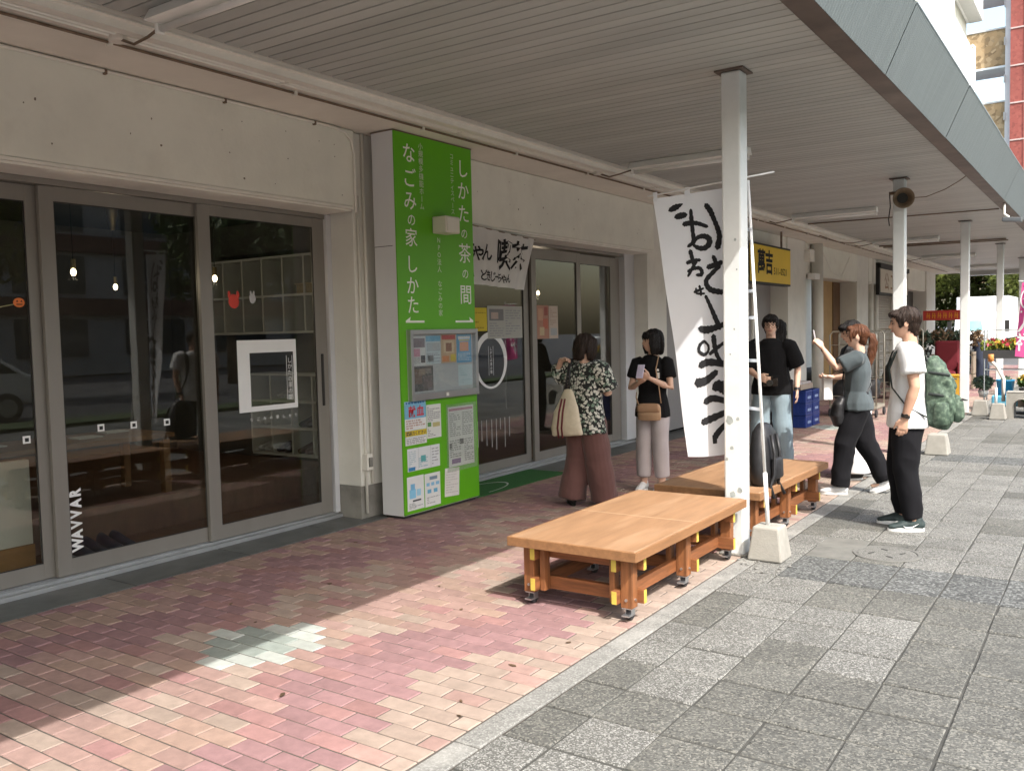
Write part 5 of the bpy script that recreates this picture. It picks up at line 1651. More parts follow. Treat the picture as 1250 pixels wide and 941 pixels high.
    for sd in (-1, 1):
        an = legs[sd][2]
        ft = Vector(sp.get('toe', {-1: (0, 1, 0), 1: (0, 1, 0)})[sd]).normalized()
        ac = ft.cross(Vector((0, 0, 1)))
        lift = an.z - .085
        pit = c_.get('pitch', {}).get(sd, 0)
        up = Vector((0, 0, 1))
        f2 = (ft * math.cos(pit) - up * math.sin(pit)).normalized(); u2 = (up * math.cos(pit) + ft * math.sin(pit)).normalized()
        base = Vector((an.x, an.y, 0)) + up * lift
        if pit:
            base = an - u2 * .085
        Q = lambda f, z: base + f2 * f + u2 * z
        b = MB(); b.loft([Q(-.065, .05), Q(-.03, .062), Q(.03, .060), Q(.09, .047), Q(.15, .036), Q(.178, .033)], [(.030, .034), (.037, .050), (.039, .046), (.043, .032), (.040, .022), (.026, .016)], ac, 14)
        b.loft([Q(-.03, .06), Q(-.02, .098)], [(.036, .044), (.036, .045)], ac, 12)
        so = link(remeshed(b, .006, 2), 'shoe', c_['m'], t)
        b = MB(); n = 20
        for zz in (0, .028):
            pass
        ring = [Q(.055 + math.cos(a) * .135, .0) + ac * (math.sin(a) * (.040 if math.cos(a) < 0 else .047) * (1 - .12 * abs(math.cos(a)))) for a in np.linspace(0, 2 * math.pi, n + 1)[:-1]]
        vs = [p - f2 * .0 for p in ring] + [p + u2 * c_.get('sole_h', .026) for p in ring]
        b.add(vs, [tuple(range(n)), tuple(range(2 * n - 1, n - 1, -1))] + [(i, n + i, n + (i + 1) % n, (i + 1) % n) for i in range(n)])
        b.build('sole', c_.get('sole', M_SOLE), so, local=True, bevel=.005)
        if c_.get('mark') is not None:
            pts2 = [(.085, .050), (.06, .042), (.02, .046), (-.03, .070)]
            pts3 = [(-.03, .070), (.02, .036), (.06, .030), (.085, .050)]
            b = MB()
            q = [Q(f, z) - ac * .0445 * (1 if sd < 0 else -1) for (f, z) in pts2 + pts3[1:3]]
            b.add([p - ac * .004 * (1 if sd < 0 else -1) for p in q] + [p for p in q], [(0, 1, 5), (1, 4, 5), (1, 2, 4), (2, 3, 4), (6, 11, 7), (7, 11, 10), (7, 10, 8), (8, 10, 9)])
            b.build('side_mark', c_['mark'], so, local=True)
    return t

# hair styles
def cap(hb, P, rot, fringe=.075, vol=1.0):
    hb.ball(P(0, -.026, .036), (.084 * vol, .100 * vol, .092 * vol), 24, 16, rot)
    hb.ball(P(0, -.055, -.02), (.072 * vol, .052 * vol, .07), 18, 12, rot)
    hb.ball(P(0, .052, fringe), (.064, .038, .030), 16, 10, rot)
def hair_short(hb, P, rot):
    cap(hb, P, rot)
    for sd in (-1, 1):
        hb.ball(P(sd * .066, .0, .03), (.018, .055, .05), 12, 8, rot)
        hb.ball(P(sd * .068, .028, -.0), (.010, .018, .035), 10, 8, rot)
    hb.ball(P(0, -.07, -.07), (.055, .025, .04), 12, 8, rot)
    hb.ball(P(.025, .07, .072), (.045, .03, .022), 12, 8, rot); hb.ball(P(-.03, .068, .07), (.04, .03, .022), 12, 8, rot)
def hair_mop(hb, P, rot):
    hair_short(hb, P, rot)
    hb.ball(P(0, .066, .055), (.066, .028, .028), 16, 10, rot)
    for sd in (-1, 1):
        hb.ball(P(sd * .07, .03, .02), (.016, .035, .05), 10, 8, rot)
def hair_bob(hb, P, rot):
    cap(hb, P, rot, .07, 1.06)
    for sd in (-1, 1):
        hb.loft([P(sd * .070, .0, .07), P(sd * .084, .0, .0), P(sd * .088, -.005, -.07), P(sd * .078, .0, -.125)], [(.03, .055), (.022, .062), (.022, .06), (.018, .045)], rot @ Vector((1, 0, 0)), 14)
    hb.loft([P(0, -.085, .05), P(0, -.098, -.03), P(0, -.088, -.12)], [(.08, .035), (.088, .032), (.08, .03)], rot @ Vector((1, 0, 0)), 18)
    hb.ball(P(0, .072, .048), (.062, .024, .030), 16, 10, rot)
def hair_pony(hb, P, rot):
    cap(hb, P, rot, .075, 1.0)
    for sd in (-1, 1):
        hb.ball(P(sd * .066, .005, .035), (.018, .058, .05), 12, 8, rot)
        hb.loft([P(sd * .07, .05, .06), P(sd * .076, .05, .0), P(sd * .072, .045, -.05)], [(.008, .016), (.007, .014), (.005, .009)], rot @ Vector((1, 0, 0)), 8)
    hb.loft([P(0, -.115, .03), P(0, -.15, .02), P(0, -.165, -.05), P(0, -.158, -.15), P(0, -.14, -.25), P(0, -.13, -.33)], [.018, .030, .040, .040, .032, .012], rot @ Vector((1, 0, 0)), 14)
def hair_long(hb, P, rot):
    hair_bob(hb, P, rot)
    hb.loft([P(0, -.09, -.05), P(0, -.10, -.15), P(0, -.10, -.25)], [(.085, .035), (.08, .032), (.06, .02)], rot @ Vector((1, 0, 0)), 16)
HB = mat('hair_black', (.012, .010, .010), .42, .5, 30, spec=.3, bump=1.0, bscale=160, stretch=(4, 4, .3))
HD = mat('hair_darkbrown', (.030, .018, .013), .42, .5, 30, spec=.3, bump=1.0, bscale=160, stretch=(4, 4, .3))
HR = mat('hair_brown', (.11, .042, .02), .42, .5, 30, spec=.3, bump=1.0, bscale=160, stretch=(4, 4, .3))

fab = dict(rough=.9, spec=.2, bump=.15, bscale=500, sheen=.15)
stand = dict(legL=[(-.09, 0, .90), (-.105, .015, .48), (-.115, -.02, .085)], legR=[(.09, 0, .90), (.105, .015, .48), (.115, -.02, .085)])
down = (0, .05, -1)

# --- young man in the white T-shirt
white_tee = mat('tee_white', (.76, .76, .76), var=.02, **fab)
fabk = dict(fab, sheen=.02, spec=.1)
black_tr = mat('trousers_black', (.010, .010, .012), var=.15, **fabk)
trainer = mat('trainer_dark', (.03, .045, .045), .6, .35, 30, bump=.3, bscale=200)
MAN = dict(legL=[(-.09, 0, .90), (-.10, .02, .48), (-.11, -.035, .085)], legR=[(.09, 0, .90), (.10, .055, .49), (.12, .03, .085)],
           armL=[(-.245, -.03, 1.11), (-.215, .035, .875), (.06, .18, -1), (1, .2, 0), .35], armR=[(.245, -.02, 1.11), (.215, .06, .875), (-.06, .18, -1), (-1, .2, 0), .35],
           hair=hair_short, hairm=HD, build=1.06, sw=.19, arm=1.08, seed=3, lean=.0, head_pitch=R(-4), head_fwd=.012,
           top=dict(hem=.80, m=white_tee, sleeve=.62, sr=(.084, .086), amp=.010, f=24, name='t_shirt', waist=1.06), bottom=dict(m=black_tr, r=[(.098, .108), (.094, .104), (.078, .086), (.07, .076), (.062, .066), (.060, .062)], cuff=.012, amp=.013),
           shoe=dict(m=trainer, mark=mat('mark_white', (.8, .8, .8), .5, .02), sole_h=.03), toe={-1: (-.15, 1, 0), 1: (.1, 1, 0)})
man_loc, man_rz = (-1.30, 7.22, 0), R(194 - 90)
person(man_loc, man_rz, 1.675, 'young man in white T-shirt and black trousers standing with a green backpack', MAN)
# watch
def on_person(name, loc, rz, h, label, cat):
    t = empty(name, loc, rz, label, cat); t.scale = (h / 1.7,) * 3
    return t
wt = on_person('wristwatch', man_loc, man_rz, 1.675, 'black wristwatch worn by the man in the white T-shirt', 'watch')
MB().tube([(-.2185, .026, .905), (-.216, .033, .882)], .033, 14).build('band', m_nyl, wt, local=True)
MB().tube([(-.248, .028, .894), (-.258, .028, .894)], .017, 14).build('dial', M_EYE, wt, local=True)
# backpack
bp = on_person('backpack', man_loc, man_rz, 1.675, 'bulging green camouflage backpack on the young man\'s back', 'backpack')
m_camo = mat('camo_green', (.035, .062, .045), .7, .3, 30, stain=.95, stain_col=(.17, .225, .165), sscale=30, hue2=(.075, .115, .08), bump=.2, bscale=300)
b = MB()
b.loft([(0, -.20, .81), (0, -.215, .86), (0, -.225, .98), (0, -.215, 1.14), (0, -.19, 1.25), (0, -.165, 1.31)], [(.12, .075), (.14, .10), (.142, .105), (.135, .09), (.12, .068), (.085, .04)], (1, 0, 0), 28, dome=.35, e=3.6)
link(remeshed(b, .008, 2, wrinkles(.010, 9, 26, (1, 1, .8))), 'bag', m_camo, bp)
b = MB(); b.loft([(0, -.325, .845), (0, -.34, .88), (0, -.34, .98), (0, -.325, 1.02)], [(.10, .03), (.112, .04), (.112, .04), (.10, .025)], (1, 0, 0), 24, dome=.3, e=4)
link(remeshed(b, .007, 2, wrinkles(.007, 12, 34, (1, 1, .8))), 'front_pocket', m_camo, bp)
b = MB(); b.loft([(0, -.295, 1.06), (0, -.305, 1.10), (0, -.285, 1.17)], [(.085, .02), (.092, .028), (.08, .018)], (1, 0, 0), 24, dome=.3, e=4)
link(remeshed(b, .007, 2, wrinkles(.006, 13, 34, (1, 1, .8))), 'upper_pocket', m_camo, bp)
for (z, w_) in ((1.04, .148), (1.20, .138)):
    for sd in (-1, 1):
        MB().loft([(sd * w_, -.13, z + .015), (sd * w_, -.20, z + .005), (sd * (w_ - .012), -.275, z - .01)], [(.011, .006)] * 3, (0, 0, 1), 8).build('compression_strap', mat('strap_dark', (.015, .022, .02), .7, .2, 30), bp, smooth=True, local=True)
for sd in (-1, 1):
    MB().loft([(sd * .10, -.12, 1.30), (sd * .125, -.075, 1.405), (sd * .135, .02, 1.425), (sd * .14, .10, 1.36), (sd * .145, .142, 1.24), (sd * .16, .12, 1.10), (sd * .185, .02, .96), (sd * .165, -.12, .88)], [(.028, .010)] * 4 + [(.026, .01)] + [(.012, .006)] * 3, (1, 0, 0), 10).build('strap', mat('strap_dark', (.03, .045, .04), .7, .2, 30), bp, smooth=True, local=True)
    MB().loft([(sd * .145, -.22, .83), (sd * .15, -.22, .98)], [(.03, .06), (.025, .05)], (1, 0, 0), 10).build('side_pocket', m_camo, bp, smooth=True, local=True)
MB().tube([(-.03, -.14, 1.32), (-.025, -.14, 1.355), (.025, -.14, 1.355), (.03, -.14, 1.32)], .008, 8).build('top_handle', mat('strap_dark', (.03, .045, .04)), bp, smooth=True, local=True)
for (z, d) in ((1.005, .375), (1.165, .30)):
    MB().tube([(-.10, -d + .02, z), (0, -d - .035, z - .01), (.10, -d + .02, z)], .005, 6).build('zip', M_EYE, bp, smooth=True, local=True)

# --- woman taking a photo
grey_tee = mat('tee_grey', (.060, .075, .082), var=.12, **fab)
WP = dict(legL=[(-.08, 0, .90), (-.09, .12, .50), (-.09, .17, .085)], legR=[(.08, 0, .90), (.09, -.09, .50), (.095, -.27, .125)],
          armL=[(-.205, .20, 1.285), (-.085, .335, 1.49), (.15, .55, .8), (.6, .5, -.4), 1.15], armR=[(.20, .20, 1.27), (.06, .33, 1.475), (-.1, .55, .8), (-.6, .5, -.4), 1.15],
          hair=hair_pony, hairm=HR, skin=SKIN2, build=.98, sw=.165, arm=.92, seed=5, lean=-.01, head_pitch=R(4),
          top=dict(hem=.86, m=grey_tee, sleeve=.75, sr=(.076, .078), amp=.010, f=24, name='t_shirt', flare=1.04), bottom=dict(m=black_tr, r=[(.105, .112), (.10, .108), (.092, .098), (.088, .09), (.085, .086), (.084, .085)], cuff=.01, amp=.013),
          shoe=dict(m=mat('sneaker_white', (.62, .63, .64), .6, .12, 40, bump=.2), sole_h=.028, pitch={1: .42}))
wp_loc, wp_rz = (-1.965, 8.5, 0), R(196 - 90)
person(wp_loc, wp_rz, 1.555, 'woman with brown ponytail and charcoal T-shirt raising a phone to take a photo', WP)
ph = on_person('smartphone', wp_loc, wp_rz, 1.555, 'smartphone held up by the woman with the ponytail', 'phone')
MB().obox((-.015, .40, 1.585), .078, .014, .155, Matrix.Rotation(R(-10), 3, 'X')).build('case', mat('phone_case', (.5, .48, .5), .3, .05), ph, local=True, bevel=.004)
sb = on_person('shoulder_bag', wp_loc, wp_rz, 1.555, 'black shoulder bag at the front of the woman with the ponytail', 'bag')
b = MB(); b.loft([(-.06, .17, .72), (-.06, .19, .80), (-.06, .17, .92), (-.06, .14, .97)], [(.10, .06), (.12, .075), (.11, .06), (.08, .035)], (1, 0, 0), 16); link(remeshed(b, .008, 3, wrinkles(.006, 4, 30)), 'bag', m_nyl, sb)
MB().tube([(-.1, .13, .97), (-.02, .135, 1.15), (.06, .115, 1.32), (.12, .02, 1.435), (.1, -.1, 1.3), (-.03, -.13, 1.1), (-.12, -.05, .96), (-.14, .1, .95)], .008, 8).build('strap', m_nyl, sb, smooth=True, local=True)
MB().tube([(-.10, .308, 1.45), (-.093, .322, 1.468)], .028, 12).thing('wristwatch', m_nyl, 'dark wristband on the raised arm of the woman with the ponytail', 'watch', local=True)
ww = bpy.context.scene.objects['wristwatch.001']; ww.location = wp_loc; ww.rotation_euler = (0, 0, wp_rz); ww.scale = (1.555 / 1.7,) * 3

# --- woman in floral blouse, seen from behind
def floral():
    m = mat('floral_blouse', (.02, .022, .02), .85, .1, 10, sheen=.1)
    nt = m.node_tree; L = nt.links.new
    b_ = nt.nodes['Principled BSDF']
    tc = _node(nt, 'ShaderNodeTexCoord')
    v = _node(nt, 'ShaderNodeTexVoronoi'); v.inputs['Scale'].default_value = 34; v.inputs['Randomness'].default_value = 1
    ns = _node(nt, 'ShaderNodeTexNoise'); ns.inputs['Scale'].default_value = 55
    mx = _node(nt, 'ShaderNodeMix', data_type='RGBA'); mx.inputs[0].default_value = .03
    L(tc.outputs['Object'], ns.inputs['Vector']); L(tc.outputs['Object'], mx.inputs[6]); L(ns.outputs['Color'], mx.inputs[7]); L(mx.outputs[2], v.inputs['Vector'])
    lt = _node(nt, 'ShaderNodeMath', operation='LESS_THAN'); lt.inputs[1].default_value = .5; L(v.outputs['Distance'], lt.inputs[0])
    sc_ = _node(nt, 'ShaderNodeSeparateColor'); L(v.outputs['Color'], sc_.inputs[0])
    rp = _node(nt, 'ShaderNodeValToRGB'); rp.color_ramp.interpolation = 'CONSTANT'
    e = rp.color_ramp.elements; e[0].color = (.55, .54, .48, 1); e[1].position = .62; e[1].color = (.14, .20, .15, 1)
    k = e.new(.84); k.color = (.33, .36, .30, 1)
    L(sc_.outputs[0], rp.inputs[0])
    m2 = _node(nt, 'ShaderNodeMix', data_type='RGBA'); L(lt.outputs[0], m2.inputs[0]); m2.inputs[6].default_value = (.014, .016, .015, 1); L(rp.outputs[0], m2.inputs[7])
    L(m2.outputs[2], b_.inputs['Base Color'])
    return m
brown_tr = mat('trousers_brown', (.125, .062, .055), var=.08, **fab)
black_shoe = mat('shoe_black', (.015, .015, .015), .4, .1)
FW = dict(legL=[(-.09, 0, .90), (-.11, .02, .48), (-.14, -.06, .085)], legR=[(.09, 0, .90), (.11, .05, .48), (.13, .10, .085)],
          armL=[(-.385, .015, 1.275), (-.21, -.115, 1.45), (.9, -.02, .22), (.1, -.4, -1), .7], armR=[(.20, .12, 1.12), (.02, .27, 1.13), (-.6, .4, .3), (-.5, -.3, 0), .6],
          hair=hair_bob, hairm=HD, skin=SKIN2, build=1.10, sw=.175, arm=1.0, seed=8, lean=.02, head_yaw=R(-14), head_pitch=R(-4),
          top=dict(hem=.74, m=floral(), sleeve=.8, sr=(.092, .115), amp=.010, f=15, name='blouse', flare=1.06, waist=1.16), bottom=dict(m=brown_tr, r=[(.115, .125), (.125, .13), (.125, .128), (.13, .13), (.135, .135), (.135, .135)], cuff=-.015, amp=.014),
          shoe=dict(m=black_shoe, sole=black_shoe, sole_h=.018), toe={-1: (-.75, .6, 0), 1: (.1, 1, 0)})
fw_loc, fw_rz = (-3.90, 6.86, 0), R(80 - 90)
person(fw_loc, fw_rz, 1.525, 'woman in black and white floral blouse and wide brown trousers, back to camera', FW)
tb = on_person('tote_bag', fw_loc, fw_rz, 1.525, 'cream canvas tote bag with maroon stripes hanging on the floral blouse', 'bag')
m_canvas = mat('canvas', (.56, .49, .37), .9, .08, 20, bump=.3, bscale=250)
b = MB()
b.loft([(-.05, -.225, .73), (-.055, -.23, .80), (-.06, -.215, .95), (-.065, -.19, 1.08), (-.07, -.175, 1.17)], [(.185, .055), (.18, .06), (.145, .05), (.09, .035), (.045, .02)], (1, .06, 0), 22, dome=.25)
link(remeshed(b, .008, 3, wrinkles(.007, 21, 18)), 'bag', m_canvas, tb)
m_mar = mat('maroon_stripe', (.13, .025, .03), .85, .1)
for dx in (-.052, .0):
    MB().loft([(-.06 + dx, -.284, .70), (-.062 + dx, -.294, .80), (-.064 + dx * .9, -.271, .95), (-.066 + dx * .75, -.231, 1.08)], [(.012, .004)] * 4, (1, 0, 0), 8).build('stripe', m_mar, tb, smooth=True, local=True)
for dx in (-.03, .02):
    MB().tube([(-.07 + dx, -.175, 1.15), (-.075 + dx * .6, -.165, 1.28), (-.085 + dx * .4, -.13, 1.40), (-.09 + dx * .3, -.08, 1.46), (-.09, .0, 1.47)], .009, 8).build('strap', m_nyl, tb, smooth=True, local=True)

# --- woman in black top with bob, holding a phone
black_tee = mat('tee_black', (.010, .010, .011), var=.1, **fabk)
lav = mat('trousers_lavender', (.40, .365, .375), var=.04, **fab)
BW_ = dict(legL=[(-.08, 0, .90), (-.09, .01, .48), (-.09, -.01, .085)], legR=[(.08, 0, .90), (.09, .03, .48), (.10, .03, .085)],
           armL=[(-.225, .05, 1.10), (-.06, .235, 1.215), (.62, .55, .42), (.3, -.6, .6), .7], armR=[(.22, .06, 1.09), (.055, .215, 1.17), (-.6, .45, .4), (-.3, -.5, .8), .7],
           hair=hair_bob, hairm=HB, skin=SKIN2, build=.95, sw=.165, arm=.92, seed=11, lean=-.01, head_yaw=R(-46),
           top=dict(hem=.80, m=black_tee, sleeve=.6, sr=(.066, .07), amp=.007, name='t_shirt', flare=1.02), bottom=dict(m=lav, r=[(.096, .105), (.09, .1), (.08, .086), (.078, .08), (.076, .078), (.075, .076)], cuff=.08, amp=.007),
           shoe=dict(m=mat('sneaker_white', (.62, .63, .64)), sole_h=.026))
bw_loc, bw_rz = (-3.68, 7.78, 0), R(273 - 90)
person(bw_loc, bw_rz, 1.55, 'woman with black bob in a black T-shirt and grey lavender trousers, hands together', BW_)
ph = on_person('smartphone', bw_loc, bw_rz, 1.55, 'pale purple smartphone in the hands of the woman with the black bob', 'phone')
MB().obox((.0, .315, 1.285), .075, .012, .15, Matrix.Rotation(R(25), 3, 'X')).build('case', mat('phone_lilac', (.52, .48, .62), .3, .05), ph, local=True, bevel=.004)
cbg = on_person('crossbody_bag', bw_loc, bw_rz, 1.55, 'beige crossbody bag on the woman with the black bob', 'bag')
m_beige = mat('beige_leather', (.40, .26, .16), .5, .08, 20)
b = MB(); b.loft([(-.03, .165, .775), (-.03, .17, .83), (-.03, .165, .91), (-.03, .155, .94)], [(.125, .03), (.13, .04), (.125, .034), (.11, .02)], (1, .05, -.2), 16, dome=.3); link(remeshed(b, .007, 2), 'bag', m_beige, cbg)
MB().loft([(-.03, .204, .86), (-.03, .206, .92), (-.03, .19, .945)], [(.125, .006), (.125, .006), (.11, .006)], (1, .05, -.2), 10).build('flap', mat('beige_flap', (.36, .22, .135), .5, .08), cbg, smooth=True, local=True)
MB().tube([(-.15, .14, .95), (-.13, .155, 1.15), (-.10, .145, 1.3), (-.085, .02, 1.44), (-.05, -.1, 1.35)], .006, 8).build('strap', m_beige, cbg, smooth=True, local=True)
MB().tube([(.09, .14, .90), (.13, .13, 1.0), (.155, .06, 1.05)], .006, 8).build('strap', m_beige, cbg, smooth=True, local=True)
bt = on_person('name_sticker', bw_loc, bw_rz, 1.55, 'small white bottle shaped sticker on the black T-shirt with the phone', 'sticker')
MB().obox((-.115, .128, 1.235), .035, .003, .06).build('body', m_stw, bt, local=True)
MB().ball((-.115, .129, 1.29), (.014, .003, .014), 10, 6).build('cap', m_stw, bt, local=True, smooth=True)

# --- man with glasses facing the camera
jeans = mat('jeans_pale', (.24, .31, .35), var=.12, **fab)
GM = dict(legL=[(-.09, 0, .90), (-.12, .02, .48), (-.14, -.02, .085)], legR=[(.09, 0, .90), (.12, .02, .48), (.14, -.02, .085)],
          armL=[(-.28, -.02, 1.12), (-.275, .10, .88), (-.05, .2, -1), (1, .1, 0), .35], armR=[(.25, .02, 1.12), (.12, .22, 1.03), (-.7, .35, -.2), (-.2, -.9, 0), .6],
          hair=hair_mop, hairm=HB, skin=SKIN2, build=1.02, sw=.18, arm=1.0, seed=14, lean=.01,
          top=dict(hem=.84, m=black_tee, sleeve=.92, sr=(.082, .09), amp=.009, name='t_shirt', flare=1.05, waist=1.12), bottom=dict(m=jeans, r=[(.105, .112), (.105, .11), (.10, .104), (.098, .10), (.096, .098), (.095, .096)], cuff=0, amp=.008),
          shoe=dict(m=black_shoe, sole_h=.024))
gm_loc, gm_rz = (-3.12, 9.6, 0), R(285 - 90)
person(gm_loc, gm_rz, 1.685, 'young man with round glasses in an oversized black T-shirt facing the camera', GM)
gl_ = on_person('glasses', gm_loc, gm_rz, 1.685, 'thin round glasses worn by the man in the oversized black T-shirt', 'glasses')
hc = Vector((0, .01 + .02, 1.585))
for sd in (-1, 1):
    pts = [hc + Vector((sd * .032 + math.cos(a) * .025, .094, .0 + math.sin(a) * .022)) for a in np.linspace(0, 6.283, 17)]
    MB().tube(pts, .002, 6, cap=False).build('rim', m_alud, gl_, smooth=True, local=True)
    MB().tube([hc + Vector((sd * .057, .094, .005)), hc + Vector((sd * .078, .05, .006)), hc + Vector((sd * .08, -.01, .0))], .002, 6).build('temple', m_alud, gl_, smooth=True, local=True)
MB().tube([hc + Vector((-.008, .094, .004)), hc + Vector((0, .098, .006)), hc + Vector((.008, .094, .004))], .002, 6).build('bridge', m_alud, gl_, smooth=True, local=True)
cm = on_person('camera', gm_loc, gm_rz, 1.685, 'black camera held at the waist by the man with glasses', 'camera')
MB().box(-.08, .07, .19, .245, .93, 1.02).build('body', M_EYE, cm, local=True, bevel=.008)
MB().tube([(0, .245, .97), (0, .31, .97)], .034, 18).build('lens', m_alud, cm, local=True, bevel=.004)
MB().box(-.03, .03, .2, .24, 1.0201, 1.045).build('viewfinder', M_EYE, cm, local=True, bevel=.004)
wt = on_person('wristwatch', gm_loc, gm_rz, 1.685, 'black wristwatch on the man with glasses', 'watch')
MB().tube([(-.275, .09, .905), (-.275, .10, .878)], .032, 14).build('band', m_nyl, wt, local=True)

# --- person hidden behind him
HM = dict(stand, armL=[(-.18, .06, 1.12), (-.10, .2, 1.0), (.3, 1, 0), (1, 0, 0), .3], armR=[(.18, .06, 1.12), (.10, .2, 1.0), (-.3, 1, 0), (-1, 0, 0), .3], hair=hair_long, hairm=HB, skin=SKIN2, build=.85, sw=.15, seed=17,
          top=dict(hem=.82, m=black_tee, sleeve=1.6, sr=(.08, .07), amp=.006, name='jacket'), bottom=dict(m=black_tr, r=[(.1, .105), (.095, .1), (.08, .09), (.075, .08), (.07, .07), (.07, .07)]), shoe=dict(m=black_shoe, sole_h=.02))
person((-3.70, 11.7, 0), R(115 - 90), 1.64, 'long haired person in black half hidden behind the man with glasses', HM)

# --- person behind the photographer, head bowed, white trousers
white_tr = mat('trousers_white', (.72, .72, .74), var=.02, **fab)
navy = mat('top_navy', (.014, .018, .026), var=.2, **fab)
BP = dict(legL=[(-.09, 0, .90), (-.11, .06, .48), (-.12, .05, .085)], legR=[(.09, 0, .90), (.11, -.05, .48), (.12, -.15, .085)],
          armL=[(-.22, .08, 1.13), (-.10, .26, 1.10), (.3, .8, .0), (0, -.2, 1), .6], armR=[(.22, .08, 1.13), (.08, .26, 1.08), (-.3, .8, 0), (0, -.2, 1), .6],
          hair=hair_mop, hairm=HB, skin=SKIN2, build=1.0, sw=.17, seed=19, lean=.03, head_pitch=R(-14), head_fwd=.02, head_dz=-.01,
          top=dict(hem=.86, m=navy, sleeve=.8, sr=(.08, .085), amp=.006, name='t_shirt'), bottom=dict(m=white_tr, r=[(.115, .125), (.13, .14), (.14, .15), (.15, .155), (.15, .16), (.15, .16)], cuff=.0, amp=.008), shoe=dict(m=black_shoe, sole_h=.02))
person((-2.17, 9.38, 0), R(210 - 90), 1.60, 'dark haired person in navy top and wide white trousers behind the photographer', BP)
cl = on_person('paper_bag', (-2.17, 9.38, 0), R(210 - 90), 1.6, 'white paper bag held by the person behind the photographer', 'bag')
MB().box(-.05, .05, .27, .36, .86, 1.12).build('bag', m_stw, cl, local=True)
# ------------------------------------------------------------------ far end of the arcade and surroundings
def leaf_cloud(name, blobs, n, size, m, parent, seed):
    r_ = np.random.default_rng(seed)
    vs, fs = [], []
    tot = sum(b[3] ** 2 for b in blobs)
    for (x, y, z, rad) in blobs:
        k = int(n * rad ** 2 / tot)
        d = r_.normal(size=(k, 3)); d /= np.linalg.norm(d, axis=1)[:, None]
        rr = rad * (r_.uniform(.35, 1.08, k) ** .6)
        p = np.array((x, y, z)) + d * rr[:, None] * np.array((1, 1, .85))
        for q in p:
            a = r_.normal(size=3); a /= np.linalg.norm(a)
            c_ = np.cross(a, r_.normal(size=3)); c_ /= np.linalg.norm(c_)
            s = size * r_.uniform(.6, 1.4)
            i = len(vs)
            vs += [tuple(q - a * s), tuple(q + c_ * s * .45), tuple(q + a * s), tuple(q - c_ * s * .45)]
            fs.append((i, i + 1, i + 2, i + 3))
    return MB().add(vs, fs).build(name, m, parent)
m_leaf = [mat('foliage_a', (.11, .14, .03), .6, .45, 1.2, trans=.35, coords='World'), mat('foliage_b', (.14, .165, .035), .6, .45, 1.2, trans=.35, coords='World'), mat('foliage_c', (.06, .095, .03), .6, .4, 1.2, trans=.3, coords='World')]
m_bark = mat('bark', (.09, .065, .045), .9, .3, 8, bump=.6)
def tree(x, y, h, cr, label, seed, n=5000, size=.16, k=0, group='trees', low=.5):
    r_ = random.Random(seed)
    t = empty('tree', (x, y, 0), label=label, cat='tree', group=group)
    top = Vector((x + r_.uniform(-.3, .3), y + r_.uniform(-.3, .3), h * .62))
    b = MB(); b.tube([(x, y, -.05), (x + .05, y, h * .25), top.lerp(Vector((x, y, h * .4)), .5), top], [.20 * h / 7, .15 * h / 7, .12 * h / 7, .05], 10)
    blobs = []
    for i in range(7):
        a = i * 2.4 + seed; q = Vector((x + math.cos(a) * cr * .6 * r_.uniform(.6, 1), y + math.sin(a) * cr * .6 * r_.uniform(.6, 1), h * r_.uniform(low, .86)))
        s_ = Vector((x, y, h * r_.uniform(.3, .45)))
        b.tube([s_, s_.lerp(q, .5) + Vector((0, 0, .15)), q], [.07 * h / 7, .05 * h / 7, .02], 7)
        blobs.append((q.x, q.y, q.z, cr * r_.uniform(.38, .58)))
    blobs.append((x, y, h * .82, cr * .5))
    b.build('trunk', m_bark, t, smooth=True)
    leaf_cloud('crown', blobs, n, size, m_leaf[k], t, seed)
    return t
tree(-9.5, 50, 8.5, 3.6, 'leafy green tree beyond the far end of the arcade, leftmost', 1, 9000, .17, 1, 'trees beyond the arcade', .2)
tree(-6.3, 53, 8.0, 3.4, 'leafy green tree beyond the arcade behind the white truck', 2, 9000, .17, 0, 'trees beyond the arcade', .2)
tree(-3.6, 49, 7.5, 3.0, 'leafy green tree beyond the arcade right of the white truck', 3, 8000, .17, 1, 'trees beyond the arcade', .2)
tree(-12.5, 56, 9, 4, 'taller tree at the back beyond the arcade', 4, 6000, .22, 2, 'trees beyond the arcade')
tree(-1.0, 55, 9, 3.6, 'tree beyond the arcade at the far right', 5, 6000, .22, 0, 'trees beyond the arcade')
b = MB()
b.box(-30, 12, 60, 64, -.05, 2.6)
hedge_box = None
hd = empty('hedge', (-8, 58, 0), label='dark hedge closing the view beyond the trees', cat='hedge')
leaf_cloud('foliage', [(x, 58 + random.uniform(-.6, .6), z, 1.5) for x in np.arange(-22, 8, 1.6) for z in (.9, 2.4)], 9000, .2, m_leaf[2], hd, 9)

# white box truck facing the camera
tr = empty('box_truck', (-4.6, 42, 0), label='white box truck parked beyond the far end of the arcade', cat='truck')
m_tw = mat('truck_white', (.80, .81, .82), .35, .02)
MB().box(-5.7, -3.7, 42.3, 46.5, .85, 2.62).build('cargo_box', m_tw, tr, bevel=.03)
b = MB(); b.prism([(0, .45), (0, 1.05), (.35, 1.72), (.6, 1.95), (1.5, 1.95), (1.5, .45)], -5.58, -3.82, Matrix(((0, 0, 1, 0), (1, 0, 0, 40.7), (0, 1, 0, 0), (0, 0, 0, 1)))); b.build('cab', m_tw, tr, bevel=.04)
m_wind = mat('windscreen', (.03, .05, .06), .08, .1)
b = MB(); b.quad((-5.45, 40.73, 1.09), (-3.95, 40.73, 1.09), (-4.0, 41.03, 1.66), (-5.4, 41.03, 1.66)); ws_ = b.build('windscreen', m_wind, tr)
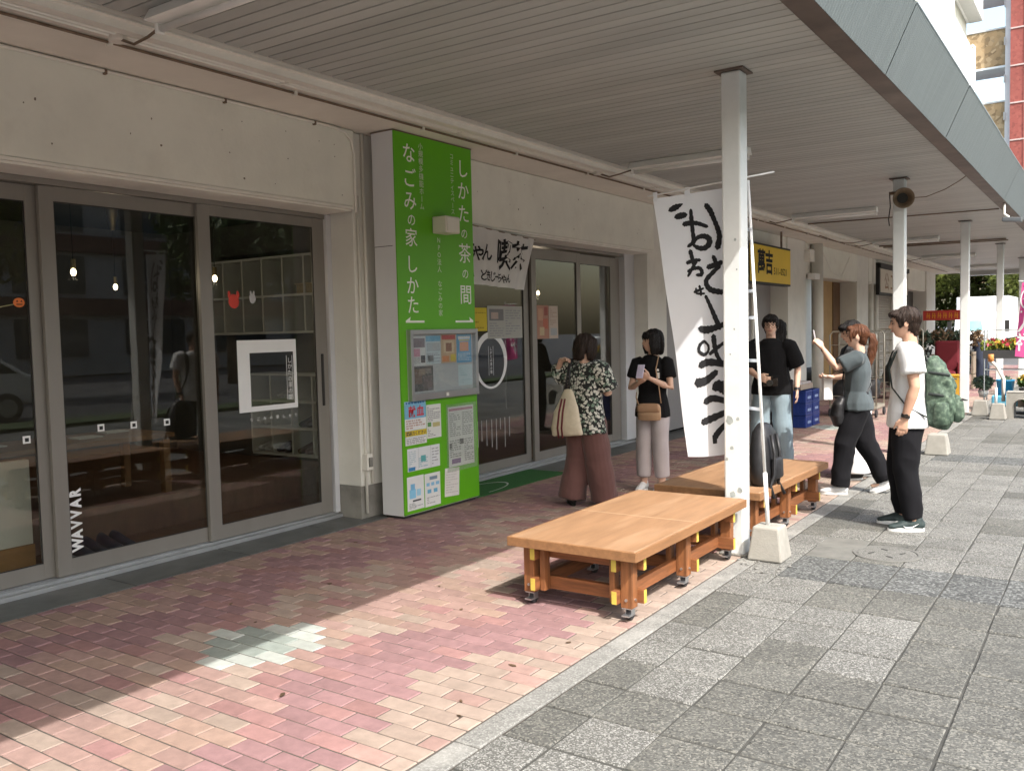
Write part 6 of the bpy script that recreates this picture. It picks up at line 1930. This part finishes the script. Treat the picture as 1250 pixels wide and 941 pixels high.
b = MB(); b.quad((-5.2, 40.76, 1.2), (-4.5, 40.76, 1.2), (-4.6, 40.98, 1.62), (-5.1, 40.98, 1.62)); b.build('sun_visor', mat('wind_teal', (.25, .45, .45), .2, .2, 3), ws_)
for x in (-5.35, -4.05):
    MB().box(x - .15, x + .15, 40.68, 40.72, .72, .9).build('headlight', mat('headlamp', (.7, .72, .75), .15, .1), tr, bevel=.02)
for (x, y) in ((-5.45, 41.3), (-3.95, 41.3), (-5.45, 45.4), (-3.95, 45.4)):
    MB().tube([(x - .12, y, .38), (x + .12, y, .38)], .38, 20).build('wheel', m_rub, tr)
MB().box(-5.55, -3.85, 40.65, 40.72, .4, .6).build('bumper', mat('bumper_grey', (.25, .25, .26), .5), tr)
for x in (-5.75, -3.65):
    MB().box(x - .08, x + .08, 40.75, 40.8, 1.15, 1.6).build('mirror', m_alud, tr)
# dark blue parked car behind the third post
def small_car(loc, rz, col_, label, group=None):
    t = empty('parked_car', loc, rz, label, 'car', group)
    cm_ = mat('car_%d' % int(col_[0] * 100 + col_[2] * 1000), col_, .25, .03, spec=.6)
    prof = [(-2.0, .35), (-2.02, .75), (-1.9, .92), (-1.2, 1.0), (-.75, 1.42), (.2, 1.5), (1.1, 1.42), (1.75, 1.0), (2.0, .9), (2.05, .5), (1.95, .35)]
    b = MB(); b.prism(prof, -.82, .82, Matrix(((1, 0, 0, 0), (0, 0, 1, 0), (0, 1, 0, 0), (0, 0, 0, 1)))); b.build('body', cm_, t, bevel=.08, local=True)
    for s in (-1, 1):
        b = MB(); b.add([(x, s * .826, z) for (x, z) in ((-1.08, 1.02), (-.68, 1.38), (.2, 1.44), (1.0, 1.37), (1.55, 1.02))], [(0, 1, 2, 3, 4)]); b.build('side_window', m_wind, t, local=True)
        for x in (-1.25, 1.3):
            w_ = MB().tube([(x, s * .66, .31), (x, s * .85, .31)], .31, 20).build('wheel', m_rub, t, local=True)
            MB().tube([(x, s * .85, .31), (x, s * .862, .31)], .19, 16).build('rim', m_zinc, w_, local=True)
        MB().ball((-2.0, s * .6, .75), (.05, .16, .08), 10, 6).build('headlight', mat('headlamp', (.7, .72, .75)), t, smooth=True, local=True)
    b = MB(); b.quad((-1.22, -.68, 1.03), (-1.22, .68, 1.03), (-.80, .6, 1.41), (-.80, -.6, 1.41)); b.build('windscreen', m_wind, t, local=True)
    return t
b = MB(); b.loft([(-2.72, 24.2, .03), (-2.72, 24.2, .4), (-2.74, 24.2, .8), (-2.76, 24.2, 1.05)], [(.2, .25), (.18, .24), (.16, .22), (.12, .18)], (1, 0, 0), 20, dome=.3)
link(remeshed(b, .02, 2, wrinkles(.02, 77, 9)), 'covered_rack', mat('navy_cover', (.015, .022, .045), .7, .2), None)
tag(bpy.context.scene.objects['covered_rack'], 'rack under a dark navy cover behind the third post', 'rack')

# flower shop corner
fs_ = empty('banner_sign', (-3.5, 24, 1.6), label='red banner sign with orange marks above the plant display', cat='sign')
MB().box(-3.98, -3.05, 24.0, 24.03, 1.62, 1.86).build('panel', mat('banner_red', (.55, .05, .04), .6, .1, 4), fs_)
b = MB()
for k in range(7):
    x = -3.9 + k * .125
    b.quad((x, 23.997, 1.67), (x + .02, 23.997, 1.67), (x + .03, 23.997, 1.81), (x + .01, 23.997, 1.81)); b.quad((x, 23.9965, 1.72), (x + .085, 23.9965, 1.72), (x + .085, 23.9965, 1.745), (x, 23.9965, 1.745)); b.quad((x + .05, 23.996, 1.66), (x + .075, 23.996, 1.66), (x + .07, 23.996, 1.80), (x + .05, 23.996, 1.80))
b.build('marks', mat('banner_orange', (.75, .28, .03), .6, .1), fs_)
for x in (-3.97, -3.06):
    MB().tube([(x, 24.03, 0), (x, 24.03, 1.86)], .015, 8).build('post', m_cage, fs_)
m_pot = [mat('pot_terracotta', (.30, .12, .06), .8, .1), mat('pot_dark', (.04, .04, .04), .6, .1), mat('pot_white', (.6, .6, .58), .5, .05)]
m_pl = [mat('plant_green', (.07, .13, .03), .6, .4, 8, trans=.2), mat('plant_lime', (.22, .28, .05), .6, .4, 8, trans=.2), mat('plant_dry', (.22, .15, .09), .8, .5, 12), mat('plant_bluegreen', (.11, .17, .12), .6, .4, 8, trans=.2), mat('petal_red', (.5, .05, .08), .6, .3, 8), mat('petal_yellow', (.65, .45, .06), .6, .3, 8)]
def potted(x, y, z, r_, h, pm, km, label, seed, flower=None, n=220, size=.05):
    t = empty('potted_plant', (x, y, z), label=label, cat='potted plant', group='plants for sale')
    MB().lathe((x, y, z), [(.001, 0), (r_ * .7, 0), (r_, r_ * 1.3), (r_ * .9, r_ * 1.3), (r_ * .85, r_ * 1.1), (.001, r_ * 1.1)], 16).build('pot', m_pot[pm], t, smooth=True)
    leaf_cloud('foliage', [(x, y, z + r_ * 1.3 + h * .45, h * .5), (x + h * .25, y, z + r_ * 1.3 + h * .55, h * .33), (x - h * .25, y + .05, z + r_ * 1.3 + h * .5, h * .33)], n, size, m_pl[km], t, seed)
    if flower is not None:
        leaf_cloud('flowers', [(x, y, z + r_ * 1.3 + h * .7, h * .42)], int(n * .35), size * .8, m_pl[flower], t, seed + 7)
rk = empty('plant_rack', (-3.5, 23.3, 0), label='low wooden staging of dried plants under the red banner', cat='rack')
m_rack = mat('rack_wood', (.25, .2, .15), .8, .2)
for z in (.35, .8):
    MB().box(-4.2, -2.75, 23.1, 23.6, z - .02, z).build('shelf', m_rack, rk)
for x in (-4.18, -2.77):
    MB().box(x - .02, x + .02, 23.1, 23.6, 0, .86).build('upright', m_rack, rk)
lab_p = ['leftmost dried bouquet under the red banner', 'second dried bouquet from the left under the red banner', 'middle dried bouquet under the red banner', 'second dried bouquet from the right under the red banner', 'rightmost dried bouquet under the red banner']
for i in range(5):
    potted(-4.05 + i * .3, 23.35, .8, .09, .55, i % 3, 2 if i % 2 == 0 else 3, lab_p[i], 30 + i, None, 260, .06)
for i in range(4):
    potted(-4.0 + i * .36, 23.3, .35, .1, .25, (i + 1) % 3, 3 if i % 2 else 0, ['leftmost', 'second', 'third', 'rightmost'][i] + ' small pot on the lower board under the red banner', 40 + i, 4 if i == 2 else None, 160, .045)
# red chair and yellow crate
rc = empty('red_armchair', (-3.1, 21.6, 0), label='dark red armchair beside the plant display', cat='armchair')
m_red = mat('chair_red', (.16, .015, .025), .7, .15)
MB().box(-3.4, -2.88, 21.4, 21.95, .25, .5).build('seat', m_red, rc, bevel=.05)
MB().box(-3.4, -2.88, 21.95, 22.12, .28, 1.15).build('backrest', m_red, rc, bevel=.05)
for x in (-3.47, -2.87):
    MB().box(x, x + .07, 21.4, 22.1, .26, .7).build('armrest', m_red, rc, bevel=.03)
for (x, y) in ((-3.4, 21.45), (-2.86, 21.45), (-3.4, 22.05), (-2.86, 22.05)):
    MB().tube([(x, y, 0), (x, y, .26)], .02, 8).build('leg', m_alud, rc)
yc = empty('yellow_box', (-3.05, 20.9, 0), label='long yellow box standing before the red armchair', cat='box')
m_yel = mat('box_yellow', (.50, .29, .03), .6, .1)
MB().box(-3.5, -2.65, 20.7, 21.1, .0, .42).build('body', m_yel, yc, bevel=.01)
MB().box(-3.51, -2.64, 20.69, 21.11, .421, .45).build('rim', m_yel, yc, bevel=.004)
# wire flower stand right of the third post
st = empty('flower_stand', (-1.6, 17.6, 0), label='tall wire flower stand with planted trough right of the third post', cat='plant stand')
m_wire = mat('stand_wire', (.42, .45, .46), .35, .1, metal=.6)
for (x, y) in ((-1.9, 17.4), (-1.05, 17.4), (-1.9, 17.8), (-1.05, 17.8)):
    MB().tube([(x, y, 0), (x, y, 1.42)], .011, 8).build('post', m_wire, st)
for z in (.3, .72, 1.0, 1.41):
    for y in (17.4, 17.8):
        MB().tube([(-1.9, y, z), (-1.05, y, z)], .008, 6).build('bar', m_wire, st)
    for x in (-1.9, -1.05):
        MB().tube([(x, 17.4, z), (x, 17.8, z)], .008, 6).build('bar', m_wire, st)
MB().box(-1.92, -1.03, 17.38, 17.82, .92, 1.06).build('trough', m_pot[1], st)
leaf_cloud('trough_leaves', [(-1.85 + i * .13, 17.6, 1.12 + .03 * (i % 2), .13) for i in range(7)], 900, .045, m_pl[1], st, 61)
leaf_cloud('trough_flowers', [(-1.8 + i * .22, 17.55, 1.18, .1) for i in range(4)], 160, .035, m_pl[4], st, 62)
leaf_cloud('trough_flowers', [(-1.7 + i * .22, 17.55, 1.15, .1) for i in range(4)], 160, .035, m_pl[5], st, 63)
bk_ = empty('blue_bucket', (-1.56, 17.3, .3), label='bright blue bucket behind the concrete arch block', cat='bucket')
MB().lathe((-1.56, 17.25, .3), [(.001, 0), (.11, 0), (.14, .24), (.148, .245), (.148, .262), (.135, .262), (.11, .03), (.001, .03)], 24).build('tub', mat('bucket_blue', (.02, .22, .42), .4, .05), bk_, smooth=True)
leaf_cloud('contents', [(-1.56, 17.25, .55, .09)], 60, .04, m_pl[3], bk_, 64)
cr_ = MB().box(-1.75, -1.3, 17.05, 17.45, .12, .298).thing('blue_stool', mat('stool_blue', (.10, .35, .50), .5, .1), 'pale blue plastic stool under the blue bucket', 'stool', bevel=.02)
potted(-1.25, 17.1, .3, .1, .22, 1, 0, 'leafy pot right of the blue bucket', 71, 5, 240, .045)
potted(-1.95, 17.75, .22, .09, .3, 2, 3, 'silvery plant behind the bent pipe', 72, None, 240, .05)
potted(-1.15, 16.9, .0, .12, .25, 1, 0, 'green pot on the ground by the stand', 73, None, 240, .05)
MB().box(-1.35, -.95, 16.95, 17.5, .12, .298).thing('plank_step', m_rack, 'wooden plank step under the leafy pot', 'step')
# concrete arch block
b = MB()
pts = [(-.22, 0), (-.22, .42), (.22, .42), (.22, 0), (.12, 0)] + [(math.cos(a) * .12, .2 + math.sin(a) * .11) for a in np.linspace(0, math.pi, 9)] + [(-.12, 0)]
n = len(pts)
vs = [(-1.23 + p[0], 16.2, .003 + p[1]) for p in pts] + [(-1.23 + p[0], 16.55, .003 + p[1]) for p in pts]
fr = [(0, 1, 6 + 8 - 1, 14)]
outer = [0, 1, 2, 3]
# front/back faces as strips between the outline and the arch
def arch(off, flip):
    f = [(0, 1, 13, 14), (1, 12, 13), (1, 11, 12), (1, 10, 11), (1, 2, 9, 10), (2, 8, 9), (2, 7, 8), (2, 6, 7), (2, 5, 6), (2, 3, 4, 5)]
    f = [tuple(i + off for i in q) for q in f]
    return [tuple(reversed(q)) for q in f] if flip else f
fcs = arch(0, False) + arch(n, True) + [(i, (i + 1) % n, n + (i + 1) % n, n + i) for i in range(n)]
MB().add(vs, fcs).thing('arch_block', m_blk, 'concrete arch shaped block beside the flower stand', 'concrete block', bevel=.008)
# bent pipe with orange cap
bpz = empty('bent_pipe', (-1.62, 16.3, .0), label='white bent pipe with an orange cap standing in a concrete block', cat='pipe')
MB().tube([(-1.52, 16.5, .25), (-1.52, 16.5, .62), (-1.62, 16.52, .82), (-1.72, 16.54, .92)], .028, 10).build('pipe', m_trim, bpz, smooth=True)
MB().tube([(-1.71, 16.54, .90), (-1.71, 16.54, 1.02)], .045, 10).build('cap', mat('cap_orange', (.55, .22, .06), .6, .1), bpz, smooth=True)
MB().tube([(-1.58, 16.02, .25), (-1.58, 16.02, .5)], .022, 10).thing('short_pole', m_fpole, 'short white pole standing in the front concrete block', 'pole', smooth=True)
# pink flag
pf = empty('vertical_flag', (-1.1, 15, .2), label='pink and white vertical flag at the right edge of the picture', cat='flag')
m_pink = mat('flag_pink', (.68, .10, .30), .8, .08, 3, trans=.3)
def pf_pos(u, v):
    return Vector((-1.255 + .1 * (1 - v) * (1 - u) ** 2 + u * .36 + .02 * v, 15 + .04 * math.sin(u * 6 + v * 5), 2.12 - 1.08 * v - .06 * u * v + .0 * u))
b = MB(); n, k = 12, 24
b.add([pf_pos(i / n, j / k) for j in range(k + 1) for i in range(n + 1)], [(j * (n + 1) + i, (j + 1) * (n + 1) + i, (j + 1) * (n + 1) + i + 1, j * (n + 1) + i + 1) for j in range(k) for i in range(n)])
b.build('cloth', m_pink, pf, smooth=True)
for (ch, v, s) in (('⊕', .22, .2), ('一', .40, .22), ('人', .56, .26), ('祥', .80, .27)):
    vs_, fs_2 = glyph(ch, .025)
    out = []
    for (x, y) in vs_:
        p = pf_pos(.30 + x * s / .36 * .8, v - (y - .37) * s / 1.08); p.y -= .006; out.append(p)
    MB().add(out, fs_2).build('lettering', m_stw, pf)
MB().tube([(-.9, 15.0, .0), (-.93, 15.0, 2.2)], .012, 8).build('pole', m_fpole, pf)
MB().tube([(-.93, 15.0, 2.14), (-1.2, 15.0, 2.14)], .006, 6).build('crossbar', m_fpole, pf)

# ------------------------------------------------------------------ upper balconies of the same building and the far apartment block
m_bw = mat('balcony_white', (.80, .80, .78), .6, .03, 3, coords='World')
m_bu = mat('balcony_under', (.55, .55, .53), .7, .05)
bal = [(24.6, 29.7, 8.6, 11.9, 'nearer white balcony parapet above the canopy'), (30.1, 34.4, 8.0, 10.75, 'farther white balcony parapet above the canopy'), (29.0, 34.6, 11.75, 13.3, 'highest white balcony above the canopy')]
for i, (y0, y1, z0, z1, lab) in enumerate(bal):
    bc = MB().box(-4.395, -4.15 if i < 2 else -3.9, y0, y1, z0, z1).build('balcony', m_bw, ab, bevel=.02)
    if i == 2:
        MB().box(-4.3, -3.92, y0 + .05, y1 - .05, z0 - .02, z0 - .002).build('underside', m_bu, bc)
    else:
        MB().tube([(-4.12, y1 - .1, z0), (-4.12, y1 - .1, z1 + .1), (-4.2, y1 - .1, z1 + .18)], .04, 8).build('drain_pipe', m_bw, bc)
apt = empty('apartment_block', (-8, 60, 0), label='far red brick tower joined to a pale block by open walkways with tan tiled parapets', cat='building')
m_pale = mat('apt_pale', (.74, .80, .82), .6, .02, 1, coords='World')
m_tan = mat('apt_tan_tile', (.42, .29, .15), .7, .25, .5, coords='World', speck=.5, speck_scale=4.5, speck_col=(.62, .48, .3))
m_redb = mat('apt_red_brick', (.28, .075, .06), .75, .12, .6, coords='World', speck=.3, speck_scale=7, speck_col=(.4, .13, .1))
MB().box(-26, -13, 60.3, 70, 0, 30).build('wall', m_pale, apt)
for k in range(7):
    z = 3.85 + k * 4.22
    MB().box(-12.98, -5.62, 60.2, 60.5, z, z + 2.1).build('balcony_panel', m_tan, apt)
    MB().box(-12.98, -5.6, 60.15, 62.4, z - .12, z - .005).build('balcony_slab', m_pale, apt)
    MB().box(-12.98, -5.6, 60.15, 60.55, z + 2.105, z + 2.2).build('balcony_rail', m_bu, apt)
MB().box(-5.6, -5.3, 60.0, 61, 0, 30).build('pilaster', m_bw, apt)
for z in np.arange(9, 24, 2.15):
    MB().box(-5.66, -5.58, 59.9, 59.99, z, z + .45).build('pipe_bracket', m_bu, apt)
MB().box(-5.28, 4, 59.4, 70, 0, 30).build('brick_tower', m_redb, apt)
for k in range(14):
    MB().box(-5.275, 4, 59.36, 59.395, 1.4 + k * 2.11, 1.48 + k * 2.11).build('brick_joint', mat('apt_joint', (.5, .4, .38), .8), apt)
for x in np.arange(-4.6, 3.5, 1.5):
    MB().box(x, x + .05, 59.365, 59.395, 0, 29.8).build('brick_joint', mat('apt_joint2', (.33, .11, .09), .8), apt)

# ------------------------------------------------------------------ the street side (behind the camera, mirrored in the door glass)
rd = MB().box(6.2, 13.5, -120, 160, -.058, -.05).build('road', mat('road_asphalt', (.06, .06, .062), .9, .2, 2, coords='World'))
tag(rd, 'asphalt road on the street side', kind='structure')
gv = MB().box(4.95, 6.15, -60, 100, -.058, .06).build('verge', mat('verge_grass', (.05, .075, .025), .9, .4, 10, coords='World', bump=.6))
tag(gv, 'grass verge between pavement and road', kind='structure')
small_car((8.2, 7.8, -.05), R(90), (.55, .56, .57), 'silver parked car on the street side', 'cars on the street side')
small_car((8.2, 1.0, -.05), R(90), (.06, .06, .065), 'dark parked car on the street side', 'cars on the street side')
for i, (x, y) in enumerate(((15.5, 3.5), (16.5, 12.0), (15.5, 21.0), (16, -7))):
    tree(x, y, 7 + i % 2, 2.8, ['street tree opposite the left shop doors', 'street tree opposite the second shop doors', 'street tree opposite the yellow sign', 'street tree behind the camera'][i], 20 + i, 3500, .22, i % 3, 'street trees')
ob = empty('opposite_building', (30, 10, 0), label='four storey pale building with red bands across the street', cat='building')
MB().box(30, 40, -30, 50, 0, 9.6).build('wall', mat('opp_pale', (.36, .35, .33), .8, .04, 1), ob)
for k in range(3):
    MB().box(29.7, 29.99, -30, 50, 2.9 + k * 3.0, 3.7 + k * 3.0).build('red_band', mat('opp_red', (.13, .06, .045), .8, .1), ob)
    for j in range(14):
        wn = MB().box(29.93, 29.985, -28 + j * 5.4, -24.6 + j * 5.4, .9 + k * 3.0, 2.7 + k * 3.0).build('window', m_wind, ob)

bpy.data.objects.remove(_to)
